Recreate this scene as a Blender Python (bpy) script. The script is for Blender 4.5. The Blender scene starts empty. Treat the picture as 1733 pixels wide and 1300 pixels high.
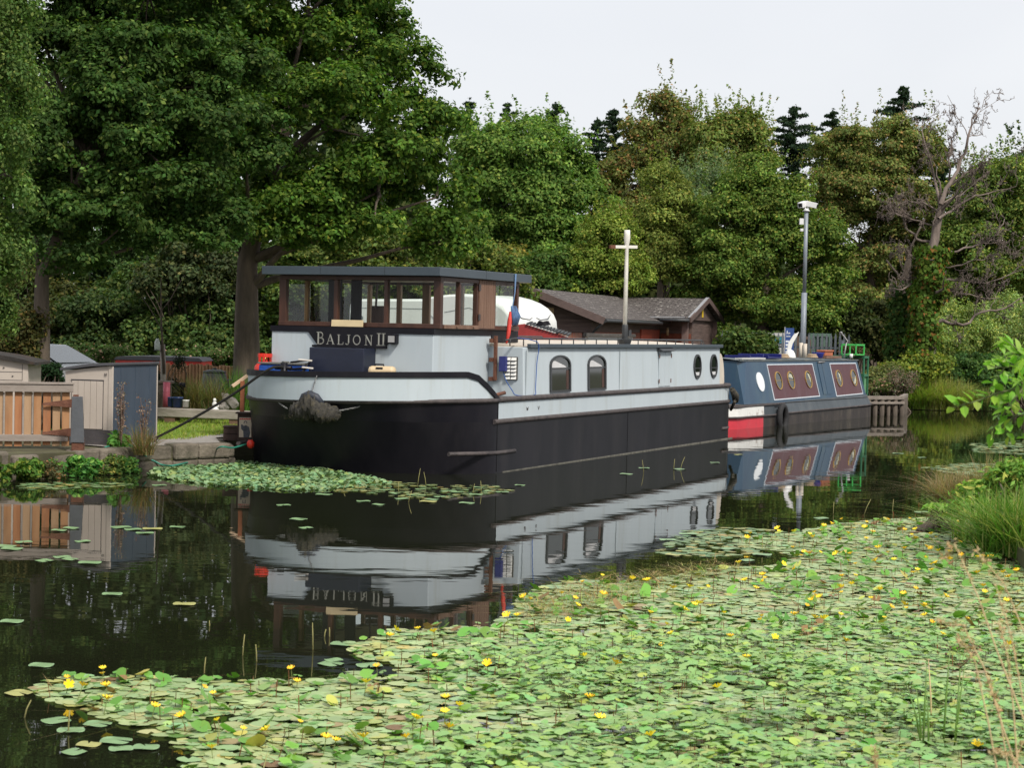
import bpy, math, random
import numpy as np
from mathutils import Vector, Matrix

random.seed(7); RNG = np.random.default_rng(11)
scene = bpy.context.scene
COL = scene.collection
PI = math.pi
rad = math.radians

# ------------------------------------------------------------------ camera
FPX, CAMH, ROLL = 3200.0, 2.0, 0.0215          # focal length in pixels of a 1733 px wide frame, eye height, roll
PITCH = math.atan(92.4 / FPX)
cd = bpy.data.cameras.new('camera'); cam = bpy.data.objects.new('camera', cd); COL.objects.link(cam)
cp_, sp_, cr_, sr_ = math.cos(PITCH), math.sin(PITCH), math.cos(ROLL), math.sin(ROLL)
Rv, Uv, Fv = Vector((1, 0, 0)), Vector((0, sp_, cp_)), Vector((0, cp_, -sp_))
cx_, cy_, cz_ = Rv * cr_ + Uv * sr_, Uv * cr_ - Rv * sr_, -Fv
m = Matrix((cx_, cy_, cz_)).transposed().to_4x4(); m.translation = Vector((0, 0, CAMH))
cam.matrix_world = m
cd.sensor_width = 36; cd.lens = FPX / 1733 * 36; cd.clip_start = 0.1; cd.clip_end = 2000
cd.dof.use_dof = True; cd.dof.focus_distance = 29; cd.dof.aperture_fstop = 9
scene.camera = cam

# ------------------------------------------------------------------ sky and sun
SUN_EL, SUN_AZ = rad(46), rad(147)             # azimuth clockwise from +Y: behind and to the right of the viewer
w = bpy.data.worlds.new('World'); scene.world = w; w.use_nodes = True
nt = w.node_tree; bg = nt.nodes['Background']
sky = nt.nodes.new('ShaderNodeTexSky'); sky.sky_type = 'NISHITA'; sky.sun_disc = False
sky.sun_elevation = SUN_EL; sky.sun_rotation = SUN_AZ; sky.dust_density = 3.0; sky.air_density = 1.0
cl = nt.nodes.new('ShaderNodeMix'); cl.data_type = 'RGBA'; cl.inputs[0].default_value = 0.86   # thin bright overcast over the clear sky
cl.inputs[7].default_value = (6.9, 7.0, 7.35, 1)
cn = nt.nodes.new('ShaderNodeTexNoise'); cn.inputs['Scale'].default_value = 2.2; cn.inputs['Detail'].default_value = 4; cn.inputs['Distortion'].default_value = .6
tcw = nt.nodes.new('ShaderNodeTexCoord'); mpw = nt.nodes.new('ShaderNodeMapping'); mpw.inputs['Scale'].default_value = (1, 1, 3.5); nt.links.new(tcw.outputs['Generated'], mpw.inputs[0]); nt.links.new(mpw.outputs[0], cn.inputs[0])
cr2 = nt.nodes.new('ShaderNodeMix'); cr2.data_type = 'RGBA'; cr2.inputs[6].default_value = (5.7, 5.85, 6.2, 1); cr2.inputs[7].default_value = (7.5, 7.5, 7.55, 1)
nt.links.new(cn.outputs[0], cr2.inputs[0]); nt.links.new(cr2.outputs[2], cl.inputs[7])
nt.links.new(sky.outputs[0], cl.inputs[6]); nt.links.new(cl.outputs[2], bg.inputs[0])
bg.inputs[1].default_value = 0.115
sd = bpy.data.lights.new('sun', 'SUN'); so = bpy.data.objects.new('sun', sd); COL.objects.link(so)
sd.energy = 3.1; sd.angle = rad(9); sd.color = (1.0, 0.94, 0.84)
sdir = Vector((math.sin(SUN_AZ) * math.cos(SUN_EL), math.cos(SUN_AZ) * math.cos(SUN_EL), math.sin(SUN_EL)))
so.rotation_euler = sdir.to_track_quat('Z', 'Y').to_euler(); so.location = (10, -10, 20)
scene.view_settings.view_transform = 'Standard'; scene.view_settings.look = 'None'
scene.view_settings.exposure = 0.3; scene.view_settings.gamma = 1
scene.cycles.max_bounces = 8; scene.cycles.transparent_max_bounces = 16; scene.cycles.use_denoising = True
scene.cycles.caustics_reflective = False; scene.cycles.caustics_refractive = False

# ------------------------------------------------------------------ measuring helpers: a sight line through the frame met with a depth or a level
def ray(px, py):
    dx, dy = px - 866.5, py - 650
    u = dx * cr_ + dy * sr_; v = -dx * sr_ + dy * cr_
    return np.array([u, FPX * cp_ - v * sp_, -FPX * sp_ - v * cp_])
def W(px, py, Y):
    d = ray(px, py); k = Y / d[1]; return Vector((d[0] * k, Y, CAMH + d[2] * k))
def G(px, py, z=0.0):
    d = ray(px, py); k = (z - CAMH) / d[2]; return Vector((d[0] * k, d[1] * k, z))

# ------------------------------------------------------------------ materials
MATS = {}
def mat(name, col, rough=0.6, var=0.15, scale=6.0, bump=0.0, metal=0.0, col2=None, stretch=(1, 1, 1), spec=0.5, dirt=None, dirt_amt=0.5, dirt_scale=3.0, bscale=None):
    if name in MATS: return MATS[name]
    m = bpy.data.materials.new(name); m.use_nodes = True; n = m.node_tree; N = n.nodes; L = n.links
    b = N['Principled BSDF']; b.inputs['Roughness'].default_value = rough; b.inputs['Metallic'].default_value = metal
    b.inputs['Specular IOR Level'].default_value = spec
    tc = N.new('ShaderNodeTexCoord'); mp = N.new('ShaderNodeMapping'); mp.inputs['Scale'].default_value = stretch
    L.new(tc.outputs['Object'], mp.inputs[0])
    no = N.new('ShaderNodeTexNoise'); no.inputs['Scale'].default_value = scale; no.inputs['Detail'].default_value = 6; no.inputs['Roughness'].default_value = 0.6
    L.new(mp.outputs[0], no.inputs[0])
    mx = N.new('ShaderNodeMix'); mx.data_type = 'RGBA'
    c = np.array(col[:3]); c2 = np.array(col2[:3]) if col2 else c * (1 + var)
    c1 = c if col2 else c * (1 - var)
    mx.inputs[6].default_value = (*c1, 1); mx.inputs[7].default_value = (*np.minimum(c2, 1), 1)
    rp = N.new('ShaderNodeMapRange'); rp.inputs[1].default_value = 0.3; rp.inputs[2].default_value = 0.7
    L.new(no.outputs[0], rp.inputs[0]); L.new(rp.outputs[0], mx.inputs[0])
    out = mx.outputs[2]
    if dirt:
        n2 = N.new('ShaderNodeTexNoise'); n2.inputs['Scale'].default_value = dirt_scale; n2.inputs['Detail'].default_value = 8; n2.inputs['Roughness'].default_value = 0.7
        L.new(mp.outputs[0], n2.inputs[0])
        r2 = N.new('ShaderNodeMapRange'); r2.inputs[1].default_value = 0.52; r2.inputs[2].default_value = 0.72; r2.inputs[4].default_value = dirt_amt
        L.new(n2.outputs[0], r2.inputs[0])
        m2 = N.new('ShaderNodeMix'); m2.data_type = 'RGBA'; m2.inputs[7].default_value = (*dirt, 1)
        L.new(out, m2.inputs[6]); L.new(r2.outputs[0], m2.inputs[0]); out = m2.outputs[2]
    L.new(out, b.inputs['Base Color'])
    if bump:
        nb = N.new('ShaderNodeTexNoise'); nb.inputs['Scale'].default_value = bscale or scale * 4; nb.inputs['Detail'].default_value = 5
        L.new(mp.outputs[0], nb.inputs[0])
        bp = N.new('ShaderNodeBump'); bp.inputs['Strength'].default_value = bump; bp.inputs['Distance'].default_value = 0.02
        L.new(nb.outputs[0], bp.inputs['Height']); L.new(bp.outputs[0], b.inputs['Normal'])
    MATS[name] = m; return m

def leafmat(name='foliage', rough=0.6, trans=0.38, spec=0.12):
    if name in MATS: return MATS[name]
    m = bpy.data.materials.new(name); m.use_nodes = True; n = m.node_tree; N = n.nodes; L = n.links
    b = N['Principled BSDF']; b.inputs['Roughness'].default_value = rough; b.inputs['Specular IOR Level'].default_value = spec
    at = N.new('ShaderNodeAttribute'); at.attribute_name = 'Col'
    L.new(at.outputs[0], b.inputs['Base Color'])
    tr = N.new('ShaderNodeBsdfTranslucent'); hs = N.new('ShaderNodeMix'); hs.data_type = 'RGBA'; hs.blend_type = 'MULTIPLY'; hs.inputs[0].default_value = 1
    hs.inputs[7].default_value = (1.15, 1.32, 0.6, 1); L.new(at.outputs[0], hs.inputs[6]); L.new(hs.outputs[2], tr.inputs[0])
    ms = N.new('ShaderNodeMixShader'); ms.inputs[0].default_value = trans
    L.new(b.outputs[0], ms.inputs[1]); L.new(tr.outputs[0], ms.inputs[2])
    L.new(ms.outputs[0], N['Material Output'].inputs[0])
    MATS[name] = m; return m

def glassmat(name, tint=(0.93, 0.97, 0.94), refl=0.9):
    if name in MATS: return MATS[name]
    m = bpy.data.materials.new(name); m.use_nodes = True; n = m.node_tree; N = n.nodes; L = n.links
    N.remove(N['Principled BSDF'])
    t = N.new('ShaderNodeBsdfTransparent'); t.inputs[0].default_value = (*tint, 1)
    g = N.new('ShaderNodeBsdfGlossy'); g.inputs['Roughness'].default_value = 0.02; g.inputs[0].default_value = (refl, refl, refl, 1)
    lw = N.new('ShaderNodeLayerWeight'); lw.inputs[0].default_value = .5; pw_ = N.new('ShaderNodeMath'); pw_.operation = 'POWER'; pw_.inputs[1].default_value = 3.5
    f = N.new('ShaderNodeMath'); f.operation = 'MULTIPLY_ADD'; f.inputs[1].default_value = .55; f.inputs[2].default_value = .015
    L.new(lw.outputs['Facing'], pw_.inputs[0]); L.new(pw_.outputs[0], f.inputs[0])
    ms = N.new('ShaderNodeMixShader'); L.new(f.outputs[0], ms.inputs[0]); L.new(t.outputs[0], ms.inputs[1]); L.new(g.outputs[0], ms.inputs[2])
    L.new(ms.outputs[0], N['Material Output'].inputs[0]); MATS[name] = m; return m

# ------------------------------------------------------------------ objects
def tag(o, label=None, cat=None, group=None, kind=None):
    if label: o['label'] = label
    if cat: o['category'] = cat
    if group: o['group'] = group
    if kind: o['kind'] = kind
    return o
def thing(name, label, cat, loc=(0, 0, 0), rz=0.0, group=None):
    o = bpy.data.objects.new(name, None); COL.objects.link(o); o.location = loc; o.rotation_euler = (0, 0, rz)
    o.empty_display_size = 0.2
    return tag(o, label, cat, group)
def copy_tree(o, parent=None):
    c = o.copy(); COL.objects.link(c); c.parent = parent
    for ch in list(o.children): copy_tree(ch, c)
    return c

class MB:
    """collects shapes and links them as one mesh object"""
    def __init__(s): s.v = []; s.f = []; s.sm = []
    def add(s, vs, fs, smooth=False):
        o = len(s.v); s.v += [tuple(map(float, q)) for q in vs]
        s.f += [tuple(i + o for i in f) for f in fs]; s.sm += [smooth] * len(fs); return s
    def box(s, x0, x1, y0, y1, z0, z1, M=None):
        v = [Vector((x, y, z)) for z in (z0, z1) for y in (y0, y1) for x in (x0, x1)]
        if M is not None: v = [M @ q for q in v]
        return s.add(v, [(0, 2, 3, 1), (4, 5, 7, 6), (0, 1, 5, 4), (2, 6, 7, 3), (0, 4, 6, 2), (1, 3, 7, 5)])
    def beam(s, a, b, wd, ht, up=(0, 0, 1)):
        a, b = Vector(a), Vector(b); d = (b - a).normalized(); u = Vector(up)
        sx = d.cross(u)
        if sx.length < 1e-4: sx = Vector((1, 0, 0))
        sx = sx.normalized() * wd / 2; uy = sx.cross(d).normalized() * ht / 2
        v = [q + i * sx + j * uy for q in (a, b) for i, j in ((-1, -1), (1, -1), (1, 1), (-1, 1))]
        return s.add(v, [(0, 1, 2, 3), (7, 6, 5, 4), (0, 4, 5, 1), (1, 5, 6, 2), (2, 6, 7, 3), (3, 7, 4, 0)])
    def tube(s, pts, r, n=8, caps=True):
        pts = [Vector(p) for p in pts]; R = r if hasattr(r, '__len__') else [r] * len(pts)
        vs = []; prev = None
        for i, p in enumerate(pts):
            d = (pts[min(i + 1, len(pts) - 1)] - pts[max(i - 1, 0)])
            d = d.normalized() if d.length > 1e-9 else Vector((0, 0, 1))
            if prev is None: a = d.orthogonal().normalized()
            else:
                a = prev - d * prev.dot(d); a = a.normalized() if a.length > 1e-6 else d.orthogonal().normalized()
            prev = a; b = d.cross(a)
            vs += [p + (a * math.cos(2 * PI * k / n) + b * math.sin(2 * PI * k / n)) * R[i] for k in range(n)]
        fs = [(i * n + k, i * n + (k + 1) % n, (i + 1) * n + (k + 1) % n, (i + 1) * n + k) for i in range(len(pts) - 1) for k in range(n)]
        s.add(vs, fs, True)
        if caps:
            o = len(s.v) - len(vs)
            s.f += [tuple(o + k for k in reversed(range(n))), tuple(o + (len(pts) - 1) * n + k for k in range(n))]; s.sm += [False, False]
        return s
    def lathe(s, prof, c=(0, 0, 0), n=20, smooth=True, M=None):
        c = Vector(c); vs = []
        for r, z in prof:
            for k in range(n):
                q = Vector((r * math.cos(2 * PI * k / n), r * math.sin(2 * PI * k / n), z))
                vs.append((M @ q if M is not None else q) + c)
        fs = [(i * n + k, i * n + (k + 1) % n, (i + 1) * n + (k + 1) % n, (i + 1) * n + k) for i in range(len(prof) - 1) for k in range(n)]
        fs += [tuple(reversed(range(n))), tuple((len(prof) - 1) * n + k for k in range(n))]
        return s.add(vs, fs, smooth)
    def prism(s, poly, e, f3):
        """poly: 2-D outline, f3(a,b,k) -> point for k in 0..1 (near/far side), e unused thickness"""
        n = len(poly); vs = [f3(a, b, 0) for a, b in poly] + [f3(a, b, 1) for a, b in poly]
        fs = [tuple(range(n)), tuple(reversed(range(n, 2 * n)))] + [(i, i + n, (i + 1) % n + n, (i + 1) % n) for i in range(n)]
        return s.add(vs, fs)
    def ring(s, outer, inner, f3):
        n = len(outer); vs = [f3(a, b, k) for k in (0, 1) for o in (outer, inner) for a, b in o]
        fs = []
        for i in range(n):
            j = (i + 1) % n
            fs += [(i, j, n + j, n + i), (2 * n + i, 3 * n + i, 3 * n + j, 2 * n + j), (i, 2 * n + i, 2 * n + j, j), (n + i, n + j, 3 * n + j, 3 * n + i)]
        return s.add(vs, fs)
    def build(s, name, m, parent=None, bevel=0.0, label=None):
        me = bpy.data.meshes.new(name); me.from_pydata(s.v, [], s.f); me.update()
        import bmesh
        bm = bmesh.new(); bm.from_mesh(me); bmesh.ops.recalc_face_normals(bm, faces=bm.faces); bm.to_mesh(me); bm.free()
        me.polygons.foreach_set('use_smooth', s.sm)
        me.materials.append(m)
        o = bpy.data.objects.new(name, me); COL.objects.link(o); o.parent = parent
        if bevel:
            bv = o.modifiers.new('bevel', 'BEVEL'); bv.width = bevel; bv.segments = 2; bv.limit_method = 'ANGLE'; bv.angle_limit = rad(40)
        if label: o['label'] = label
        return o

def part(name, m, parent, fn, bevel=0.0, label=None):
    b = MB(); fn(b); return b.build(name, m, parent, bevel, label)

# ------------------------------------------------------------------ foliage
def poly_mesh(name, V, nper, cols, m, parent=None):
    """V: (N, nper, 3) faces of nper corners each; cols (N,3)"""
    N = V.shape[0]; me = bpy.data.meshes.new(name)
    me.vertices.add(N * nper); me.vertices.foreach_set('co', V.reshape(-1).astype(np.float32))
    me.loops.add(N * nper); me.loops.foreach_set('vertex_index', np.arange(N * nper, dtype=np.int32))
    me.polygons.add(N); me.polygons.foreach_set('loop_start', np.arange(0, N * nper, nper, dtype=np.int32))
    me.polygons.foreach_set('loop_total', np.full(N, nper, dtype=np.int32))
    at = me.color_attributes.new('Col', 'FLOAT_COLOR', 'POINT')
    c4 = np.ones((N, nper, 4), dtype=np.float32); c4[:, :, :3] = np.clip(cols, 0, 1)[:, None, :]
    at.data.foreach_set('color', c4.reshape(-1)); me.update(calc_edges=True); me.materials.append(m)
    o = bpy.data.objects.new(name, me); COL.objects.link(o); o.parent = parent; return o
def unit(a): return a / np.maximum(np.linalg.norm(a, axis=1, keepdims=True), 1e-9)
def leafquads(P, size, out=None, outw=1.0, upw=0.4, asp=0.62, hang=0.0, jit=0.5):
    """a folded pointed quad per point; out: preferred normals"""
    n = len(P); nm = RNG.normal(size=(n, 3)) * jit
    if out is not None: nm += out * outw
    nm[:, 2] += upw; nm = unit(nm)
    d = RNG.normal(size=(n, 3)); d[:, 2] -= hang; d = unit(d - nm * np.sum(d * nm, 1, keepdims=True)); s = np.cross(nm, d)
    L = (size * RNG.uniform(0.65, 1.3, n))[:, None]; Wd = L * asp * 0.5
    V = np.empty((n, 4, 3)); V[:, 0] = P - d * L * 0.5; V[:, 2] = P + d * L * 0.5
    V[:, 1] = P + s * Wd + nm * Wd * 0.35; V[:, 3] = P - s * Wd + nm * Wd * 0.35
    return V
def leafcols(n, base, var=0.22, alt=None, altp=0.0, tone=None):
    var = var * .75
    c = np.tile(np.array(base, float), (n, 1))
    if alt is not None:
        k = RNG.random(n) < altp; c[k] = np.array(alt)
    f = np.exp(RNG.normal(0, var, n))[:, None]; c = c * f
    c[:, 0] *= np.exp(RNG.normal(0, 0.12, n))
    if tone is not None: c *= tone[:, None]
    return c
def lobes_points(lobes, npuff, pr, per, flat=0.6, inner=0.72, droop=0.0):
    """puffs of leaves through the outer part of a set of ellipsoids -> points, outward normals, puff tone, puff centres"""
    L0 = np.array(lobes, float); big = np.prod(L0[:, 3:6], 1) ** (1 / 3); S_ = []
    for l, g in zip(L0, big):                     # boughs: smaller bulges over each main mass
        nb = int(10 + 9 * min(2.2, g)); dd = unit(RNG.normal(size=(nb, 3))); f = RNG.uniform(.26, .46, nb)
        for q, fr in zip(dd, f):
            if q[2] < -.75: continue
            k_ = RNG.uniform(.62, .98); S_.append((*(l[:3] + q * l[3:6] * k_), *(l[3:6] * fr * np.array([1.1, 1.1, .8]))))
    L = np.array(S_); ar = (L[:, 3] * L[:, 5] + L[:, 4] * L[:, 5] + L[:, 3] * L[:, 4])
    k = RNG.choice(len(L), npuff * 4, p=ar / ar.sum()); d = unit(RNG.normal(size=(npuff * 4, 3)))
    rr = RNG.uniform(inner, 1.03, npuff * 4)[:, None] * (1 + 0.13 * RNG.normal(size=(npuff * 4, 1)))
    d[:, 2] = np.where(RNG.random(len(d)) < .55, np.abs(d[:, 2]), d[:, 2]); C = L[k, :3] + d * L[k, 3:6] * rr
    keep = np.ones(len(C), bool)
    for l in L:
        q = (C - l[:3]) / l[3:6]; keep &= (np.sum(q * q, 1) > 0.30)
    for l in L0:
        q = (C - l[:3]) / l[3:6]; keep &= (np.sum(q * q, 1) > 0.22)
    C = C[keep][:npuff]; d = unit((d / L[k, 3:6] * L[k, 3:6].mean(1, keepdims=True))[keep][:npuff])
    n = len(C); sz = pr * np.exp(RNG.normal(0, 0.3, n))
    idx = np.repeat(np.arange(n), per)
    off = unit(RNG.normal(size=(n * per, 3))) * (RNG.random(n * per) ** .5)[:, None] * 1.25; off[:, 2] *= flat; sz = sz * .62
    # the puff leans outwards as a spray
    P = C[idx] + off * sz[idx][:, None]
    r2 = np.sum(off[:, :2] ** 2, 1); P[:, 2] -= droop * r2 * sz[idx]
    o = unit(off * np.array([1, 1, 1.5]) + d[idx] * 0.45)
    tone = np.exp(RNG.normal(0, 0.22, n))[idx]
    return P, o, tone, C
def px_lobes(spec, Y):
    """(px, py, rx, ry[, depth offset[, depth radius factor]]) -> world ellipsoids at their own distance"""
    out = []
    for s in spec:
        px, py, rx, ry = s[:4]; dy = s[4] if len(s) > 4 else 0; fd = s[5] if len(s) > 5 else 0.9
        c = W(px, py, Y + dy); k = (Y + dy) / FPX
        out.append((c.x, c.y, c.z, rx * k, max(rx, ry) * k * fd, ry * k))
    return out
BARK = None
def wobble(a, b, n, amp):
    a, b = Vector(a), Vector(b); L = (b - a).length; pts = []
    o = Vector((0, 0, 0))
    for i in range(n + 1):
        t = i / n; o = o + Vector((random.gauss(0, 1), random.gauss(0, 1), random.gauss(0, .6))) * amp * L / n
        pts.append(a.lerp(b, t) + o * math.sin(PI * min(1, t * 1.0)) if i not in (0, n) else a.lerp(b, t))
    return pts
def tree(name, label, cat, base, trunk_r, lobes, npuff, pr, per, leaf, base_col, alt=None, altp=0.0, bark='bark', group=None, flat=0.6, droop=0.0,
         trunk_to=None, lean=(0, 0), asp=0.62, nbranch=26, upw=0.4, outw=1.0, hang=0.0, trunk_pts=None, inner=0.72, var=0.22, wood=True, spikes=60):
    base = Vector(base); t = thing(name, label, cat, base, 0, group)
    Mi = Vector(base)
    GF = 1.32; HS = (.98, 1.0, .98); base_col = tuple(c * GF * h for c, h in zip(base_col, HS)); alt = tuple(c * GF * h for c, h in zip(alt, HS)) if alt else None
    if wood: lobes = [(l[0], l[1], l[2] - l[5] * .05, l[3] * .9, l[4] * .9, l[5] * .9) for l in lobes]
    L = np.array(lobes); topz = trunk_to or float((L[:, 2]).mean())
    P, o, tone, C = lobes_points(lobes, npuff, pr, per, flat, droop=droop, inner=inner)
    if spikes:                                   # leading shoots that break the outline
        Cz = C[:, 2] + RNG.normal(0, .3, len(C)); top_ = np.argsort(-(C[:, 2] - .25 * np.abs(C[:, 0] - L[:, 0].mean())))[:int(len(C) * .45)]
        sel = RNG.choice(top_, min(spikes, len(top_)), replace=False); k_ = 46; ii = np.repeat(sel, k_); tt = RNG.random(len(ii)); hgt = np.repeat(RNG.uniform(.5, 1.5, len(sel)) * pr * 2.1, k_)
        ln = np.repeat(RNG.normal(0, .3, (len(sel), 2)), k_, axis=0)
        Q = C[ii].copy(); Q[:, 2] += tt * hgt; Q[:, :2] += ln * (tt * hgt)[:, None]; Q += RNG.normal(size=Q.shape) * (pr * .30 * (1.05 - tt))[:, None]
        P = np.concatenate([P, Q]); o = np.concatenate([o, unit(RNG.normal(size=Q.shape) * .6 + np.array([0, 0, .6]))]); tone = np.concatenate([tone, np.full(len(Q), 1.05)])
    V = leafquads(P, leaf, o, outw, upw, asp, hang) - np.array(base)[None, None, :]
    poly_mesh('crown', V, 4, leafcols(len(P), base_col, var, alt, altp, tone), leafmat(), t)
    if wood:
        b = MB(); ctr = L[:, :2].mean(0)
        top = Vector((base.x * .6 + ctr[0] * .4 + lean[0], base.y * .6 + ctr[1] * .4 + lean[1], topz)) - base
        tp = trunk_pts or (wobble((0, 0, -0.15), (0, 0, top.z * .55), 6, 0.02) + wobble((0, 0, top.z * .55), top, 5, 0.06)[1:])
        n = len(tp); b.tube(tp, [trunk_r * (1.35 if i == 0 else 1.08 if i == 1 else 1 - 0.72 * i / n) for i in range(n)], 12)
        b.build('trunk', MATS[bark], t)
        b2 = MB()
        for l in lobes:
            c = Vector(l[:3]) - base; st = tp[min(n - 1, max(int(n * .42), int(n * min(.95, max(0.1, (c.z / max(0.1, top.z)) * .7)))))]
            b2.tube(wobble(st, c, 5, 0.12), [trunk_r * f for f in (.28, .24, .2, .15, .1, .06)], 7, False)
        for q in C[RNG.choice(len(C), min(nbranch, len(C)), replace=False)]:
            l = min(lobes, key=lambda l: (l[0] - q[0]) ** 2 + (l[1] - q[1]) ** 2 + (l[2] - q[2]) ** 2)
            b2.tube(wobble(Vector(l[:3]) - base, Vector(q) - base, 4, 0.12), [trunk_r * .14, trunk_r * .11, trunk_r * .08, trunk_r * .06, trunk_r * .03], 5, False)
        b2.build('branches', MATS[bark], t)
    return t
def bush(name, label, cat, lobes, npuff, pr, per, leaf, col, alt=None, altp=0.0, group=None, asp=0.6, upw=.4, var=.22, flat=.8, stems=True, hang=0.0, zmin=.25):
    GF = 1.3; col = tuple(c * GF for c in col); alt = tuple(c * GF for c in alt) if alt else None
    L = np.array(lobes); base = Vector((float(L[:, 0].mean()), float(L[:, 1].mean()), 0.3))
    t = thing(name, label, cat, base, 0, group)
    P, o, tone, C = lobes_points(lobes, npuff, pr, per, flat, inner=0.5)
    mk = P[:, 2] > (zmin if zmin < .2 else -9); P, o, tone = P[mk], o[mk], tone[mk]; P[:, 2] = np.maximum(P[:, 2], zmin)
    V = leafquads(P, leaf, o, .7, upw, asp, hang) - np.array(base)[None, None, :]
    poly_mesh('leaves', V, 4, leafcols(len(P), col, var, alt, altp, tone), leafmat(), t)
    if stems:
        b = MB()
        for q in C[RNG.choice(len(C), min(22, len(C)), replace=False)]:
            q = Vector(q) - base; b.tube(wobble((random.uniform(-.3, .3), random.uniform(-.3, .3), -.3), q, 4, .1), [.035, .028, .02, .012, .006], 5, False)
        b.build('stem', MATS['bark'], t)
    return t
def blades(P, h, wd, lean=0.35, curve=0.5, seg=4, dirn=None):
    """tapered curved blades -> (N*seg) quads"""
    n = len(P); a = RNG.uniform(0, 2 * PI, n); H = h * RNG.uniform(.55, 1.15, n); le = lean * np.abs(RNG.normal(0, 1, n))
    D = np.stack([np.cos(a), np.sin(a), np.zeros(n)], 1)
    if dirn is not None: D = unit(D + np.array(dirn)[None, :])
    S = np.stack([-np.sin(a + RNG.normal(0, .8, n)), np.cos(a), np.zeros(n)], 1); S = unit(S)
    Q = []
    for i in range(seg + 1):
        t = i / seg; c = P + D * (le * t + curve * le * t * t * 1.6)[:, None] * H[:, None]
        c = c.copy(); c[:, 2] += H * (t - 0.28 * curve * le * t * t * 2.0).clip(-.5, 2)
        wv = wd * (1 - t) ** .7 + wd * .06
        Q.append((c - S * wv / 2, c + S * wv / 2))
    V = np.empty((n, seg, 4, 3))
    for i in range(seg):
        V[:, i, 0] = Q[i][0]; V[:, i, 1] = Q[i][1]; V[:, i, 2] = Q[i + 1][1]; V[:, i, 3] = Q[i + 1][0]
    return V.reshape(n * seg, 4, 3)
def clump(name, label, cat, centre, rad_, n, h, wd, col, alt=None, altp=0, lean=.35, curve=.5, group=None, kind=None, dirn=None):
    c = Vector(centre); a = RNG.uniform(0, 2 * PI, n); r = rad_ * np.sqrt(RNG.random(n))
    P = np.stack([r * np.cos(a), r * np.sin(a), np.zeros(n)], 1)
    V = blades(P, h, wd, lean, curve, 4, dirn); cc = np.repeat(leafcols(n, col, .2, alt, altp), 4, axis=0)
    o = poly_mesh(name, V, 4, cc, leafmat()); o.location = c
    return tag(o, label, cat, group, kind)

mat('bark', (.055, .042, .032), .9, .35, 7, .9, stretch=(1, 1, .25), col2=(.13, .10, .075))
mat('dead_bark', (.11, .085, .072), .9, .3, 8, .6, stretch=(1, 1, .3), col2=(.22, .175, .15))
# ================================================================== SETTING
def flat(name, poly, z, m, kind='structure'):
    me = bpy.data.meshes.new(name); me.from_pydata([(x, y, z) for x, y in poly], [], [tuple(range(len(poly)))]); me.update(); me.materials.append(m)
    o = bpy.data.objects.new(name, me); COL.objects.link(o); return tag(o, kind=kind)

# water: still dark canal
wm = bpy.data.materials.new('canal_water'); wm.use_nodes = True; N = wm.node_tree.nodes; L = wm.node_tree.links
b = N['Principled BSDF']; b.inputs['Base Color'].default_value = (.012, .014, .007, 1); b.inputs['Roughness'].default_value = 0.012; b.inputs['IOR'].default_value = 1.45
tc = N.new('ShaderNodeTexCoord'); mp = N.new('ShaderNodeMapping'); mp.inputs['Scale'].default_value = (.9, 1.9, 1)
n1 = N.new('ShaderNodeTexNoise'); n1.inputs['Scale'].default_value = 1.1; n1.inputs['Detail'].default_value = 3
n2 = N.new('ShaderNodeTexNoise'); n2.inputs['Scale'].default_value = 0.22; n2.inputs['Detail'].default_value = 1
mm = N.new('ShaderNodeMath'); mm.operation = 'MULTIPLY'
bp = N.new('ShaderNodeBump'); bp.inputs['Strength'].default_value = 0.5; bp.inputs['Distance'].default_value = 0.006
L.new(tc.outputs['Object'], mp.inputs[0]); L.new(mp.outputs[0], n1.inputs[0]); L.new(mp.outputs[0], n2.inputs[0])
L.new(n1.outputs[0], mm.inputs[0]); L.new(n2.outputs[0], mm.inputs[1]); L.new(mm.outputs[0], bp.inputs['Height']); L.new(bp.outputs[0], b.inputs['Normal'])
flat('water', [(-60, -5), (80, -5), (80, 140), (-60, 140)], 0.0, wm)

soil = mat('soil', (.045, .04, .022), .95, .3, 2.5, .5, col2=(.10, .10, .045))
turf = mat('turf', (.10, .16, .035), .95, .3, 3, .4, col2=(.20, .27, .06))
gravel = mat('gravel', (.26, .24, .22), .95, .3, 30, .8, col2=(.42, .39, .36))
FAR = [(-60, 12), (-9.5, 18.5), (-7.1, 22.3), (-6.3, 23.75), (-5.45, 24.9), (-4.66, 26.0), (-3.98, 26.72), (-4.25, 28.0), (0.1, 38.2), (2.9, 42.4), (7.1, 49.6), (8.6, 51.0), (12.2, 54.3), (15.5, 56.0), (26, 59), (90, 70)]
def land(name, edge, back, z, m, lip=-0.6, inset=0.05):
    top = [(x, y, z) for x, y in edge] + [(x, y, z) for x, y in back]
    n = len(edge); bot = [(x, y, lip) for x, y in edge]
    me = bpy.data.meshes.new(name); me.from_pydata(top + bot, [], [tuple(range(len(top)))] + [(i, len(top) + i, len(top) + i + 1, i + 1) for i in range(n - 1)])
    me.update(); me.materials.append(m); o = bpy.data.objects.new(name, me); COL.objects.link(o); return tag(o, kind='structure')
land('ground', FAR, [(400, 400), (-400, 400), (-400, 12)], 0.28, soil)
land('near_bank', [(-30, 5.0), (-3, 5.6), (2.0, 6.2), (3.7, 9.0), (4.35, 12), (4.45, 16), (4.75, 19), (5.4, 22), (6.9, 24.6), (9.4, 27), (20, 40), (60, 60)], [(60, -5), (-30, -5)], 0.16, soil)
flat('lawn', [(-6.2, 27.5), (-5.6, 26.3), (-4.75, 27.0), (-4.5, 28.2), (-3.2, 31.2), (-2.0, 34.5), (-7.2, 36), (-7.5, 30)], 0.290, turf)
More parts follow.
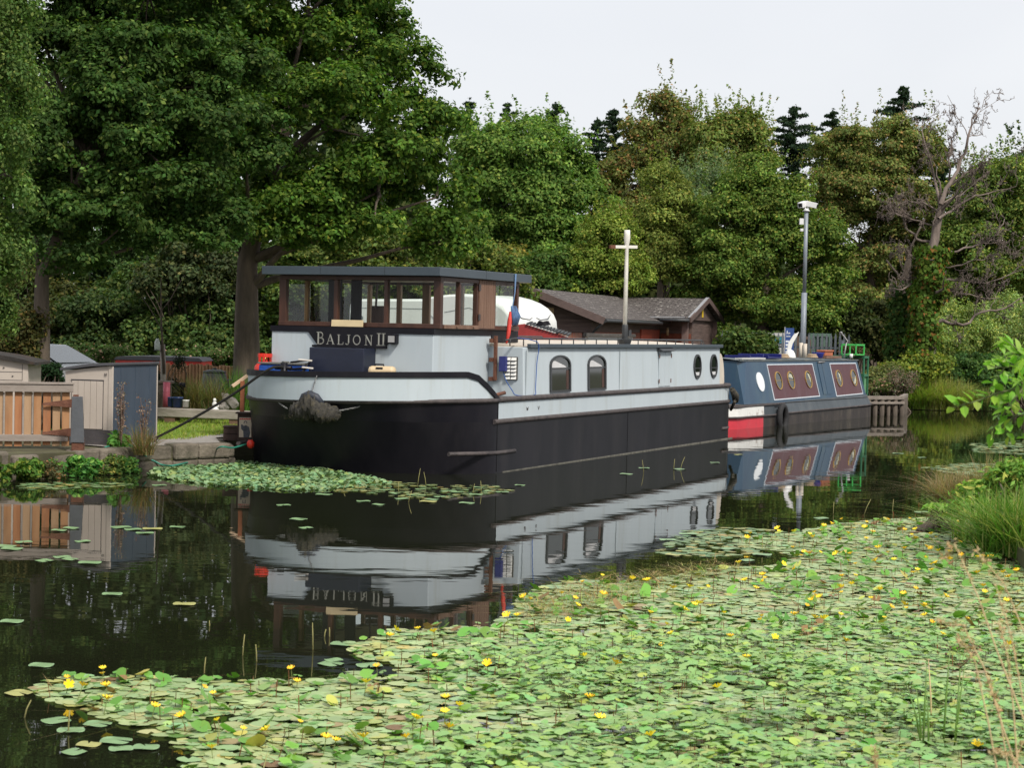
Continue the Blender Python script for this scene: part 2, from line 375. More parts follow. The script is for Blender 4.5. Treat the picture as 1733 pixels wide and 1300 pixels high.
flat('path', [(-5.35, 25.4), (-4.70, 26.15), (-4.12, 26.78), (-4.38, 28.05), (-3.8, 29.5), (-4.3, 29.3), (-4.75, 28.2), (-5.0, 27.4), (-6.2, 26.1)], 0.300, gravel)

# retaining wall of big stones along the bank
stone = mat('bank_stone', (.085, .072, .055), .95, .3, 5, 1.0, col2=(.20, .17, .135), dirt=(.035, .045, .02), dirt_amt=.8, dirt_scale=2.2)
t = thing('bank_wall', 'low mossy stone retaining wall along the water below the garden', 'wall', (0, 0, 0))
E_ = FAR[2:8]; bw = MB()
for (x0, y0), (x1, y1) in zip(E_[:-1], E_[1:]):
    d = Vector((x1 - x0, y1 - y0, 0)); Ls = d.length; d.normalize(); nrm = Vector((d.y, -d.x, 0)); s = 0
    while s < Ls - .05:
        l = min(random.uniform(.35, .8), Ls - s)
        for z0, z1 in ((-.25, .1), (.105, .315)):
            j = random.uniform(.0, .10); q0 = Vector((x0, y0, 0)) + d * (s + .006); q1 = Vector((x0, y0, 0)) + d * (s + l - .006)
            zt = z1 + (random.uniform(-.05, .025) if z1 > .2 else 0)
            v = [q0 - nrm * .22, q1 - nrm * .22, q1 + nrm * j, q0 + nrm * (j + random.uniform(-.02, .02))]
            bw.add([(p.x, p.y, z0) for p in v] + [(p.x, p.y, zt) for p in v], [(0, 3, 2, 1), (4, 5, 6, 7), (0, 1, 5, 4), (1, 2, 6, 5), (2, 3, 7, 6), (3, 0, 4, 7)])
        s += l
bw.build('stonework', stone, t, .03)

# short grass on the lawn
def in_poly(P, poly):
    x, y = P[:, 0], P[:, 1]; ins = np.zeros(len(P), bool); n = len(poly)
    for i in range(n):
        x0, y0 = poly[i]; x1, y1 = poly[(i + 1) % n]
        c = ((y0 > y) != (y1 > y)) & (x < (x1 - x0) * (y - y0) / (y1 - y0 + 1e-12) + x0); ins ^= c
    return ins
def scatter(poly, n):
    p = np.array(poly); lo, hi = p.min(0), p.max(0); A = RNG.uniform(lo, hi, (int(n), 2)); return A[in_poly(A, poly)]
lp = [(-6.2, 27.5), (-4.72, 27.3), (-4.55, 28.3), (-3.2, 31.2), (-2.0, 34.5), (-7.2, 36), (-7.5, 30)]
A_ = scatter(lp, 30000); P = np.column_stack([A_, np.full(len(A_), .288)])
V = blades(P, .06, .012, .5, .5, 2)
tag(poly_mesh('grass', V, 4, np.repeat(leafcols(len(P), (.26, .36, .06), .25, (.34, .34, .12), .2), 2, axis=0), leafmat()), 'short bright green grass of the sunlit garden lawn', 'grass', kind='stuff')
# ================================================================== CANAL BARGE
white = mat('barge_pale_paint', (.43, .49, .53), .62, .05, 3, .08, col2=(.47, .53, .57), stretch=(1, 1, .13), dirt=(.30, .31, .27), dirt_amt=.42, dirt_scale=3.2, bscale=2.5)
black = mat('barge_black_paint', (.006, .006, .010), .42, .2, 3, .10, col2=(.012, .011, .015), stretch=(1, 1, .3), bscale=3, dirt=(.03, .025, .025), dirt_amt=.12, spec=.22)
hullside = mat('barge_bitumen', (.006, .006, .009), .45, .2, 3, .12, col2=(.013, .012, .016), stretch=(1, 1, .25), bscale=3, spec=.25, dirt=(.035, .031, .032), dirt_amt=.35, dirt_scale=1.8)
rubm = mat('rubbing_strip', (.035, .030, .032), .7, .3, 9, .4, col2=(.085, .07, .068))
wood = mat('varnished_wood', (.040, .016, .010), .45, .3, 7, .2, col2=(.080, .032, .019), stretch=(1, 1, .2))
wood2 = mat('worn_wood', (.13, .07, .045), .7, .3, 9, .3, col2=(.22, .13, .09), stretch=(1, 1, .15))
honey = mat('honey_wood', (.30, .16, .07), .5, .3, 7, .2, stretch=(1, 1, .2))
roofm = mat('roof_fascia_grey', (.045, .062, .078), .38, .08, 2, .05)
cream = mat('cream_roof_paint', (.56, .50, .42), .6, .1, 4, .1)
glass = glassmat('window_glass')
darkglass = mat('dark_pane', (.012, .016, .014), .04, .3, 1.5, 0, spec=.9)
frame = mat('dark_frame', (.035, .038, .042), .5, .2, 8, .1)
silverm = mat('faded_lettering', (.30, .30, .27), .6, .15, 12, .1)
rustm = mat('rusty_iron', (.085, .030, .018), .85, .4, 8, .6, col2=(.17, .07, .04))

HDG = math.atan2(math.cos(rad(23.8)), math.sin(rad(23.8)))
BO = Vector((-2.112, 27.048, 0))
barge = thing('canal_barge', 'long black and pale grey barge with a glazed wooden wheelhouse at its blunt bow', 'barge', BO, HDG)
BM = Matrix.Translation(BO) @ Matrix.Rotation(HDG, 4, 'Z')
def BW(t, p, z): return BM @ Vector((t, p, z))           # barge frame (aft, port, up) -> world

def outline(bow, pw=1.75, b=2.1, stern=11.12, n=15):
    """starboard stern -> bow -> port stern"""
    S = [(stern, -b * .80), (stern - .04, -b * .90), (stern - .2, -b * .97), (stern - .5, -b), (stern - 3, -b), (4, -b), (1.5, -b)]
    arc = []
    for i in range(2 * n + 1):
        th = -PI / 2 + PI * i / (2 * n)
        c, s_ = math.cos(th), math.sin(th)
        arc.append((-bow * abs(c) ** (2 / pw), b * math.copysign(abs(s_) ** (2 / pw), s_)))
    return [(t, p * .9167 - .175) for t, p in S + arc + [(t, -p) for t, p in reversed(S)]]
NST = 7
def loft(mb, levels, sel=None):
    n = len(levels[0][0]); idx = [i for i in range(n) if sel is None or sel(levels[0][0][i])]
    i0, i1 = idx[0], idx[-1]
    vs = [(t, p, z if not callable(z) else z(t, p)) for O, z in levels for t, p in O[i0:i1 + 1]]
    k = i1 - i0 + 1
    mb.add(vs, [(j * k + i, j * k + i + 1, (j + 1) * k + i + 1, (j + 1) * k + i) for j in range(len(levels) - 1) for i in range(k - 1)], True)
o0, o1, o2, o3 = outline(.90), outline(1.12), outline(1.66), outline(1.72)
def bz(t, p): return 0 if t > -.3 else -.018 * (p + 1.9) * min(1, (-t - .3) / .3)
def railz(t, p=-2.1): return (1.41 if t < -.52 else 1.41 - (t + .52) / .56 * .39) + bz(t, p)
def hullf(b):
    loft(b, [(o0, -.4), (o1, .12), (outline(1.50), .72)])
    b.add([(11.12, -1.68, -.4), (11.12, 1.37, -.4), (11.12, 1.37, .72), (11.12, -1.68, .72)], [(0, 1, 2, 3)])
part('hull', hullside, barge, hullf)
def bowf(b): loft(b, [(outline(1.50), .72), (o2, lambda t, p: 1.02 + bz(t, p))], lambda q: q[0] <= .02)
part('bow_plating', black, barge, bowf)
scum = mat('waterline_scum', (.13, .125, .105), .8, .3, 12, .2, stretch=(1, 1, .2), dirt=(.02, .02, .02), dirt_amt=.9, dirt_scale=2.5)
part('waterline', scum, barge, lambda b: (b.add([(.2, -2.104, 0), (11.0, -2.104, 0), (11.0, -2.104, .022), (.2, -2.104, .012)], [(0, 1, 2, 3)])), label='pale scum line along the water')
for t_ in (-.004, 5.2): part('weld_seam', mat('weld_line', (.004, .004, .005), .5), barge, lambda b: b.box(t_, t_ + .010, -2.106, -2.09, .02, .70))
def strakef(b):
    for s in (-1, 1):
        y = -2.1 if s < 0 else 1.75
        b.add([(.03, y, .74), (10.62, y, .74), (10.62, y, 1.0), (.03, y, 1.0)], [(0, 1, 2, 3)])
        b.add([(10.62, y, .74), (10.92, y * .97, .74), (11.08, y * .9, .74), (11.12, y * .8, .74), (10.62, y, 1.0), (10.92, y * .97, 1.0), (11.08, y * .9, 1.0), (11.12, y * .8, 1.0)], [(0, 1, 5, 4), (1, 2, 6, 5), (2, 3, 7, 6)], True)
    b.add([(11.12, -1.68, .72), (11.12, 1.37, .72), (11.12, 1.37, 1.0), (11.12, -1.68, 1.0)], [(0, 1, 2, 3)])
part('strake', white, barge, strakef)
def bulf(b):
    O = [q for q in o3 if q[0] <= .06]; k = len(O); I = [(q[0] * .965 + .0, q[1] * .972) for q in O]
    vs = [(t, p, 1.02 + bz(t, p)) for t, p in O] + [(t, p, railz(t, p) - .075) for t, p in O] + [(t, p, railz(t, p) - .075) for t, p in I] + [(t, p, 1.02 + bz(t, p)) for t, p in I]
    for j in range(3): b.add(vs[j * k:(j + 2) * k], [(i, i + 1, k + i + 1, k + i) for i in range(k - 1)], True)
part('bulwark', white, barge, bulf)
def capf(b):
    O = [q for q in o3 if q[0] <= .06]; k = len(O)
    def off(s): return [(q[0] * (1 + s) , q[1] * (1 + s)) for q in O]
    A1, A2 = off(.012), off(-.035)
    vs = [(t, p, railz(t, p) - .078) for t, p in A1] + [(t, p, railz(t, p)) for t, p in A1] + [(t, p, railz(t, p)) for t, p in A2] + [(t, p, railz(t, p) - .078) for t, p in A2]
    b.add(vs, [(j * k + i, j * k + i + 1, ((j + 1) % 4) * k + i + 1, ((j + 1) % 4) * k + i) for j in range(4) for i in range(k - 1)])
part('bulwark_rail', black, barge, capf)
def rubf(b):
    b.tube([(t, p * 1.003, 1.01 + bz(t, p)) for t, p in o2 if t <= .1], .036, 7)
part('rub_rail', rubm, barge, rubf, label='black rubbing rail round the bow')
for s in (-1, 1):
    part('gunwale', rubm, barge, lambda b: b.tube([(t, -p if s < 0 else p - .35, 1.02) for t, p in ((0, 2.1), (3, 2.1), (10.62, 2.1), (10.93, 2.04), (11.09, 1.9), (11.13, 1.68))], .04, 7))
    part('rub_rail', rubm, barge, lambda b: b.tube([(t, -p if s < 0 else p - .35, .715) for t, p in ((-.12, 2.1), (3, 2.1), (10.62, 2.1), (10.93, 2.04), (11.09, 1.9))], .036, 7))
    part('rubbing_bar', rubm, barge, lambda b: b.tube([(t, -p if s < 0 else p - .35, z) for t, p, z in ((-.98, 1.83, .30), (-.5, 2.0, .29), (0, 2.1, .28), (.62, 2.1, .28))], .03, 7))
part('rubbing_bar', rubm, barge, lambda b: b.tube([(10.3, -2.1, .21), (10.62, -2.1, .21), (10.95, -2.02, .21)], .03, 7))
deckm = mat('deck_paint', (.10, .085, .075), .8, .3, 4, .3, dirt=(.2, .16, .13), dirt_amt=.5)
part('deck', deckm, barge, lambda b: b.add([(t * .985, p * .985, 1.012 + (bz(t, p) if t < 0 else 0)) for t, p in o2], [tuple(range(len(o2)))]))

# lower superstructure, name board, hatch
part('deckhouse', white, barge, lambda b: b.box(-.5, 1.42, -1.33, 1.25, 1.0, 1.91), .012)
part('deckhouse_band', black, barge, lambda b: b.box(-.515, 1.43, -1.345, 1.265, 1.905, 1.985))
def namef(b):
    b.prism([(.645, 1.915), (.49, 1.725), (-.615, 1.725), (-.70, 1.915)], 0, lambda a, z, k: (-.503 - .018 * (1 - k), a, z))
    b.box(-.545, -.503, -.62, .56, 1.695, 1.725)
nb = part('name_board', black, barge, namef)
def strokes(b, polys, ox, oz, sc, plane=-.5225, th=.004):
    for seg, w0 in polys:
        for (x0, z0), (x1, z1) in zip(seg[:-1], seg[1:]):
            d = Vector((x1 - x0, z1 - z0)); 
            if d.length < 1e-6: continue
            n_ = Vector((-d.y, d.x)).normalized() * w0 / 2; e = d.normalized() * w0 * .25
            q = [(x0 - e.x + n_.x, z0 - e.y + n_.y), (x1 + e.x + n_.x, z1 + e.y + n_.y), (x1 + e.x - n_.x, z1 + e.y - n_.y), (x0 - e.x - n_.x, z0 - e.y - n_.y)]
            b.prism(q, 0, lambda a, z, k: (plane - th * (1 - k), ox - a * sc, oz + z * sc))
def arc(cx, cz, rx, rz, a0, a1, n=10): return [(cx + rx * math.cos(rad(a0 + (a1 - a0) * i / n)), cz + rz * math.sin(rad(a0 + (a1 - a0) * i / n))) for i in range(n + 1)]
TK, TN, SF = .13, .055, .05
GL = {
 'B': [([(.16, 0), (.16, 1)], TK), ([(0, 1), (.35, 1)], SF), ([(0, 0), (.38, 0)], SF), (arc(.33, .76, .26, .24, 90, -90), .085), (arc(.36, .26, .32, .26, 90, -90), .1), ([(.16, .52), (.36, .52)], SF)],
 'A': [([(.08, 0), (.42, 1)], TN), ([(.42, 1), (.80, 0)], TK), ([(.2, .35), (.66, .35)], TN), ([(-.04, 0), (.2, 0)], SF), ([(.66, 0), (.94, 0)], SF)],
 'L': [([(.16, 0), (.16, 1)], TK), ([(0, 1), (.32, 1)], SF), ([(0, 0), (.66, 0), (.70, .24)], SF)],
 'J': [([(.34, 1), (.34, .2)], TK), (arc(.16, .2, .18, .2, 0, -150, 6), .07), ([(.16, 1), (.52, 1)], SF)],
 'O': [(arc(.46, .5, .40, .48, 0, 360, 20), .10)],
 'N': [([(.14, 0), (.14, 1)], TN), ([(.12, 1), (.76, 0)], TK), ([(.76, 0), (.76, 1)], TN), ([(-.02, 1), (.2, 1)], SF), ([(0, 0), (.28, 0)], SF), ([(.62, 1), (.9, 1)], SF)],
 'I': [([(.2, 0), (.2, 1)], TK), ([(.02, 1), (.38, 1)], SF), ([(.02, 0), (.38, 0)], SF)]}
def letf(b):
    for ch, x, hgt in (('B', .497, .165), ('A', .335, .135), ('L', .163, .135), ('J', .028, .135), ('O', -.085, .135), ('N', -.275, .135), ('I', -.462, .165), ('I', -.535, .165)):
        strokes(b, GL[ch], x, 1.738, hgt)
letf_o = MB(); letf(letf_o); letf_o.build('lettering', silverm, nb)
bh = part('bow_hatch', mat('hatch_navy', (.012, .016, .035), .45, .2, 3, .08), barge, lambda b: b.box(-.86, -.5, -.44, .42, 1.0, 1.69), .01)
def lampf(b): b.box(-.60, -.5, -.80, -.665, 1.76, 1.90)
fl = part('flood_lamp', black, barge, lampf, .012)
part('lens', mat('frosted_lens', (.35, .35, .35), .3, .1), fl, lambda b: b.box(-.612, -.6, -.78, -.685, 1.785, 1.875))

# wheelhouse
Z0, Z1, ZT = 1.985, 2.645, 2.70
WP, WS, WF, WR = 1.17, -1.39, -.42, 2.28     # port face, starboard face, front, rear
def uprights(pts, m, name, w_=.07, z0=Z0, z1=ZT, d_=.07, label=None):
    for t, p in pts: part(name, m, barge, lambda b: b.box(t - d_ / 2, t + d_ / 2, p - w_ / 2, p + w_ / 2, z0, z1), .005, label)
# front posts
for p, w_ in ((1.13, .11), (.262, .06), (-.535, .055), (-1.335, .11)):
    part('post', wood, barge, lambda b: b.box(WF, WF + .09, p - w_ / 2, p + w_ / 2, Z0 + .002, ZT), .006)
for t, w_ in ((.215, .05), (.80, .05), (1.41, .045), (2.24, .07)):
    part('post', wood, barge, lambda b: b.box(t - w_ / 2, t + w_ / 2, WS, WS + .07, Z0 + .002, ZT), .005)
for t, w_ in ((.3, .06), (1.2, .06), (2.24, .07)):
    part('post', honey, barge, lambda b: b.box(t - w_ / 2, t + w_ / 2, WP - .06, WP, Z0 + .002, ZT), .005)
for p, w_ in ((.62, .07), (.15, .12), (-.45, .06)):
    part('post', honey, barge, lambda b: b.box(WR - .07, WR, p - w_ / 2, p + w_ / 2, Z0 + .002, ZT), .005)
part('sill', wood, barge, lambda b: (b.box(WF - .02, WF + .09, WS - .01, WP + .01, Z0 + .003, Z0 + .068), b.box(WF + .09, WR, WS - .012, WS + .07, Z0 + .003, Z0 + .06), b.box(WF + .09, WR, WP - .07, WP, Z0 + .003, Z0 + .06), b.box(WR - .07, WR, WS + .07, WP - .07, Z0 + .003, Z0 + .06)), .006)
part('head_beam', wood, barge, lambda b: (b.box(WF - .01, WF + .09, WS - .005, WP + .005, Z1 + .005, ZT + .01), b.box(WF + .09, WR, WS - .005, WS + .07, Z1 + .005, ZT + .01), b.box(WF + .09, WR, WP - .07, WP + .005, Z1 + .005, ZT + .01), b.box(WR - .07, WR + .004, WS + .07, WP - .07, Z1 + .005, ZT + .01)), .006)
panes = [('f', 1.075, .292), ('f', .232, -.507), ('f', -.563, -1.28), ('s', -.33, .19), ('s', .24, .775), ('s', 1.433, 2.205), ('p', -.33, .27), ('p', .33, 1.17), ('p', 1.23, 2.2), ('r', 1.1, .66), ('r', .585, .215), ('r', -.42, -1.32)]
for k, a, c in panes:
    za, zb = Z0 + .055, Z1 + .01
    q = {'f': [(WF + .04, c, za), (WF + .04, a, za), (WF + .04, a, zb), (WF + .04, c, zb)], 's': [(a, WS + .033, za), (c, WS + .033, za), (c, WS + .033, zb), (a, WS + .033, zb)], 'p': [(a, WP - .033, za), (c, WP - .033, za), (c, WP - .033, zb), (a, WP - .033, zb)], 'r': [(WR - .033, c, za), (WR - .033, a, za), (WR - .033, a, zb), (WR - .033, c, zb)]}[k]
    fn = lambda b: b.add(q, [(0, 1, 2, 3)])
    part('window_pane', glass, barge, fn)
def doorf(b):
    n = 7
    for i in range(n):
        a = .828 + i * (.555 / n); b.box(a, a + .555 / n - .006, WS - .016, WS + .02, Z0 + .02, ZT + .005)
    b.box(.826, 1.385, WS - .01, WS + .01, Z0 + .02, ZT)
dr = part('side_door', wood2, barge, doorf, .003)
part('hinge', rubm, dr, lambda b: (b.box(.80, .86, WS - .022, WS - .014, 2.55, 2.64), b.box(.80, .86, WS - .022, WS - .014, 2.12, 2.21)))
part('side_ledge', wood2, barge, lambda b: (b.box(-.33, .80, WS - .03, WS - .012, Z0 + .005, Z0 + .06), b.box(.03, .07, WS - .05, WS - .03, Z0 + .02, Z0 + .045), b.box(.58, .62, WS - .05, WS - .03, Z0 + .02, Z0 + .045)), .004)
def roofwf(b): b.box(-.62, 2.56, -1.47, 1.36, 2.712, 2.832)
wr = part('wheelhouse_roof', roofm, barge, roofwf, .006)
for q_ in ((-.6215, -.6195, .40, .404), (-.6215, -.6195, -.62, -.616), (.9, .904, -1.4715, -1.4695)): part('roof_joint', mat('joint_dark', (.012, .014, .018), .6), wr, lambda b: b.box(*q_, 2.714, 2.83))
part('ceiling', cream, barge, lambda b: b.box(WF + .08, WR - .06, WS + .06, WP - .06, 2.69, 2.709))
part('wheelhouse_floor', wood, barge, lambda b: b.box(WF + .09, WR - .07, WS + .07, WP - .07, Z0 - .02, Z0 + .004))
part('curtain', mat('dark_curtain', (.02, .02, .024), .9, .2, 9, .3, stretch=(6, 6, .4)), barge, lambda b: (b.box(-.2, -.17, .30, .50, Z0 + .02, 2.68), b.box(.1, .14, .14, .30, Z0 + .01, 2.69)))
part('helm', wood, barge, lambda b: (b.box(.35, .5, -.1, .1, Z0, 2.3), b.beam((.3, 0, 2.25), (.3, -.02, 2.62), .05, .02)), .01)
part('wheelhouse_base', black, barge, lambda b: b.box(1.44, 2.42, -1.33, 1.2, 1.80, 1.983), .01)

# bulkhead, long cabin and its roof
def cabf(b):
    prof = [(-1.9, 1.0), (-1.9, 1.0), (-1.885, 1.745), (1.885, 1.745), (1.9, 1.0)]
    b.prism([(-1.9, 1.01), (-1.88, 1.745), (1.53, 1.745), (1.55, 1.01)], 0, lambda a, z, k: (1.35 + 9.43 * k, a, z))
part('cabin', white, barge, cabf, .012)
part('cabin_seam', mat('seam_grey', (.25, .29, .31), .5), barge, lambda b: [b.box(t, t + .006, -1.9055, -1.8945, 1.05, 1.70) for t in (1.42, 5.3)])
part('cornice', roofm, barge, lambda b: [(b.box(1.5, 10.82, q - .03, q + .03, 1.735, 1.795)) for q in (-1.905, 1.555)], .006)
def rf(b):
    n = 10; ps = [-1.86 + 3.37 * i / n for i in range(n + 1)]
    vs = [(t, p, 1.755 + .075 * (1 - ((p + .175) / 1.69) ** 2)) for t in (1.37, 10.8) for p in ps]
    b.add(vs, [(i, i + 1, n + 2 + i, n + 1 + i) for i in range(n)], True)
    b.add([(10.8, p, 1.755 + .075 * (1 - ((p + .175) / 1.69) ** 2)) for p in ps] + [(10.8, 1.51, 1.74), (10.8, -1.86, 1.74)], [tuple(range(n + 3))])
    b.add([(1.37, p, 1.755 + .075 * (1 - ((p + .175) / 1.69) ** 2)) for p in ps] + [(1.37, 1.51, 1.74), (1.37, -1.86, 1.74)], [tuple(range(n + 3))])
part('roof', cream, barge, rf)
def railf(b, s):
    q = -1.8 if s < 0 else 1.45
    b.tube([(1.02, q * .96, 1.84), (1.2, q, 1.868), (1.5, q, 1.872), (9.9, q, 1.872), (10.05, q, 1.80)], .014, 6)
    for i in range(19): t = 1.05 + i * .49; b.tube([(t, q, 1.76), (t, q, 1.87)], .010, 5)
for s in (-1, 1): part('handrail', frame, barge, lambda b: railf(b, s))
def archpoly(t0, t1, z0, zs, zt, n=10): return [(t0, z0), (t1, z0)] + [((t0 + t1) / 2 + (t1 - t0) / 2 * math.cos(PI * i / n), zs + (zt - zs) * math.sin(PI * i / n)) for i in range(n + 1)]
def tumble(z, d): return -1.9 - d + .02 * (z - 1.01) / .735
palem = mat('pale_pane', (.55, .55, .56), .8, .08)
for t0, t1 in ((2.33, 3.15), (3.88, 4.67)):
    o_, i_ = archpoly(t0, t1, 1.065, 1.475, 1.625), archpoly(t0 + .045, t1 - .045, 1.09, 1.475, 1.595)
    wf = part('arched_window', frame, barge, lambda b: (b.ring(o_, i_, lambda a, z, k: (a, tumble(z, .028 * (1 - k) - .002), z)), b.box(t0 + .045, t1 - .045, -1.916, -1.90, 1.412, 1.432)))
    part('pane', darkglass, wf, lambda b: b.prism(i_, 0, lambda a, z, k: (a, tumble(z, .008 * (1 - k)), z)))
    part('pale_pane_shape', palem, wf, lambda b: b.add([(t0 + .05, tumble(1.435, .0105), 1.435), (t1 - .16, tumble(1.435, .0105), 1.435), (t1 - .22, tumble(1.47, .0105), 1.462), (t0 + .22, tumble(1.5, .0105), 1.535), (t0 + .05, tumble(1.5, .0105), 1.54)], [(0, 1, 2, 3, 4)]))  # pale shape standing in for the bright reflection in the upper arched pane
    part('curtain', wood, wf, lambda b: b.add([(t1 - .17, tumble(1.1, .0105), 1.10), (t1 - .07, tumble(1.1, .0105), 1.10), (t1 - .07, tumble(1.4, .0105), 1.40), (t1 - .17, tumble(1.4, .0105), 1.40)], [(0, 1, 2, 3)]))
for tc_ in (9.38, 10.36):
    cir = lambda r, rz: [(tc_ + r * math.cos(2 * PI * i / 24), 1.39 + rz * math.sin(2 * PI * i / 24)) for i in range(24)]
    wf = part('porthole', frame, barge, lambda b: (b.ring(cir(.215, .225), cir(.18, .19), lambda a, z, k: (a, tumble(z, .028 * (1 - k) - .002), z)), b.box(tc_ - .18, tc_ + .18, -1.912, -1.898, 1.35, 1.365)))
    part('pane', darkglass, wf, lambda b: b.prism(cir(.185, .195), 0, lambda a, z, k: (a, tumble(z, .008 * (1 - k)), z)))
    part('pale_pane_shape', palem, wf, lambda b: b.prism([(tc_ - .10, 1.225), (tc_ + .1, 1.225), (tc_ + .12, 1.285), (tc_ - .12, 1.285)], 0, lambda a, z, k: (a, tumble(z, .0105 * (1 - k)), z)))
sh = part('side_hatch', white, barge, lambda b: (b.box(7.24, 7.53, -1.912, -1.893, 1.06, 1.66), b.box(7.545, 7.85, -1.912, -1.893, 1.06, 1.66)), .004)
part('hood', frame, sh, lambda b: b.add([(7.18, -1.90, 1.74), (7.92, -1.90, 1.74), (7.92, -1.99, 1.685), (7.18, -1.99, 1.685), (7.18, -1.90, 1.67), (7.92, -1.90, 1.67)], [(0, 1, 2, 3), (3, 2, 5, 4), (0, 3, 4), (1, 5, 2)]))
part('hinge', rustm, sh, lambda b: [b.box(t, t + .025, -1.921, -1.913, z, z + .07) for t in (7.22, 7.84) for z in (1.12, 1.56)])
# louvres, brown rack, stern hood, mast
vf = part('vent_panel', mat('vent_backing', (.05, .045, .04), .7), barge, lambda b: b.box(1.333, 1.352, -1.80, -1.60, 1.26, 1.60))
def louf(b):
    for c in range(2):
        for r in range(6):
            p0 = -1.612 - c * .093; z = 1.27 + r * .055
            b.add([(1.33, p0, z), (1.33, p0 - .08, z), (1.30, p0 - .075, z + .004), (1.30, p0 - .005, z + .004), (1.333, p0, z + .045), (1.333, p0 - .08, z + .045)], [(3, 2, 5, 4), (0, 1, 2, 3), (0, 3, 4), (1, 5, 2)])
part('louvre', mat('louvre_white', (.72, .72, .70), .5, .05), vf, louf)
def rackf(b):
    b.box(1.24, 1.29, -1.50, -1.455, 1.25, 1.90)
    for z in (1.27, 1.55, 1.83): b.box(1.245, 1.34, -1.46, -1.39, z - .03, z + .03); b.box(1.22, 1.245, -1.445, -1.39, z - .03, z + .03)
part('boathook_rack', rustm, barge, rackf, .004)
def hoodf(b):
    n = 12; prof = [(10.80 + .30 * math.sin(PI / 2 * i / n), 1.03 + .60 * math.cos(PI / 2 * i / n)) for i in range(n + 1)] + [(10.80, 1.03)]
    b.prism(prof, 0, lambda a, z, k: (a, -1.885 + 3.42 * k, z))
part('stern_hood', cream, barge, hoodf, .01)
MT = 5.78
def mastf(b):
    b.tube([(MT, -1.80, 1.95), (MT, -1.80, 3.05), (MT, -1.80, 3.42), (MT, -1.80, 3.50), (MT, -1.80, 3.56), (MT, -1.80, 3.62), (MT, -1.80, 3.70)], [.036, .033, .029, .046, .054, .052, .048], 10)
mst = part('mast', mat('mast_white', (.68, .66, .60), .6, .1, 8, .15), barge, mastf)
def armf(b): b.beam((MT - .22, -1.80 + .14, 3.41), (MT + .18, -1.80 - .11, 3.425), .045, .05)
part('crossarm', MATS['mast_white'], mst, armf, .004)
part('crossarm_tip', rustm, mst, lambda b: b.beam((MT - .30, -1.80 + .19, 3.405), (MT - .21, -1.80 + .134, 3.41), .05, .06), .004)
part('mast_step', frame, barge, lambda b: (b.lathe([(.085, 1.74), (.11, 1.84), (.125, 1.89), (.10, 1.89)], (MT, -1.80, 0), 14), b.tube([(MT, -1.80, 1.85), (MT, -1.80, 2.12)], .05, 10), b.box(MT + .05, MT + .16, -1.86, -1.74, 1.93, 2.03)), .004)
part('bollard', black, barge, lambda b: (b.tube([(-1.2, .62, 1.0), (-1.2, .62, 1.47)], .05, 10), b.tube([(-1.2, .5, 1.40), (-1.2, .76, 1.40)], .028, 8)), 0)
# foredeck cleat near the hatch and stern rope guides
part('cleat', rustm, barge, lambda b: (b.tube([(.30, -1.96, 1.02), (.30, -1.96, 1.10)], .02, 6), b.tube([(.05, -1.97, 1.06), (.55, -1.95, 1.10)], .03, 6)))

# ---- things on and around the barge
def deck_pt(t, p, z): return BW(t, p, z)
redp = mat('gas_red', (.62, .035, .02), .4, .1, 3, .05)
g = thing('gas_bottle', 'red gas bottle with a guarded valve standing on the barge foredeck', 'gas bottle', BW(-.62, 1.28, 1.0), HDG)
part('cylinder', redp, g, lambda b: b.lathe([(.13, 0), (.155, .02), (.155, .36), (.145, .40), (.11, .44), (.05, .46), (.05, .47)], n=22))
def colf(b):
    for a0, a1 in ((20, 160), (200, 340)):
        pts = [(.095 * math.cos(rad(a0 + (a1 - a0) * i / 8)), .095 * math.sin(rad(a0 + (a1 - a0) * i / 8))) for i in range(9)]
        for (x0, y0), (x1, y1) in zip(pts[:-1], pts[1:]):
            b.beam((x0, y0, .555), (x1, y1, .555), .018, .05)
    for a in (20, 160, 200, 340): x, y = .095 * math.cos(rad(a)), .095 * math.sin(rad(a)); b.beam((x, y, .42), (x, y, .578), .035, .02)
part('valve_guard', redp, g, colf)
part('valve', mat('brass', (.35, .22, .06), .35, .1, metal=.8), g, lambda b: (b.tube([(0, 0, .45), (0, 0, .53)], .018, 8), b.tube([(0, 0, .51), (.05, 0, .51)], .012, 6)))
bt = thing('covered_box', 'blue tarpaulin covered box with a flat grey lid on the barge foredeck', 'box', BW(-.80, .80, 1.004), HDG)
part('body', mat('tarp_blue', (.012, .075, .36), .45, .2, 5, .4), bt, lambda b: b.box(-.2, .2, -.37, .36, 0, .435), .03)
part('lid', mat('lid_grey', (.13, .13, .12), .8, .2, 6, .3), bt, lambda b: (b.box(-.215, .215, -.375, .365, .436, .46), b.beam((-.1, .02, .47), (-.02, -.02, .47), .07, .02)), .006)
jc = thing('jerrycan', 'cream plastic jerrycan with a black handle beside the dark bow hatch', 'jerrycan', BW(-.72, -.66, 1.014), HDG + .25)
part('body', mat('jerry_cream', (.62, .48, .30), .5, .08), jc, lambda b: b.box(-.09, .09, -.19, .19, 0, .44), .05)
part('handle', black, jc, lambda b: (b.tube([(0, -.02, .44), (0, -.02, .462), (0, .1, .462), (0, .1, .44)], .012, 6), b.box(-.093, -.088, -.03, .07, .40, .425)))
fc = thing('folding_chair', 'black folding chair with white slats folded against the bow hatch', 'chair', BW(-1.02, .45, 1.014), HDG)
part('frame', black, fc, lambda b: [b.tube(q, .014, 6) for q in ([(0, .22, 0), (.06, -.12, .50)], [(0, -.2, 0), (.05, .2, .46)], [(-.1, .2, 0), (-.06, -.16, .47)], [(.05, .2, .46), (.06, -.12, .50)])])
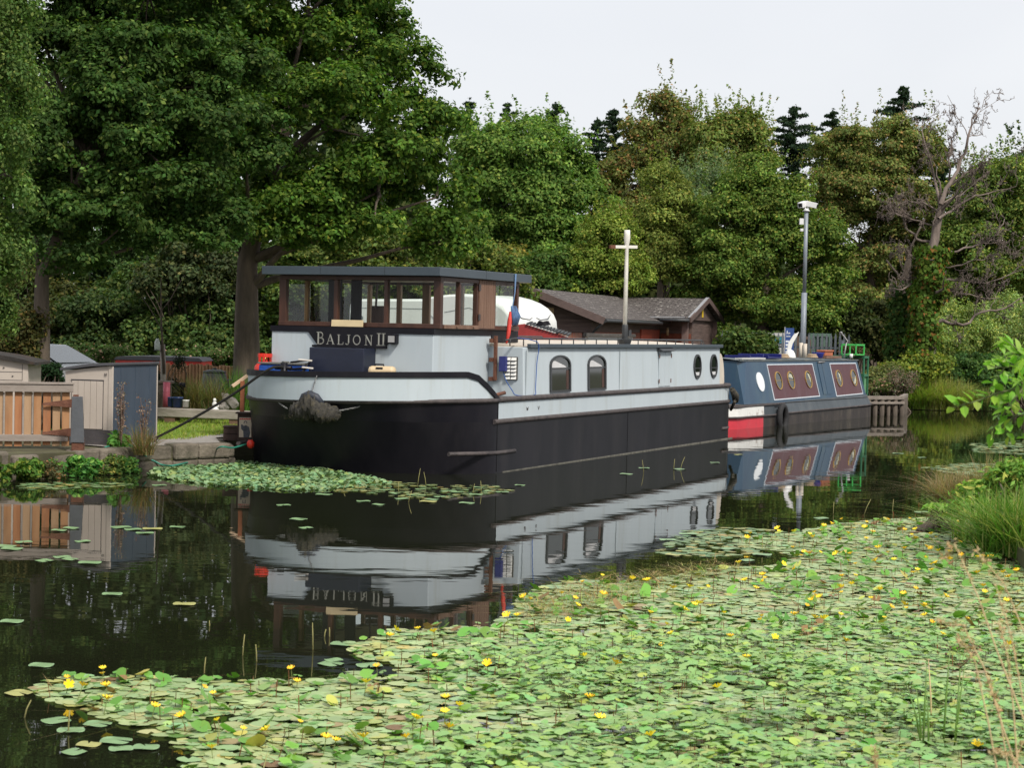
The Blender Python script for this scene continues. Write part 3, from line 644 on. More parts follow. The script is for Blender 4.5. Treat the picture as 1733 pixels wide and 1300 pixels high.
part('seat', black, fc, lambda b: (b.beam((-.05, .17, .36), (-.04, -.2, .40), .05, .03), b.beam((-.05, .12, .30), (-.04, -.2, .33), .1, .02)), .01)
for z, a, c in ((.505, .0, -.20), (.40, -.06, -.22)): part('slat', mat('slat_white', (.7, .66, .6), .5), fc, lambda b: b.beam((-.07, a, z), (-.07, c, z - .012), .05, .022), .004)
bd = part('board', mat('pale_board', (.62, .50, .30), .7, .12, 5, .1), None, lambda b: b.box(-.012, .012, -.25, .25, 0, .095), .003)
bd.name = 'wooden_board'; bd.location = BW(-.49, .03, 1.988); bd.rotation_euler = (0, rad(6), HDG); tag(bd, 'small cream wooden board leaning on the front sill of the wheelhouse', 'board')

# bow fender of knotted rope
fen = thing('bow_fender', 'shaggy knotted rope fender hanging on chains at the bow of the barge', 'fender', BW(-1.77, -.12, .88), HDG)
def fenf(b):
    n, k = 26, 14; vs = []
    for i in range(n + 1):
        a = -1 + 2 * i / n; p = a * .40; r = .112 * (1 - abs(a) ** 3.2) ** .5 * (1 + .35 * math.exp(-(a / .3) ** 2)) + .02
        sag = -.02 + .07 * math.exp(-(a / .25) ** 2) - .05 * abs(a)
        for j in range(k):
            th = 2 * PI * j / k; rr = r * (1 + .22 * math.sin(7 * th + i * 2.1) + random.uniform(-.16, .16))
            vs.append((.17 * abs(a) ** 2 + rr * math.cos(th) * .8, p, sag + rr * math.sin(th)))
    b.add(vs, [(i * k + j, i * k + (j + 1) % k, (i + 1) * k + (j + 1) % k, (i + 1) * k + j) for i in range(n) for j in range(k)], True)
ropem = mat('old_rope', (.022, .021, .020), .95, .4, 26, 1.0, col2=(.085, .078, .065), dirt=(.22, .17, .06), dirt_amt=.35, dirt_scale=16)
part('rope_body', ropem, fen, fenf)
V = blades(np.column_stack([RNG.uniform(-.05, .1, 260), RNG.uniform(-.4, .4, 260), RNG.uniform(-.12, -.02, 260)]), .07, .006, 1.0, .5, 2)
V[:, :, 2] = -.1 - (V[:, :, 2] + .1) * .6
poly_mesh('frayed_ends', V, 4, np.repeat(leafcols(260, (.08, .07, .05), .3), 2, axis=0), leafmat(), fen)
def chain(b, pts, r=.008, link=.035):
    pts = [Vector(p) for p in pts]; k = 0
    for p, q in zip(pts[:-1], pts[1:]):
        n = max(1, int((q - p).length / link)); d = (q - p).normalized(); a = d.orthogonal().normalized(); c = d.cross(a)
        for i in range(n):
            m_ = p + (q - p) * ((i + .5) / n); s_ = a if k % 2 else c; k += 1
            loop = [m_ + d * link * .62 * math.cos(2 * PI * j / 8) + s_ * link * .3 * math.sin(2 * PI * j / 8) for j in range(9)]
            b.tube(loop, r * .6, 4, False)
galv = mat('galvanised', (.28, .28, .28), .5, .2, 8, .2, metal=.5)
part('chain', galv, fen, lambda b: chain(b, [(.0, 0, .12), (-.005, -.05, .26), (.03, -.09, .44)], link=.03), label='chain up to the bulwark')
for s in (-1, 1): part('chain', galv, fen, lambda b: chain(b, [(.10, .40 * s, -.02), (.22, .56 * s, .02), (.40, .78 * s, .09)], link=.03))
part('pad', mat('rubber_pad', (.03, .035, .05), .6), fen, lambda b: b.tube([(.06, -.16, .06), (.02, -.09, .155), (.0, 0, .185), (.02, .09, .155), (.06, .16, .06)], [.05, .055, .06, .055, .05], 8))

def rope(name, pts, r, m, label, cat, n=24, smooth=True):
    P = [Vector(p) for p in pts]; Q = []
    for i in range(len(P) - 1):
        p0, p1, p2, p3 = P[max(i - 1, 0)], P[i], P[i + 1], P[min(i + 2, len(P) - 1)]
        k = max(3, n // (len(P) - 1))
        for j in range(k):
            t = j / k; Q.append(.5 * ((2 * p1) + (-p0 + p2) * t + (2 * p0 - 5 * p1 + 4 * p2 - p3) * t * t + (-p0 + 3 * p1 - 3 * p2 + p3) * t ** 3))
    Q.append(P[-1]); b = MB(); b.tube(Q, r, 7); o = b.build(name, m); return tag(o, label, cat)
ropeblack = mat('black_rope', (.012, .011, .010), .9, .3, 60, .8)
a_, e_ = Vector((-5.06, 26.62, .33)), BW(-1.52, .66, 1.385)
rope('mooring_rope', [a_, a_.lerp(e_, .33) + Vector((0, 0, -.045)), a_.lerp(e_, .67) + Vector((0, 0, -.05)), e_, BW(-1.18, .62, 1.40)], .019, ropeblack, 'thick black mooring rope running from the bank up to the bow of the barge', 'rope')
# strap, pennant and cloth at the wheelhouse corner
bluem = mat('strap_blue', (.14, .24, .42), .8, .15, 20, .2)
t1_ = 1.90
tag(part('boat_strap', bluem, None, lambda b: (b.add([BW(t1_, -1.2, 2.832), BW(t1_ + .06, -1.2, 2.832), BW(t1_ + .06, -1.482, 2.83), BW(t1_, -1.482, 2.83), BW(t1_ - .01, -1.486, 2.55), BW(t1_ + .02, -1.486, 2.55), BW(t1_ - .08, -1.47, 2.27), BW(t1_ - .05, -1.47, 2.27)], [(0, 1, 2, 3), (3, 2, 5, 4), (4, 5, 7, 6)]))), 'blue webbing strap hanging over the wheelhouse roof edge', 'strap')
bpy.data.objects['boat_strap'].modifiers.new('thickness', 'SOLIDIFY').thickness = .004
tag(part('red_pennant', mat('pennant_red', (.50, .04, .03), .7, .2, 8, .3), None, lambda b: b.tube([BW(1.62, -1.49, 1.79), BW(1.66, -1.50, 1.93), BW(1.72, -1.49, 2.12), BW(1.78, -1.47, 2.26)], [.012, .032, .035, .015], 8)), 'furled red flag on a short staff at the wheelhouse side', 'flag')
def clothf(b):
    for k in range(4):
        x = 1.86 + k * .05; b.tube([BW(x - .02, -1.46, 2.35), BW(x + .02 * k, -1.48, 2.2), BW(x + .03, -1.47, 2.06 + .02 * (k % 2))], [.012, .032, .018], 6)
tag(part('blue_cloth', mat('cloth_blue', (.07, .13, .26), .9, .5, 10, .4), None, clothf), 'bunched blue cloth tied beside the red flag', 'cloth')
tag(part('battery_box', mat('box_blue', (.02, .025, .15), .5, .1), None, lambda b: b.box(-.05, .02, -.055, .055, 0, .22), .008), 'small dark blue electric box beside the white vents of the barge', 'electric box')
o = bpy.data.objects['battery_box']; o.location = BW(1.285, -1.60, 1.385); o.rotation_euler = (0, 0, HDG)
cab = mat('cable_blue', (.03, .09, .30), .5)
rope('power_cable', [BW(1.27, -1.60, 1.39), BW(1.26, -1.66, 1.25), BW(1.2, -1.78, 1.12), BW(1.1, -1.9, 1.05), BW(1.6, -1.96, 1.045), BW(1.72, -1.93, 1.15), BW(1.76, -1.925, 1.5), BW(1.78, -1.94, 1.78), BW(1.6, -1.9, 1.85), BW(1.3, -1.8, 1.88)], .007, cab, 'thin blue power cable looping down the barge cabin side', 'cable', 70)
# letters W V on the strake
def wvf(b):
    for x, s in ((1.0, 'W'), (1.42, 'V')):
        pts = [(0, .05), (.02, 0), (.035, .04), (.05, 0), (.07, .05)] if s == 'W' else [(0, .05), (.03, 0), (.06, .05)]
        for (a, z), (c, q) in zip(pts[:-1], pts[1:]): b.beam((x + a, -2.103, .84 + z), (x + c, -2.103, .84 + q), .008, .004, (0, 1, 0))
part('draught_letters', rubm, barge, wvf)
# tyre-like bundle hanging at the stern quarter
tag(part('old_fender', ropem, None, lambda b: (b.tube([BW(10.75, -2.15, .95), BW(10.95, -2.16, .82), BW(11.1, -2.12, .72)], [.05, .075, .06], 8), b.tube([BW(10.9, -2.17, .72), BW(11.2, -2.0, .54)], .03, 7), b.tube([BW(10.3, -2.13, 1.03), BW(10.75, -2.15, .95)], .008, 5))), 'weathered rope and timber fender hanging at the barge stern', 'fender')
# ================================================================== NARROWBOAT
navy = mat('narrowboat_blue', (.022, .052, .10), .40, .12, 2.5, .1, col2=(.032, .075, .12), stretch=(1, 1, .16), dirt=(.085, .11, .11), dirt_amt=.5, dirt_scale=2.6)
maroon = mat('panel_maroon', (.085, .032, .038), .5, .12, 4, .05, dirt=(.15, .11, .13), dirt_amt=.45, stretch=(1, 1, .15))
linew = mat('coach_line', (.55, .60, .66), .5, .05)
gold = mat('gold_rim', (.42, .27, .08), .4, .1, metal=.3)
greyb = mat('strake_grey', (.055, .068, .080), .55, .2, 3, .2, stretch=(1, 1, .3), dirt=(.12, .11, .10), dirt_amt=.4)
redb = mat('stern_red', (.55, .035, .055), .5, .1, 5, .1, dirt=(.45, .12, .12), dirt_amt=.4)
whb = mat('stern_white', (.70, .70, .68), .5, .05, 5, .1, dirt=(.14, .05, .025), dirt_amt=.95, dirt_scale=6)
H2 = math.atan2(math.cos(rad(29)), math.sin(rad(29)))
NO = Vector((4.5226, 41.438, 0)); nbt = thing('narrowboat', 'blue narrowboat with maroon panels moored behind the barge', 'narrowboat', NO, H2)
NM = Matrix.Translation(NO) @ Matrix.Rotation(H2, 4, 'Z')
def NW(t, p, z): return NM @ Vector((t, p, z))
nbo = [(-2.2, -.55), (-1.9, -.85), (-1.4, -1.02), (-.9, -1.05), (7.0, -1.05), (7.35, -1.03), (7.62, -.96), (7.62, .96), (7.35, 1.03), (7.0, 1.05), (-.9, 1.05), (-1.4, 1.02), (-1.9, .85), (-2.2, .55)]
def nlev(b, z0, z1, sel=lambda q: True, off=0.0):
    k = len(nbo)
    for i in range(k):
        q0, q1 = nbo[i], nbo[(i + 1) % k]
        if sel(q0) and sel(q1):
            f = 1 + off
            b.add([(q0[0], q0[1] * f, z0), (q1[0], q1[1] * f, z0), (q1[0], q1[1] * f, z1), (q0[0], q0[1] * f, z1)], [(0, 1, 2, 3)])
def hull2(b): nlev(b, -.4, .26)
part('hull', mat('narrow_hull', (.020, .016, .016), .55, .3, 3, .3, col2=(.05, .04, .035), stretch=(1, 1, .3), dirt=(.14, .12, .09), dirt_amt=.5), nbt, hull2)
def upp(b):
    b.add([(.72, -1.05, .26), (7.0, -1.05, .30), (7.35, -1.03, .30), (7.62, -.96, .32), (7.55, -.86, .57), (7.3, -.93, .56), (7.0, -.95, .56), (.72, -.97, .50)], [(0, 1, 6, 7), (1, 2, 5, 6), (2, 3, 4, 5)])
    b.add([(.04, -1.05, .26), (.72, -1.05, .26), (.72, -1.04, .47), (.04, -1.04, .47)], [(0, 1, 2, 3)])
    b.add([(7.62, -.96, .26), (7.62, .96, .26), (7.55, .86, .57), (7.55, -.86, .57)], [(0, 1, 2, 3)])
    b.add([(7.0, 1.05, .26), (-.9, 1.05, .26), (-.9, 1.02, .5), (7.0, .97, .56)], [(0, 1, 2, 3)])
part('gunwale_strake', greyb, nbt, upp)
part('stern_band', redb, nbt, lambda b: (b.add([(-2.2, -.55, .0), (-1.9, -.86, .0), (-1.4, -1.03, .0), (-.9, -1.056, .0), (.04, -1.056, .0), (.04, -1.056, .235), (-.9, -1.056, .235), (-1.4, -1.03, .235), (-1.9, -.86, .235), (-2.2, -.55, .235)], [(0, 1, 8, 9), (1, 2, 7, 8), (2, 3, 6, 7), (3, 4, 5, 6)])))
part('counter', whb, nbt, lambda b: (b.add([(-2.2, -.57, .26), (-1.9, -.88, .26), (-1.4, -1.05, .26), (-.9, -1.07, .26), (.04, -1.07, .26), (.04, -1.06, .455), (-.9, -1.06, .455), (-1.4, -1.04, .455), (-1.9, -.87, .455), (-2.2, -.56, .455)], [(0, 1, 8, 9), (1, 2, 7, 8), (2, 3, 6, 7), (3, 4, 5, 6)])))
part('rub_rail', rubm, nbt, lambda b: (b.tube([(-2.2, -.58, .245), (-1.9, -.9, .245), (-1.4, -1.07, .245), (.7, -1.075, .245), (.8, -1.07, .26), (7.0, -1.07, .30), (7.36, -1.045, .31), (7.63, -.97, .32)], .022, 6), b.tube([(-2.2, -.58, .47), (-1.9, -.88, .47), (-1.4, -1.05, .47), (1.3, -1.05, .48)], .025, 6)))
part('deck', deckm, nbt, lambda b: b.add([(t * .99, p * .95, .50) for t, p in nbo], [tuple(range(len(nbo)))]))
def cab2(b):
    b.add([(-.75, -.92, .5), (-.45, -.93, .5), (7.35, -.93, .5), (7.35, .93, .5), (-.75, .9, .5), (-.62, -.66, 1.43), (-.28, -.74, 1.435), (7.10, -.74, 1.41), (7.10, .74, 1.41), (-.62, .66, 1.43)],
          [(0, 1, 6, 5), (1, 2, 7, 6), (2, 3, 8, 7), (3, 4, 9, 8), (4, 0, 5, 9)])
part('cabin', navy, nbt, cab2)
def side2(t, z, d=0.0):
    """point on the leaning starboard cabin side"""
    f = (z - .5) / .93; return (t - (.0 if t > 1 else 0), -.93 + .19 * f - d, z)
part('roof', mat('narrow_roof', (.09, .11, .12), .7, .2, 4, .2, dirt=(.3, .27, .22), dirt_amt=.5), nbt, lambda b: (b.add([(-.66, p, 1.435 + .05 * (1 - (p / .76) ** 2)) for p in (-.76, -.4, 0, .4, .76)] + [(7.14, p, 1.415 + .05 * (1 - (p / .76) ** 2)) for p in (-.76, -.4, 0, .4, .76)], [(i, i + 1, i + 6, i + 5) for i in range(4)], True), b.beam((-.66, -.75, 1.44), (7.14, -.75, 1.42), .03, .03), b.beam((-.66, .75, 1.44), (7.14, .75, 1.42), .03, .03)))
def panel(t0, t1, t0b, t1b, ts):
    q = [(t0, 1.33), (t1, 1.33), (t1b, .60), (t0b, .575)]
    pn = part('side_panel', maroon, nbt, lambda b: b.prism(q, 0, lambda a, z, k: side2(a, z, .010 * (1 - k))))
    c = [((t0 + t1) / 2, .96)] * 4; cx = sum(a for a, z in q) / 4; cz = sum(z for a, z in q) / 4
    ou = [(cx + (a - cx) * 1.0 + math.copysign(.03, a - cx), z + math.copysign(.022, z - cz)) for a, z in q]
    part('coach_line', linew, pn, lambda b: b.ring(ou, [(a, z) for a, z in q], lambda a, z, k: side2(a, z, .015 * (1 - k))))
    for t, ang in ts:
        cir = lambda r: [(t + r * math.cos(2 * PI * i / 20) - .12 * r * math.sin(2 * PI * i / 20), .985 + r * math.sin(2 * PI * i / 20)) for i in range(20)]
        ph = part('porthole', gold, nbt, lambda b: (b.ring(cir(.200), cir(.183), lambda a, z, k: side2(a, z, .03 * (1 - k))), b.box(t - .17, t + .17, side2(t, .985)[1] - .02, side2(t, .985)[1] - .005, .98, .99)))
        part('pane', darkglass, ph, lambda b: b.prism(cir(.185), 0, lambda a, z, k: side2(a, z, .016 * (1 - k))))
        if ang is not None: part('curtain', mat('net_curtain', (.42, .42, .33), .8), ph, lambda b: b.prism([(t + .15 * math.cos(ang + x), .985 + .15 * math.sin(ang + x)) for x in (0, .8, 1.6, 2.4)], 0, lambda a, z, k: side2(a, z, .019 * (1 - k))))
panel(.92, 3.78, 1.02, 3.92, ((1.44, None), (2.22, .2), (3.36, -.6)))
panel(5.02, 6.90, 5.14, 7.06, ((5.48, -.8), (6.58, -2.0)))
wd_ = part('blanked_porthole', mat('porthole_white', (.72, .75, .78), .4, .03), nbt, lambda b: b.prism([(.36 + .21 * math.cos(2 * PI * i / 22) - .025 * math.sin(2 * PI * i / 22), .97 + .21 * math.sin(2 * PI * i / 22)) for i in range(22)], 0, lambda a, z, k: side2(a, z, .014 * (1 - k))))
hd = part('side_doors', navy, nbt, lambda b: (b.prism([(4.16, 1.36), (4.42, 1.36), (4.50, .62), (4.24, .62)], 0, lambda a, z, k: side2(a, z, .012 * (1 - k))), b.prism([(4.44, 1.36), (4.72, 1.36), (4.80, .62), (4.52, .62)], 0, lambda a, z, k: side2(a, z, .012 * (1 - k)))))
part('handle', galv, hd, lambda b: b.tube([side2(4.18, 1.38, .03), side2(4.62, 1.385, .03)], .018, 6))
# things lying on its roof
def on_roof(name, label, cat, t, p, fn, m, rz=0.0, bevel=0.0, z=1.47):
    o = part(name, m, None, fn, bevel); o.location = NW(t, p, z); o.rotation_euler = (0, 0, H2 + rz); return tag(o, label, cat)
pv = mat('panel_navy', (.01, .015, .12), .3, .2, 3)
for i, (t, dz, lb) in enumerate(((.85, 0, 'dark blue folded tray on the roof by the narrowboat stern'), (1.95, 0, 'dark blue solar tray on the narrowboat roof above the first porthole'))):
    on_roof('roof_tray', lb, 'tray', t, -.25, lambda b: (b.box(-.42, .42, -.3, .3, .0, .03), b.box(-.42, -.36, -.3, .3, .03, .07), b.box(.36, .42, -.3, .3, .03, .10)), pv, bevel=.004)
on_roof('roof_board', 'long pale board lying along the edge of the narrowboat roof', 'board', .35, -.6, lambda b: b.box(-.7, .7, -.08, .08, -.01, .02), mat('pale_plank', (.5, .5, .48), .7, .1, 4, .1, stretch=(.3, 1, 1)), .0)
on_roof('white_bucket', 'upturned white bowl on the narrowboat roof', 'bowl', 3.3, -.4, lambda b: b.lathe([(.14, 0), (.135, .03), (.12, .10), (.08, .17), (.03, .20)], n=18), louf and MATS['louvre_white'])
on_roof('white_sail_board', 'white curved fin leaning up on the narrowboat roof', 'fin', 3.55, -.3, lambda b: b.prism([(-.05, 0), (.03, 0), (.02, .18), (.06, .34), (.16, .52), (.20, .62), (.07, .54), (-.04, .36), (-.07, .18)], 0, lambda a, z, k: (a, -.02 + .03 * k, z)), MATS['louvre_white'], rz=-1.1, bevel=.004)
on_roof('white_bottle', 'tall pair of cream tubes standing on the narrowboat roof', 'tubes', 4.3, -.35, lambda b: (b.tube([(0, -.05, 0), (0, -.05, .34)], .045, 10), b.tube([(.02, .06, 0), (.02, .06, .36)], .045, 10)), cream)
for i, (t, lb) in enumerate(((2.75, 'small tan coil of rope on the narrowboat roof nearest its stern'), (4.65, 'tan coil of rope on the roof beside the blue tub'))):
    on_roof('rope_coil', lb, 'rope coil', t, -.45, lambda b: [b.tube([((.13 - .02 * j) * math.cos(2 * PI * k / 14), (.13 - .02 * j) * math.sin(2 * PI * k / 14), .02 + .03 * j) for k in range(15)], .018, 6) for j in range(3)], mat('tan_rope', (.40, .30, .20), .9, .3, 30, .5))
on_roof('blue_tub', 'purple blue plastic tub on the narrowboat roof', 'tub', 5.2, -.4, lambda b: b.lathe([(.11, 0), (.15, .12), (.16, .13), (.14, .13), (.10, .02)], n=16), mat('tub_blue', (.05, .06, .42), .45))
on_roof('flower_trough', 'terracotta trough on a board on the narrowboat roof', 'trough', 5.85, -.35, lambda b: (b.box(-.28, .28, -.1, .1, .05, .16), b.box(-.30, .30, -.12, .12, .15, .19)), mat('terracotta', (.36, .12, .06), .8, .2, 8, .2), bevel=.01)
on_roof('roof_plank', 'thick tan plank under the terracotta trough', 'plank', 6.05, -.38, lambda b: b.box(-.55, .55, -.13, .13, -.01, .045), wood2)
on_roof('mug', 'small white mug near the forward end of the narrowboat roof', 'mug', 6.95, -.64, lambda b: (b.lathe([(.04, 0), (.045, .1), (.038, .1), (.035, .01)], n=12), b.tube([(.045, 0, .08), (.07, 0, .05), (.045, 0, .02)], .007, 5)), MATS['louvre_white'])
greenp = mat('green_metal', (.03, .14, .07), .5, .2, 4, .1); bgreen = mat('bright_green_plastic', (.05, .42, .08), .45, .08)
cr = thing('cratch_frame', 'dark green slatted frame at the forward end of the narrowboat', 'frame', NW(7.40, 0, .5), H2)
def crf(b):
    for p in (-.82, .72):
        for t in (-.02, .30): b.box(t, t + .04, p - .02, p + .02, 0.02, 1.02)
    for z in (.50, .96):
        b.box(-.02, .34, -.845, -.805, z, z + .06); b.box(.30, .34, -.8, .7, z, z + .06)
part('bars', greenp, cr, crf, .003)
part('panel', mat('green_net', (.10, .26, .12), .8, .3, 20, .3), cr, lambda b: b.box(.04, .28, -.80, -.79, .05, .5))
gc = thing('green_crate', 'bright green plastic crate perched on the green frame at the forward end of the narrowboat', 'crate', NW(7.42, -.52, 1.535), H2)
part('frame', bgreen, gc, lambda b: ([b.box(a, a + .03, c, c + .03, 0, .27) for a in (-.33, .30) for c in (-.2, .17)], b.box(-.33, .33, -.2, -.17, .24, .28), b.box(-.33, .33, .17, .2, .24, .28), b.box(-.33, -.30, -.17, .17, .24, .28), b.box(.30, .33, -.17, .17, .24, .28), b.box(-.33, .33, -.2, .2, 0, .03)), .003)
on_roof('anchor_arm', 'bent grey metal arm rising beside the green crate', 'metal arm', 6.95, -.45, lambda b: (b.tube([(0, 0, 0), (.15, 0, .35), (.25, 0, .42), (-.25, 0, .62)], .018, 6), b.tube([(-.25, 0, .62), (-.30, 0, .60)], .04, 8)), galv)
tag(part('tyre', mat('tyre_rubber', (.018, .018, .020), .8, .2, 12, .3), None, lambda b: (b.tube([NW(.95 + .20 * math.cos(2 * PI * i / 20), -1.15, .17 + .27 * math.sin(2 * PI * i / 20)) for i in range(21)], .065, 8, False))), 'black car tyre fender hanging on the narrowboat side', 'tyre')

# ================================================================== LANDING STAGE
pile = mat('pile_timber', (.045, .036, .028), .9, .35, 6, .6, stretch=(1, 1, .2), col2=(.12, .095, .075))
ls = thing('landing_stage', 'low timber piled landing stage beyond the narrowboat', 'landing stage', (0, 0, 0))
p0, p1, p2 = Vector((7.9, 47.35, 0)), Vector((10.0, 48.45, 0)), Vector((10.55, 50.6, 0))
def pilef(a, c, n):
    for i in range(n):
        q = a.lerp(c, i / (n - 1)); part('pile', pile, ls, lambda b: b.tube([q + Vector((0, 0, -.5)), q + Vector((0, 0, .43 + random.uniform(-.02, .02)))], random.uniform(.055, .075), 8))
pilef(p0, p1, 12); pilef(p1 + (p2 - p1) * .1, p2, 9)
off_ = Vector((-.1, .12, 0))
part('cap_beam', mat('cap_timber', (.20, .17, .145), .9, .25, 5, .4), ls, lambda b: (b.beam(p0 + Vector((0, 0, .46)), p1 + Vector((.03, 0, .46)), .12, .09), b.beam(p1 + Vector((0, .08, .462)), p2 + Vector((0, 0, .462)), .12, .09), b.beam(p0 + Vector((.03, -.07, .33)), p1 + Vector((.05, -.07, .33)), .05, .06)), .01)
part('fill', soil, ls, lambda b: b.add([(p0.x, p0.y + .1, .40), (p1.x - .05, p1.y + .1, .40), (p2.x - .05, p2.y, .40), (8, 52, .40), (6.6, 49.2, .40)], [(0, 1, 2, 3, 4)]))

# ================================================================== BANK AND GARDEN (left)
gtw = mat('gate_orange_timber', (.28, .12, .045), .75, .3, 2.2, .4, stretch=(2, 2, .35), col2=(.42, .24, .12), dirt=(.16, .08, .04), dirt_amt=.5, dirt_scale=3)
gvar = [gtw] + [mat('gate_timber_%s' % n_, c_, .8, .3, 2.2 + k_, .4, stretch=(2, 2, .35), col2=d_, dirt=(.14, .08, .05), dirt_amt=.6, dirt_scale=3 + k_) for k_, (n_, c_, d_) in enumerate((('pale', (.30, .175, .09), (.42, .28, .17)), ('rust', (.27, .10, .04), (.42, .20, .09)), ('brown', (.22, .11, .05), (.38, .20, .09))))]
gtg = mat('gate_grey_timber', (.17, .14, .12), .9, .3, 3, .6, stretch=(.4, 1, 1), col2=(.32, .28, .25), dirt=(.08, .04, .025), dirt_amt=.6)
ga, gb = G(-60, 757, .30), G(118, 757, .30)
gd = (gb - ga); gl = gd.length; gx = gd.normalized(); ghd = math.atan2(gx.y, gx.x)
gate = thing('timber_gate', 'old low timber gate with orange brown boards and rusty strap hinges', 'gate', ga, ghd)
zt_ = W(60, 648, ga.lerp(gb, .7).y).z - .30
n_ = 11; pw = gl / n_
for i in range(n_):
    x0 = gl - (i + 1) * pw + .015
    j = random.uniform(-.01, .015)
    part('board', gvar[(i * 5 + i // 3) % 4], gate, lambda b: b.box(x0, x0 + pw * .80, -.012, .012, .02 + j, zt_ - .08 + j), .004)
part('top_rail', gtg, gate, lambda b: (b.box(-.02, gl + .03, -.07, -.014, zt_ - .12, zt_ - .02), b.box(-.02, gl + .04, -.085, .06, zt_ - .018, zt_ + .01)), .006)
part('bottom_rail', gtg, gate, lambda b: b.box(-.02, gl - .03, -.06, -.014, .08, .17), .006)
for i in range(n_): part('muntin', gtg, gate, lambda b: b.box(gl - (i + 1) * pw - .012, gl - (i + 1) * pw + .008, -.03, -.0135, .18, zt_ - .13)) if i in (3, 4, 6, 7, 8, 9) else None
for z in (zt_ - .28, .19):
    h_ = part('strap_hinge', rustm, gate, lambda b: b.prism([(gl - .37, z - .01), (gl + .04, z - .045), (gl + .04, z + .075), (gl - .37, z + .015)], 0, lambda a, c, k: (a, -.075 + .006 * k, c)))
    part('knuckle', rustm, h_, lambda b: (b.box(gl + .03, gl + .10, -.08, -.06, z - .07, z + .13), b.tube([(gl + .04, -.08, z - .06), (gl + .04, -.08, z + .12)], .014, 6)))
slate = mat('slate_board', (.075, .08, .09), .7, .15, 5, .2)
sb = part('slate_slab', slate, None, lambda b: b.prism([(0, .10), (.18, .10), (.135, .70), (0.0, .70)], 0, lambda a, z, k: (a, .03 * k + .1 * z, z)), .004)
sb.location = G(119, 762, .30) + Vector((.0, -.02, 0)); tag(sb, 'grey slate slab leaning between the timber gate and the beige shed', 'slab')
rb_ = part('rusty_block', rustm, None, lambda b: b.box(0, .15, 0, .12, 0, .17), .01); rb_.location = G(120, 763, .29) + Vector((.01, -.03, 0)); tag(rb_, 'rusty iron block at the foot of the slate slab', 'iron block')
# beige and slate blue garden shed
bei = mat('shed_beige_plastic', (.47, .41, .36), .6, .05, 4, .08); sbl = mat('shed_slate_blue', (.055, .075, .105), .5, .12, 3, .1, stretch=(1, 1, .3)); sgr = mat('shed_dark_trim', (.06, .055, .06), .6, .15, 6, .15)
F_ = Vector((-5.45, 25.76, .30)); R_ = Vector((-5.10, 27.13, .30)); ax = (R_ - F_).normalized(); sl = (R_ - F_).length; shd = math.atan2(ax.y, ax.x)
shed = thing('garden_shed', 'upright plastic garden shed with beige doors and a slate blue side', 'shed', F_, shd)
Hs, Wl = 1.09, .70
shb = part('walls', bei, shed, lambda b: b.add([(0, 0, .20), (0, Wl, .20), (0, Wl, Hs - .09), (0, 0, Hs), (sl, 0, .2), (sl, Wl, .2), (sl, Wl, Hs - .09), (sl, 0, Hs)], [(0, 1, 2, 3), (1, 5, 6, 2), (4, 7, 6, 5)]))
part('side_wall', sbl, shed, lambda b: (b.add([(.012, -.002, 0), (sl, -.002, 0), (sl, -.002, Hs), (.012, -.002, Hs)], [(0, 1, 2, 3)]), [b.box(sl * f, sl * f + .012, -.010, -.002, .03, Hs - .02) for f in (.18, .5, .82)]))
part('corner_trim', bei, shed, lambda b: (b.box(-.012, .014, -.016, .05, .2, Hs - .01), b.box(sl - .01, sl + .01, -.014, .0, 0.02, Hs - .01)), .004)
part('plinth', sgr, shed, lambda b: b.box(-.008, .02, -.004, Wl, 0, .205))
dd = part('door', bei, shed, lambda b: [b.box(-.014, -.002, .135 + i * .093, .135 + i * .093 + .088, .215, Hs - .22) for i in range(5)], .003)
part('door_groove', sgr, dd, lambda b: (b.box(-.0035, -.001, .125, .605, .21, Hs - .205), b.box(-.012, -.002, .12, .61, Hs - .212, Hs - .2)))
part('vent', sgr, shed, lambda b: [b.box(-.014, -.011, .075 + i * .022, .09 + i * .022, Hs - .12 - j * .02, Hs - .107 - j * .02) for i in range(2) for j in range(2)])
part('roof', mat('shed_roof_grey', (.075, .075, .085), .5, .1, 5, .1), shed, lambda b: b.prism([(-.03, Hs + .005), (Wl * .45, Hs - .02), (Wl + .06, Hs - .085), (Wl + .06, Hs - .05), (Wl * .45, Hs + .02), (-.03, Hs + .04)], 0, lambda a, z, k: (-.05 + (sl + .08) * k, a, z)), .004)
# small shed behind the gate
s2 = thing('small_shed', 'low beige shed with a dark mossy roof behind the timber gate', 'shed', W(-60, 660, 27.5) * 1.0, 0.0)
s2.location.z = .3; s2.rotation_euler = (0, 0, .06)
hz = W(46, 612, 27.5).z - .3; xr = W(46, 640, 27.5).x - s2.location.x
part('walls', bei, s2, lambda b: b.prism([(0, 0), (xr, 0), (xr, hz - .03), (0, hz + .10)], 0, lambda a, z, k: (a, k * 1.0, z)))
part('cladding_line', sgr, s2, lambda b: (b.box(0, xr - .08, -.004, 0, hz - .16, hz - .154), b.box(0, xr - .08, -.004, 0, hz - .28, hz - .274), b.box(xr - .086, xr - .08, -.004, 0, hz - .28, hz - .04), b.lathe([(.012, 0), (.012, .01)], (xr - .35, -.008, hz - .1), 8), b.lathe([(.012, 0), (.012, .01)], (xr - .22, -.008, hz - .22), 8)))
part('roof', mat('felt_roof', (.03, .026, .024), .95, .3, 6, .5, dirt=(.09, .04, .02), dirt_amt=.7), s2, lambda b: b.prism([(-.1, hz + .12), (xr + .12, hz - .05), (xr + .12, hz - .01), (xr - .25, hz + .07), (-.1, hz + .17)], 0, lambda a, z, k: (a, -.08 + k * 1.2, z)))
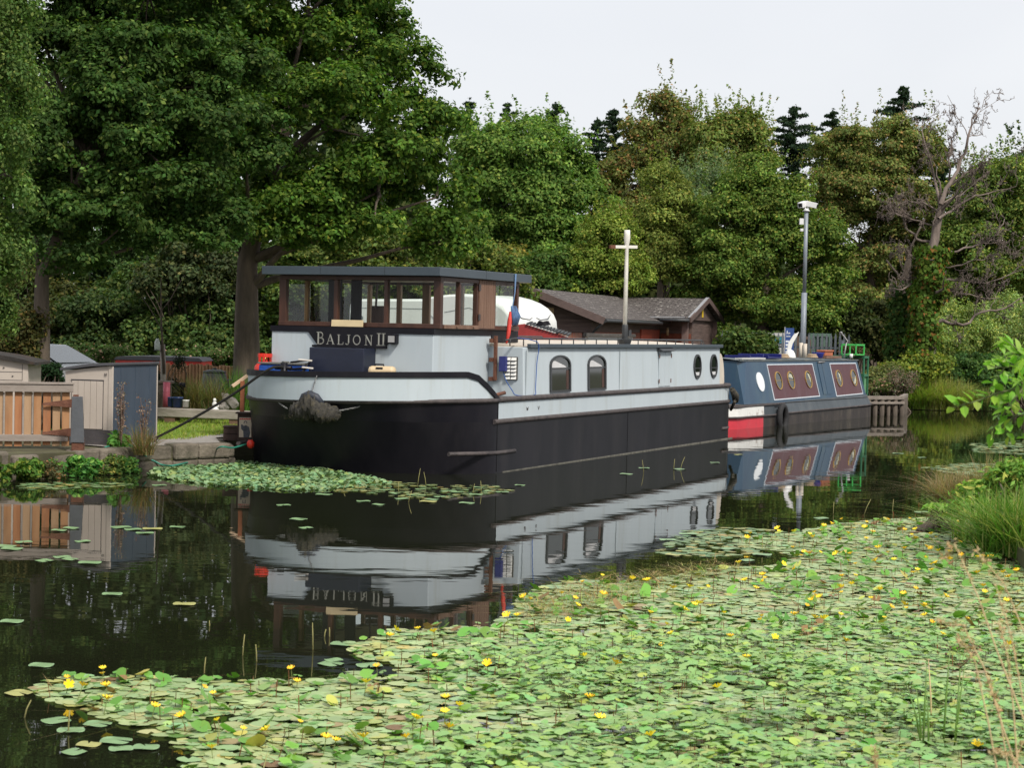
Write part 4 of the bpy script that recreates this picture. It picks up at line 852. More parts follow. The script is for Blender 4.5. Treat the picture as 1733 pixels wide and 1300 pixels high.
# silver car
silver = mat('car_silver', (.66, .68, .72), .22, .03, 3, 0, metal=.35)
car = thing('silver_car', 'silver car parked under the trees behind the sheds', 'car', W(84, 640, 31.5), -.25)
car.location.z = .3; zc = W(90, 583, 31.5).z - .3
prof = [(-2.6, .25), (-2.6, .75), (-2.3, .98), (-1.8, zc - .02), (-.6, zc + .02), (-.02, zc - .01), (.46, .99), (1.0, .86), (1.28, .66), (1.3, .25)]
def carb(b):
    n = len(prof)
    for k, (y0, y1) in enumerate(((-.8, .8),)):
        vs = [(x, -.80 + (.16 if z > 1.0 else 0), z) for x, z in prof] + [(x, .80 - (.16 if z > 1.0 else 0), z) for x, z in prof]
        b.add(vs, [tuple(range(n)), tuple(reversed(range(n, 2 * n)))] + [(i, i + n, (i + 1) % n + n, (i + 1) % n) for i in range(n)])
part('body', silver, car, carb, .05)
part('windscreen', mat('car_glass', (.10, .14, .155), .05, .1, spec=1.0), car, lambda b: b.add([(.02, -.58, zc - .02), (.02, .58, zc - .02), (.50, .68, 1.0), (.50, -.68, 1.0)], [(0, 1, 2, 3)]))
part('side_window', mat('car_side_glass', (.03, .04, .045), .05, .1, spec=1.0), car, lambda b: b.add([(-1.75, -.665, zc - .09), (-.1, -.665, zc - .09), (.34, -.80, 1.02), (-2.05, -.80, 1.02)], [(0, 1, 2, 3)]))
for x in (-1.8, .75):
    wl = part('wheel', MATS['tyre_rubber'], car, lambda b: b.lathe([(.10, -.1), (.31, -.1), (.32, 0), (.31, .1), (.1, .1)], (x, -.74, .31), 20, M=Matrix.Rotation(PI / 2, 3, 'X')))
    part('rim', galv, wl, lambda b: b.lathe([(.19, -.02), (.19, .02)], (x, -.85, .31), 14, M=Matrix.Rotation(PI / 2, 3, 'X')))

# sleeper bench, step box, poster box, gangway rail
slp = mat('sleeper_grey', (.22, .19, .16), .95, .3, 4, .7, stretch=(.35, 1, 1), col2=(.40, .36, .32))
ba, bb_ = W(267, 697, 32.2), W(428, 703, 31.6)
sx_ = (bb_ - ba); bn = thing('sleeper_bench', 'long weathered timber sleeper bench on the edge of the lawn', 'bench', (ba.x, ba.y, .3), math.atan2(sx_.y, sx_.x))
bh_ = ba.z + .07 - .3
part('seat', slp, bn, lambda b: b.box(0, sx_.length, -.12, .12, bh_ - .145, bh_), .012)
for x in (.28, sx_.length - .3): part('stump', wood2, bn, lambda b: b.box(x - .1, x + .1, -.1, .1, -.05, bh_ - .146), .01)
sbx = mat('step_brown', (.045, .025, .02), .8, .3, 6, .4, stretch=(.3, 1, 3))
st = thing('step_box', 'dark brown timber step box on the gravel beside the barge bow', 'step', G(377, 746, .30) + Vector((0, .02, 0)), .1)
part('boards', sbx, st, lambda b: (b.box(0, .30, 0, .3, .0, .095), b.box(0.003, .297, .003, .3, .1, .19), b.box(-.008, .30, -.01, .31, .192, .21)), .004)
pb = thing('poster_box', 'tall brown box with a faded red and cream poster on its front', 'box', G(401, 746, .31) + Vector((0, .02, 0)), .1)
part('body', sbx, pb, lambda b: (b.box(0, .40, 0, .3, 0, .385), b.box(-.03, .43, -.03, .33, .387, .405)), .004)
ps_ = part('poster', mat('poster_paper', (.50, .42, .33), .8, .15, 9), pb, lambda b: b.box(.025, .20, -.006, -.001, .05, .335))
part('poster_heading', mat('poster_red', (.55, .05, .06), .8), ps_, lambda b: [b.beam((.035 + i * .026, -.008, .308), (.055 + i * .026, -.008, .318 + .006 * (i % 2)), .003, .016) for i in range(6)])
def figf(b):
    for poly in ([(.09, .05), (.17, .05), (.185, .12), (.165, .2), (.125, .225), (.09, .215), (.065, .24), (.05, .225), (.055, .17), (.085, .14)], ):
        b.prism(poly, 0, lambda a, z, k: (a, -.0085 + .002 * k, z))
part('poster_figure', mat('poster_ink', (.07, .075, .09), .8, .5, 30), ps_, figf)
part('poster_face', mat('poster_skin', (.48, .40, .33), .8), ps_, lambda b: b.prism([(.115 + .017 * math.cos(2 * PI * i / 12), -.0 + .255 + .021 * math.sin(2 * PI * i / 12)) for i in range(12)], 0, lambda a, z, k: (a, -.0105 + .002 * k, z)))
part('poster_hair', mat('poster_ink', (.07, .075, .09)), ps_, lambda b: b.prism([(.115 + .026 * math.cos(2 * PI * i / 12), .262 + .026 * math.sin(2 * PI * i / 12)) for i in range(12)], 0, lambda a, z, k: (a, -.0095 + .002 * k, z)))
gw = thing('gangway_rail', 'orange brown timber post and pale handrail beside the barge bow', 'handrail', G(409, 742, .30), 0)
part('post', mat('orange_post', (.26, .085, .035), .7, .2, 6, .2), gw, lambda b: b.box(-.03, .03, -.03, .03, 0, W(409, 645, gw.location.y).z - .3), .004)
hl = gw.location; r0, r1 = W(393, 654, hl.y) - hl, W(424, 632, hl.y + .1) - hl
part('rail', mat('pale_rail', (.58, .42, .28), .7, .1, 6, .2), gw, lambda b: b.beam(r0, r1, .06, .045), .004)
rope('green_hose', [G(178, 757, .31), G(205, 753, .31), G(228, 756, .32), G(250, 775, .15), G(262, 781, .10), (-4.72, 25.7, .05), G(300, 787, .06), G(345, 775, .08) + Vector((0, .25, 0)), W(372, 757, 26.3), W(395, 758, 26.5), W(424, 749, 26.9)], .012, mat('hose_green', (.03, .22, .16), .4), 'green hose trailing along the stone wall to the barge bow', 'hose', 80)
tag(part('mooring_ring', rubm, None, lambda b: (b.lathe([(.07, 0), (.07, .05), (.045, .06), (.045, .1)], a_ - Vector((0, 0, .04)), 14), b.tube([a_ + Vector((.08 * math.cos(2 * PI * i / 14), .08 * math.sin(2 * PI * i / 14), .02 + .01 * (i % 2))) for i in range(15)], .016, 6, False))), 'black iron mooring ring on top of the stone wall', 'mooring ring')
tag(part('red_float', redp, None, lambda b: b.lathe([(.02, -.06), (.05, -.03), (.055, .02), (.03, .06)], W(424, 752, 26.7), 12)), 'small red float hanging between the wall and the barge bow', 'float')

# pots and garden odds and ends on and behind the bench
def stand(px, py, Y, z=None):
    p = W(px, py, Y); 
    if z is not None: p.z = z
    return p
potb = mat('pot_blue', (.015, .04, .13), .35, .2, 6, .1)
zb = ba.z + .07
def pot(name, label, cat, px, pyb, pyt, wpx, Y, m, taper=.85):
    p = W(px, pyb, Y); h = (pyb - pyt) / FPX * Y; r = wpx / 2 / FPX * Y
    o = part(name, m, None, lambda b: b.lathe([(r * taper, 0), (r * .97, h * .86), (r * 1.06, h * .87), (r * 1.06, h), (r * .9, h), (r * .85, h * .9)], n=20)); o.location = p; return tag(o, label, cat)
pot('plant_pot', 'dark blue plastic pot standing on the sleeper bench in front of the pink pipe', 'plant pot', 300.5, 689, 672, 18, 32.2, potb)
pot('plant_pot', 'narrow dark blue tub on the bench touching the pink pipe', 'plant pot', 288, 688.5, 672, 9, 32.25, potb, .95)
pot('plant_pot', 'large glazed blue pot behind the bench with a dry plant', 'plant pot', 322, 692, 664, 20, 33.4, potb, .7)
pot('white_canister', 'small white canister beside the blue pot on the bench', 'canister', 314.5, 689, 677, 11, 32.15, MATS['louvre_white'], .97)
o = part('garden_light', black, None, lambda b: b.lathe([(.03, 0), (.03, .28), (.055, .30), (.055, .36), (.05, .37)], n=12)); o.location = W(308, 684, 32.7); tag(o, 'black solar garden light behind the blue pots', 'garden light')
o = part('pink_pipe', mat('pipe_pink', (.55, .12, .17), .5, .1, 5, .1), None, lambda b: (b.tube([(0, 0, 0), (0, 0, .43)], .062, 16))); o.location = W(281.5, 689, 32.5); tag(o, 'upright pink plastic drain pipe at the end of the bench', 'pipe')
o = part('stone_pillar', mat('pillar_stone', (.12, .095, .075), .95, .35, 7, .9, col2=(.24, .2, .16)), None, lambda b: (b.box(-.16, .12, -.12, .12, -.3, .40), b.box(-.17, .16, -.14, .14, .402, .46)), .02); o.location = W(277, 689, 32.9); tag(o, 'rough stone pillar behind the pink pipe', 'pillar')
figm = MATS['louvre_white']
o = part('garden_statue', figm, None, lambda b: (b.lathe([(.07, 0), (.075, .02), (.05, .04), (.035, .07), (.045, .10), (.03, .13), (.018, .14), (.028, .155), (.03, .175), (.018, .195), (.005, .2)], (0, 0, 0), 12), b.tube([(.04, 0, .02), (.06, -.01, .07), (.05, 0, .1)], .018, 6))); o.location = W(363, 694, 32.0); tag(o, 'small white seated garden statue on the bench', 'statue')
rk = mat('rock_grey', (.13, .12, .11), .9, .3, 5, .7, col2=(.26, .24, .22))
def rock(px, py, Y, r, label):
    import bmesh
    bm = bmesh.new(); bmesh.ops.create_icosphere(bm, subdivisions=3, radius=r)
    for v in bm.verts:
        n = v.co.normalized(); v.co *= 1 + .22 * math.sin(3.1 * n.x + 2 * n.y) * math.cos(2.7 * n.z + px) + .08 * math.sin(9 * n.x + 7 * n.z); v.co.z *= .8
    me = bpy.data.meshes.new('rock'); bm.to_mesh(me); bm.free(); me.materials.append(rk); o = bpy.data.objects.new('rock', me); COL.objects.link(o); o.location = W(px, py, Y); return tag(o, label, 'rock')
rock(384, 682, 33.2, .20, 'grey boulder in front of the compost bin'); rock(374, 690, 32.8, .13, 'smaller grey rock touching the boulder by the compost bin'); rock(345, 694, 32.9, .12, 'low grey rock among the dry grass behind the bench')
cb_ = thing('compost_bin', 'weathered dark round compost bin behind the bench', 'compost bin', W(362, 700, 35.2), 0)
cbm = mat('compost_black', (.05, .055, .06), .6, .25, 5, .2, dirt=(.14, .16, .16), dirt_amt=.6)
ch_ = W(362, 625, 35.2).z - cb_.location.z
part('body', cbm, cb_, lambda b: b.lathe([(.27, 0), (.25, ch_ * .4), (.245, ch_ * .42), (.235, ch_ * .7), (.215, ch_ * .9), (.20, ch_ * .92)], n=24))
part('lid', cbm, cb_, lambda b: b.lathe([(.215, ch_ * .92), (.22, ch_ * .95), (.12, ch_ * .99), (.04, ch_ * 1.0), (.04, ch_ * 1.03)], n=20))
o = part('black_sack', black, None, lambda b: b.lathe([(.12, 0), (.17, .2), (.15, .45), (.09, .6), (.03, .64)], n=14)); o.location = W(388, 700, 35); tag(o, 'sagging black sack beside the compost bin', 'sack')
# half log fence and red roofed hut
lf = thing('log_fence', 'low fence of upright orange half logs behind the garden', 'fence', (0, 0, 0))
fa, fb = W(196, 690, 38.2), W(401, 692, 37.2)
ftw = mat('fence_log', (.24, .12, .055), .85, .3, 5, .4, stretch=(1, 1, .3), col2=(.36, .21, .11))
def logf(b):
    n = 38
    for i in range(n):
        q = fa.lerp(fb, i / (n - 1)); zt = W(300, 617, q.y).z + random.uniform(-.02, .03); b.tube([(q.x, q.y, .1), (q.x, q.y, zt)], .038, 7)
part('palings', ftw, lf, logf)
hut = thing('red_hut', 'long low hut with a red fascia and dark roof behind the log fence', 'hut', W(196, 690, 40.5), -.02)
hut.location.z = .3; hz = W(260, 609, 40.5).z - .3; hl_ = W(342, 620, 40.5).x - hut.location.x
part('walls', soil, hut, lambda b: b.box(0, hl_ - .06, 0, 1.2, 0, hz - .16))
part('fascia', redp, hut, lambda b: b.box(-.02, hl_, -.02, 1.2, hz - .155, hz - .02), .005)
part('roof', MATS['shed_roof_grey'], hut, lambda b: b.prism([(-.05, hz - .015), (hl_ + .03, hz - .015), (hl_ - .05, hz + .06), (hl_ * .3, hz + .075), (.0, hz + .05)], 0, lambda a, z, k: (a, -.06 + 1.3 * k, z)))
# bird feeder post (bare sapling)
bf = thing('feeder_post', 'grey wooden post with a thin bare sapling tied to it', 'post', W(275, 690, 33.6), 0)
bz = W(275, 583, 33.6).z - bf.location.z
part('post', slp, bf, lambda b: b.tube([(0, 0, 0), (.005, 0, bz * .5), (-.02, 0, bz)], .05, 9))
bz2 = W(272, 470, 33.6).z - bf.location.z
part('sapling', MATS['bark'], bf, lambda b: (b.tube(wobble((.03, -.06, .6), (-.06, -.04, bz2), 8, .03), [.03, .028, .025, .022, .019, .016, .013, .01, .006], 6), b.tube(wobble((-.03, -.05, bz2 * .75), (.35, 0, bz2 * 1.02), 5, .08), .008, 5), b.tube(wobble((-.02, -.05, bz2 * .6), (-.4, 0, bz2 * .85), 5, .08), .008, 5)))
fd = thing('bird_feeder', 'clear hanging bird feeder beside the grey garden post', 'bird feeder', W(266, 593, 33.5), 0)
part('tube', mat('feeder_clear', (.42, .46, .42), .25, .1, 10), fd, lambda b: b.lathe([(.045, .0), (.05, .03), (.05, .15), (.03, .19), (.02, .21)], n=12))
part('tray', black, fd, lambda b: (b.lathe([(.07, -.01), (.075, .0)], n=12), b.tube([(0, 0, .2), (0, 0, .34), (.14, 0, .36)], .006, 5)))
# dark clipped conifers in front of the fence
for (px, wp, top, bot, lb) in ((300, 34, 606, 690, 'dark narrow clipped conifer between the grey post and the compost bin'), (262, 16, 622, 690, 'small dark conifer beside the blue side of the shed')):
    l_ = px_lobes([(px, (top + bot) / 2, wp / 2, (bot - top) / 2, 0, .6), (px, bot - 20, wp / 2, 20, 0, .6)], 36.2)
    bush('clipped_conifer', lb, 'conifer', l_, 90, .10, 60, .035, (.012, .022, .012), flat=1.4)

# ================================================================== MOTORHOME, RED HOUSING, HUT
mhw = mat('motorhome_white', (.70, .71, .70), .35, .03, 2, .03, dirt=(.5, .5, .48), dirt_amt=.4)
A0, B0 = Vector((-4.05, 46.4, .3)), Vector((-.02, 43.9, .3))
md = (B0 - A0); ml = md.length
mh = thing('motorhome', 'large white motorhome with a rounded front parked behind the barge', 'motorhome', A0, math.atan2(md.y, md.x))
zr = W(610, 506, 46.2).z - .3; zf = W(850, 500, 44.6).z - .3
mprof = [(0, .35), (0, zr - .22), (.02, zr - .12), (.06, zr - .05), (.15, zr), (ml - 2.6, zr + .02), (ml - 2.2, zf - .04), (ml - 1.8, zf), (ml - 1.4, zf + .02), (ml - 1.05, zf), (ml - .75, zf - .06), (ml - .48, zf - .15), (ml - .26, zf - .27), (ml - .10, zf - .41), (ml - .02, zf - .56), (ml + .0, zf - .72), (ml - .03, zf - .84), (ml - .10, zf - .90), (ml + .2, .95), (ml + .4, .80), (ml + .45, .35)]
def mhb(b):
    n = len(mprof); vs = []; rows = [(0, .06), (.02, .02), (.07, 0), (2.03, 0), (2.08, .02), (2.1, .06)]
    cx, cz = ml * .5, 1.2
    for y, ins in rows: vs += [(a - math.copysign(ins, a - cx), y, z - (ins if z > 1 else 0)) for a, z in mprof]
    b.add(vs, [(r * n + i, r * n + (i + 1) % n, (r + 1) * n + (i + 1) % n, (r + 1) * n + i) for r in range(5) for i in range(n)], True)
    b.add(vs[:n], [tuple(range(n))]); b.add(vs[-n:], [tuple(range(n))])
part('body', mhw, mh, mhb)
part('trim_line', mat('trim_grey', (.30, .32, .32), .5), mh, lambda b: (b.box(.35, ml - 2.4, -.008, -.001, zr - .22, zr - .205), b.tube([(.06, -.006, zr - .55), (.08, -.006, zr - .35), (.2, -.006, zr - .24), (.35, -.006, zr - .212)], .008, 5), b.tube([(ml - 2.1, -.006, .9), (ml - 1.95, -.006, 1.5), (ml - 2.0, -.006, zf - .7), (ml - 2.3, -.006, zf - .5)], .008, 5), b.tube([(ml - 1.9, -.006, zf - .42), (ml - 1.2, -.006, zf - .3), (ml - .5, -.006, zf - .55)], .006, 5), b.box(ml - 1.7, ml - .06, -.008, -.001, zf - .72, zf - .708)))
part('door_window', mat('mh_window', (.28, .30, .29), .3, .1), mh, lambda b: b.box(1.78, 2.25, -.012, -.001, zr - .90, zr - .66), .01)
part('roof_vent', mhw, mh, lambda b: b.lathe([(.26, 0), (.30, .04), (.2, .09), (.02, .11)], (3.0, .9, zr + .03), 18))
part('roof_vent', mhw, mh, lambda b: b.tube([(1.9, .6, zr), (1.9, .6, zr + .12), (1.8, .6, zr + .12), (2.0, .6, zr + .12)], .02, 6))
part('red_graphic', mat('graphic_red', (.55, .03, .035), .4), mh, lambda b: (b.prism([(.28, zr - .5), (.32, zr - .5), (.85, zr - 1.05), (.65, zr - 1.0)], 0, lambda a, z, k: (a, -.006 * (1 - k) - .001, z)), b.prism([(.38, zr - .75), (.42, zr - .75), (.62, zr - 1.1), (.5, zr - 1.1)], 0, lambda a, z, k: (a, -.006 * (1 - k) - .001, z))))
part('lamp', mat('lamp_grey', (.10, .11, .12), .3), mh, lambda b: b.prism([(.40 + .055 * math.cos(2 * PI * i / 12), zr - .46 + .055 * math.sin(2 * PI * i / 12)) for i in range(12)], 0, lambda a, z, k: (a, -.02 + .02 * k, z)))
part('brow_mark', mat('brow_ink', (.08, .09, .11), .5), mh, lambda b: (b.tube([(ml - .075, .25, zf - .42), (ml - .03, .45, zf - .53), (ml - .02, .8, zf - .56), (ml - .03, .95, zf - .50)], [.004, .016, .012, .004], 5), b.tube([(ml - .03, 1.1, zf - .50), (ml - .02, 1.3, zf - .56), (ml - .03, 1.65, zf - .53), (ml - .075, 1.85, zf - .42)], [.004, .012, .016, .004], 5)))
for x in (1.2, ml - 1.1): part('wheel', MATS['tyre_rubber'], mh, lambda b: b.lathe([(.10, -.1), (.33, -.1), (.34, 0), (.33, .1), (.1, .1)], (x, .1, .33), 20, M=Matrix.Rotation(PI / 2, 3, 'X')))
redh = mat('housing_red', (.27, .025, .025), .5, .15, 4, .1)
Yr = 40.6; q = [W(x, y, Yr) for x, y in ((850, 553), (888, 548), (990, 580), (990, 600), (850, 600))]
rh = thing('red_housing', 'dark red sloping cabin with a black corrugated cover behind the barge wheelhouse', 'cabin', (q[0].x, Yr, 1.2), 0)
qq = [(p.x - q[0].x, p.z - 1.2) for p in q]
qq[3] = (qq[3][0], -.9); qq[4] = (qq[4][0], -.9)
part('body', redh, rh, lambda b: b.prism(qq, 0, lambda a, z, k: (a, 1.4 * k, z)), .01)
def corr(b):
    c0, c1 = W(893, 549, Yr), W(966, 570, Yr); n = 13
    for i in range(n):
        t0 = i / n; b.beam((c0.x - q[0].x + (c1.x - c0.x) * t0, -.06, c0.z - 1.2 + (c1.z - c0.z) * t0 + .012), (c0.x - q[0].x + (c1.x - c0.x) * t0 + .10, 1.38, c0.z - 1.2 + (c1.z - c0.z) * t0 + .06), .055, .03)
part('corrugated_cover', mat('corrugated_black', (.03, .032, .038), .45, .2), rh, lambda b: corr(b))
cc0 = W(920, 551, Yr - .0)
rc = part('hose_coil', black, None, lambda b: [b.tube([((.15 - .015 * j) * math.cos(2 * PI * k / 14) * 1.4, (.15 - .015 * j) * math.sin(2 * PI * k / 14), .03 * j + .02 * math.sin(k)) for k in range(15)], .016, 6) for j in range(4)])
rc.scale = (.7, .7, .7); rc.location = cc0 + Vector((0, .25, .02)); tag(rc, 'coil of black hose lying on the corrugated cover', 'hose')
# L-shaped timber hut
D2, E2 = Vector((.277, .961, 0)), Vector((.961, -.277, 0)); GO = Vector((.52, 50, 0))
def HB(s, w_, z): return GO + D2 * s + E2 * w_ + Vector((0, 0, z))
brd = mat('dark_boarding', (.070, .046, .040), .8, .3, 2.5, .4, stretch=(.6, .6, 9), col2=(.15, .105, .092))
tiles = bpy.data.materials.new('roof_tiles'); tiles.use_nodes = True; N = tiles.node_tree.nodes; L = tiles.node_tree.links; b_ = N['Principled BSDF']
tc = N.new('ShaderNodeTexCoord'); br = N.new('ShaderNodeTexBrick'); br.inputs['Scale'].default_value = 1; br.inputs['Brick Width'].default_value = .33; br.inputs['Row Height'].default_value = .16; br.inputs['Mortar Size'].default_value = .018
br.inputs['Color1'].default_value = (.075, .062, .058, 1); br.inputs['Color2'].default_value = (.10, .085, .08, 1); br.inputs['Mortar'].default_value = (.02, .018, .018, 1)
L.new(tc.outputs['UV'], br.inputs[0])
vo = N.new('ShaderNodeTexNoise'); vo.inputs['Scale'].default_value = 9; vo.inputs['Detail'].default_value = 6; L.new(tc.outputs['Object'], vo.inputs[0])
rp = N.new('ShaderNodeMapRange'); rp.inputs[1].default_value = .60; rp.inputs[2].default_value = .68; L.new(vo.outputs[0], rp.inputs[0])
mx = N.new('ShaderNodeMix'); mx.data_type = 'RGBA'; mx.inputs[7].default_value = (.32, .30, .27, 1); L.new(rp.outputs[0], mx.inputs[0]); L.new(br.outputs[0], mx.inputs[6]); L.new(mx.outputs[2], b_.inputs['Base Color']); b_.inputs['Roughness'].default_value = .85
bp = N.new('ShaderNodeBump'); bp.inputs['Strength'].default_value = .6; bp.inputs['Distance'].default_value = .03; L.new(br.outputs['Fac'], bp.inputs['Height']); bp.invert = True; L.new(bp.outputs[0], b_.inputs['Normal'])
def roofslab(name, q, m, parent, th=.06):
    """q: eave0, eave1, ridge1, ridge0"""
    n = (q[1] - q[0]).cross(q[3] - q[0]).normalized()
    if n.z < 0: n = -n
    vs = [p for p in q] + [p - n * th for p in q]
    me = bpy.data.meshes.new(name); me.from_pydata([tuple(v) for v in vs], [], [(0, 1, 2, 3), (7, 6, 5, 4), (0, 4, 5, 1), (1, 5, 6, 2), (2, 6, 7, 3), (3, 7, 4, 0)])
    uv = me.uv_layers.new(name='UVMap'); ux = (q[1] - q[0]).normalized(); uy = n.cross(ux)
    for lp_ in me.loops:
        d = Vector(vs[lp_.vertex_index]) - q[0]; uv.data[lp_.index].uv = (d.dot(ux), d.dot(uy))
    me.materials.append(m); o = bpy.data.objects.new(name, me); COL.objects.link(o); o.parent = parent; return o
ht = thing('timber_hut', 'dark timber clad hut with two tiled roofs and an open corner porch', 'hut', (0, 0, 0))
RZ, EZ, EZ2 = 3.10, 2.34, 2.45
roofslab('roof', [HB(-.35, 1.98, EZ), HB(10, 1.98, EZ), HB(13, 0, RZ), HB(-.35, 0, RZ)], tiles, ht)
roofslab('roof', [HB(-.35, -1.98, EZ), HB(13, -1.98, EZ), HB(13, -.003, RZ), HB(-.35, -.003, RZ)], tiles, ht)
roofslab('porch_roof', [HB(7.1, 1.2, EZ2 - .04), HB(7.1, 2.85, EZ2), HB(10, 2.85, RZ - .01), HB(10, .05, RZ - .01)], tiles, ht)
roofslab('porch_roof', [HB(12.9, 1.2, EZ2 - .04), HB(12.9, 2.85, EZ2), HB(10.003, 2.85, RZ - .01), HB(10.003, .05, RZ - .01)], tiles, ht)
def hutw(b):
    q = [(-1.6, .1), (1.6, .1), (1.6, EZ + .05), (0, RZ - .12), (-1.6, EZ + .05)]
    b.prism(q, 0, lambda a, z, k: tuple(HB(0 + 12.5 * k, a, z)))
part('walls', brd, ht, hutw)
part('porch_wall', brd, ht, lambda b: b.prism([(8.7, .1), (12.3, .1), (12.3, 2.5), (10, 2.85), (8.7, 2.65)], 0, lambda a, z, k: tuple(HB(a, 1.59 + 1.03 * k, z))))
part('gable', brd, ht, lambda b: b.prism([(7.5, EZ2 - .05), (12.5, EZ2 - .05), (10, RZ - .12)], 0, lambda a, z, k: tuple(HB(a, 2.66 + .04 * k, z))))
barg = mat('bargeboard', (.11, .075, .068), .7, .2, 6, .2); bargl = mat('lead_flashing', (.30, .31, .33), .5, .15, 6)
def bg1(b):
    for s in (-1, 1): b.beam(HB(-.38, 0, RZ - .07), HB(-.38, 2.02 * s, EZ - .07), .05, .19, (D2.x, D2.y, .0) if False else (0, 0, 1))
part('bargeboard', barg, ht, bg1)
part('bargeboard', barg, ht, lambda b: (b.beam(HB(10, 2.88, RZ - .06), HB(7.05, 2.88, EZ2 - .06), .05, .15), b.beam(HB(10, 2.88, RZ - .06), HB(12.95, 2.88, EZ2 - .06), .05, .15)))
part('flashing', bargl, ht, lambda b: (b.beam(HB(10, 2.84, RZ + .015), HB(7.1, 2.84, EZ2 + .015), .10, .02), b.beam(HB(10, 2.84, RZ + .015), HB(12.9, 2.84, EZ2 + .015), .10, .02), b.beam(HB(-.36, 0, RZ + .01), HB(-.36, 1.98, EZ + .01), .06, .02), b.beam(HB(7.06, 1.5, EZ2 + .01), HB(7.06, 2.7, EZ2 + .02), .05, .03)))
part('gutter', frame, ht, lambda b: (b.tube([HB(-.3, 2.03, EZ - .06), HB(7.0, 2.03, EZ - .07)], .05, 7), b.tube([HB(7.05, 1.95, EZ2 - .07), HB(7.05, 2.85, EZ2 - .07)], .05, 7), b.tube([HB(-.28, 2.0, EZ - .08), HB(-.2, 1.75, EZ - .3), HB(-.15, 1.66, EZ - .4), HB(-.15, 1.66, .4)], .035, 7)))
pst = mat('porch_post', (.13, .085, .075), .8, .25, 6, .3)
for s, w_ in ((7.4, 2.66), (12.3, 2.66)): part('porch_post', pst, ht, lambda b: b.box(-.09, .09, -.09, .09, .2, EZ2 - .06, Matrix.Translation(HB(s, w_, 0)) @ Matrix.Rotation(math.atan2(E2.y, E2.x), 4, 'Z')), .01)
redd = mat('door_red', (.30, .055, .028), .7, .25, 3, .2, stretch=(5, 5, .5))
part('red_door', redd, ht, lambda b: (b.prism([(5.9, .2), (8.5, .2), (8.5, 2.08), (5.9, 2.08)], 0, lambda a, z, k: tuple(HB(a, 1.61 + .05 * k, z)))))
part('red_boarding', mat('brick_red', (.20, .06, .035), .85, .3, 9, .3), ht, lambda b: (b.prism([(.02, .2), (5.85, .2), (5.85, 1.98), (.02, 1.98)], 0, lambda a, z, k: tuple(HB(a, 1.62 - .02 * k, z))), b.prism([(1.66, .2), (2.6, .2), (2.6, 1.98), (1.66, 1.98)], 0, lambda a, z, k: tuple(HB(8.68 - .03 * k, a, z)))))
part('pale_post', mat('pale_post', (.42, .30, .17), .8, .3, 6, .3), ht, lambda b: b.box(-.1, .1, -.05, .05, .3, 2.6, Matrix.Translation(HB(-.06, .48, 0))), .01)
part('old_door', mat('peeling_door', (.30, .24, .20), .8, .5, 5, .2, stretch=(6, 6, .5), col2=(.40, .10, .05)), ht, lambda b: b.prism([(.72, .2), (1.35, .2), (1.35, 1.95), (.72, 1.95)], 0, lambda a, z, k: tuple(HB(-.03 - .03 * k, a, z))))
part('door_lintel', barg, ht, lambda b: b.beam(HB(-.05, .6, 2.0), HB(-.05, 1.5, 1.99), .08, .05))
sg = part('warning_sign', mat('sign_white', (.6, .6, .58), .5, .03), ht, lambda b: b.prism([(.72, 1.45), (.98, 1.45), (.98, 1.86), (.72, 1.86)], 0, lambda a, z, k: tuple(HB(-.07 - .01 * k, a, z))))
part('sign_symbol', mat('sign_yellow', (.75, .52, .03), .5, .03), sg, lambda b: (b.prism([(.76, 1.68), (.94, 1.68), (.85, 1.83)], 0, lambda a, z, k: tuple(HB(-.082 - .004 * k, a, z))), b.prism([(.75, 1.48), (.95, 1.48), (.95, 1.62), (.75, 1.62)], 0, lambda a, z, k: tuple(HB(-.082 - .004 * k, a, z)))))
part('gable_notice', MATS['sign_yellow'], ht, lambda b: b.prism([(9.85, 2.5), (10.05, 2.5), (10.05, 2.92), (9.85, 2.92)], 0, lambda a, z, k: tuple(HB(a, 2.705 + .01 * k, z))), label='pale and yellow notice on the porch gable')
part('wall_lamp', MATS['pale_post'], ht, lambda b: b.tube([HB(8.5, 1.9, 2.15), HB(8.5, 1.9, 1.92)], .04, 8))
Yl = 46.5; u0, u1 = W(992, 566, Yl), W(1082, 570, Yl)
ob = thing('coal_bunker', 'low white bunker with a weathered dark lid in front of the hut', 'bunker', (u0.x, Yl, .3), .05)
part('body', mhw, ob, lambda b: b.box(.05, 1.15, 0, .8, 0, u0.z - .3 - .06))
part('lid', mat('weathered_lid', (.07, .065, .06), .9, .4, 9, .6, dirt=(.3, .28, .25), dirt_amt=.5), ob, lambda b: b.box(0, 1.22, -.06, .86, u0.z - .36, u0.z - .27), .01)

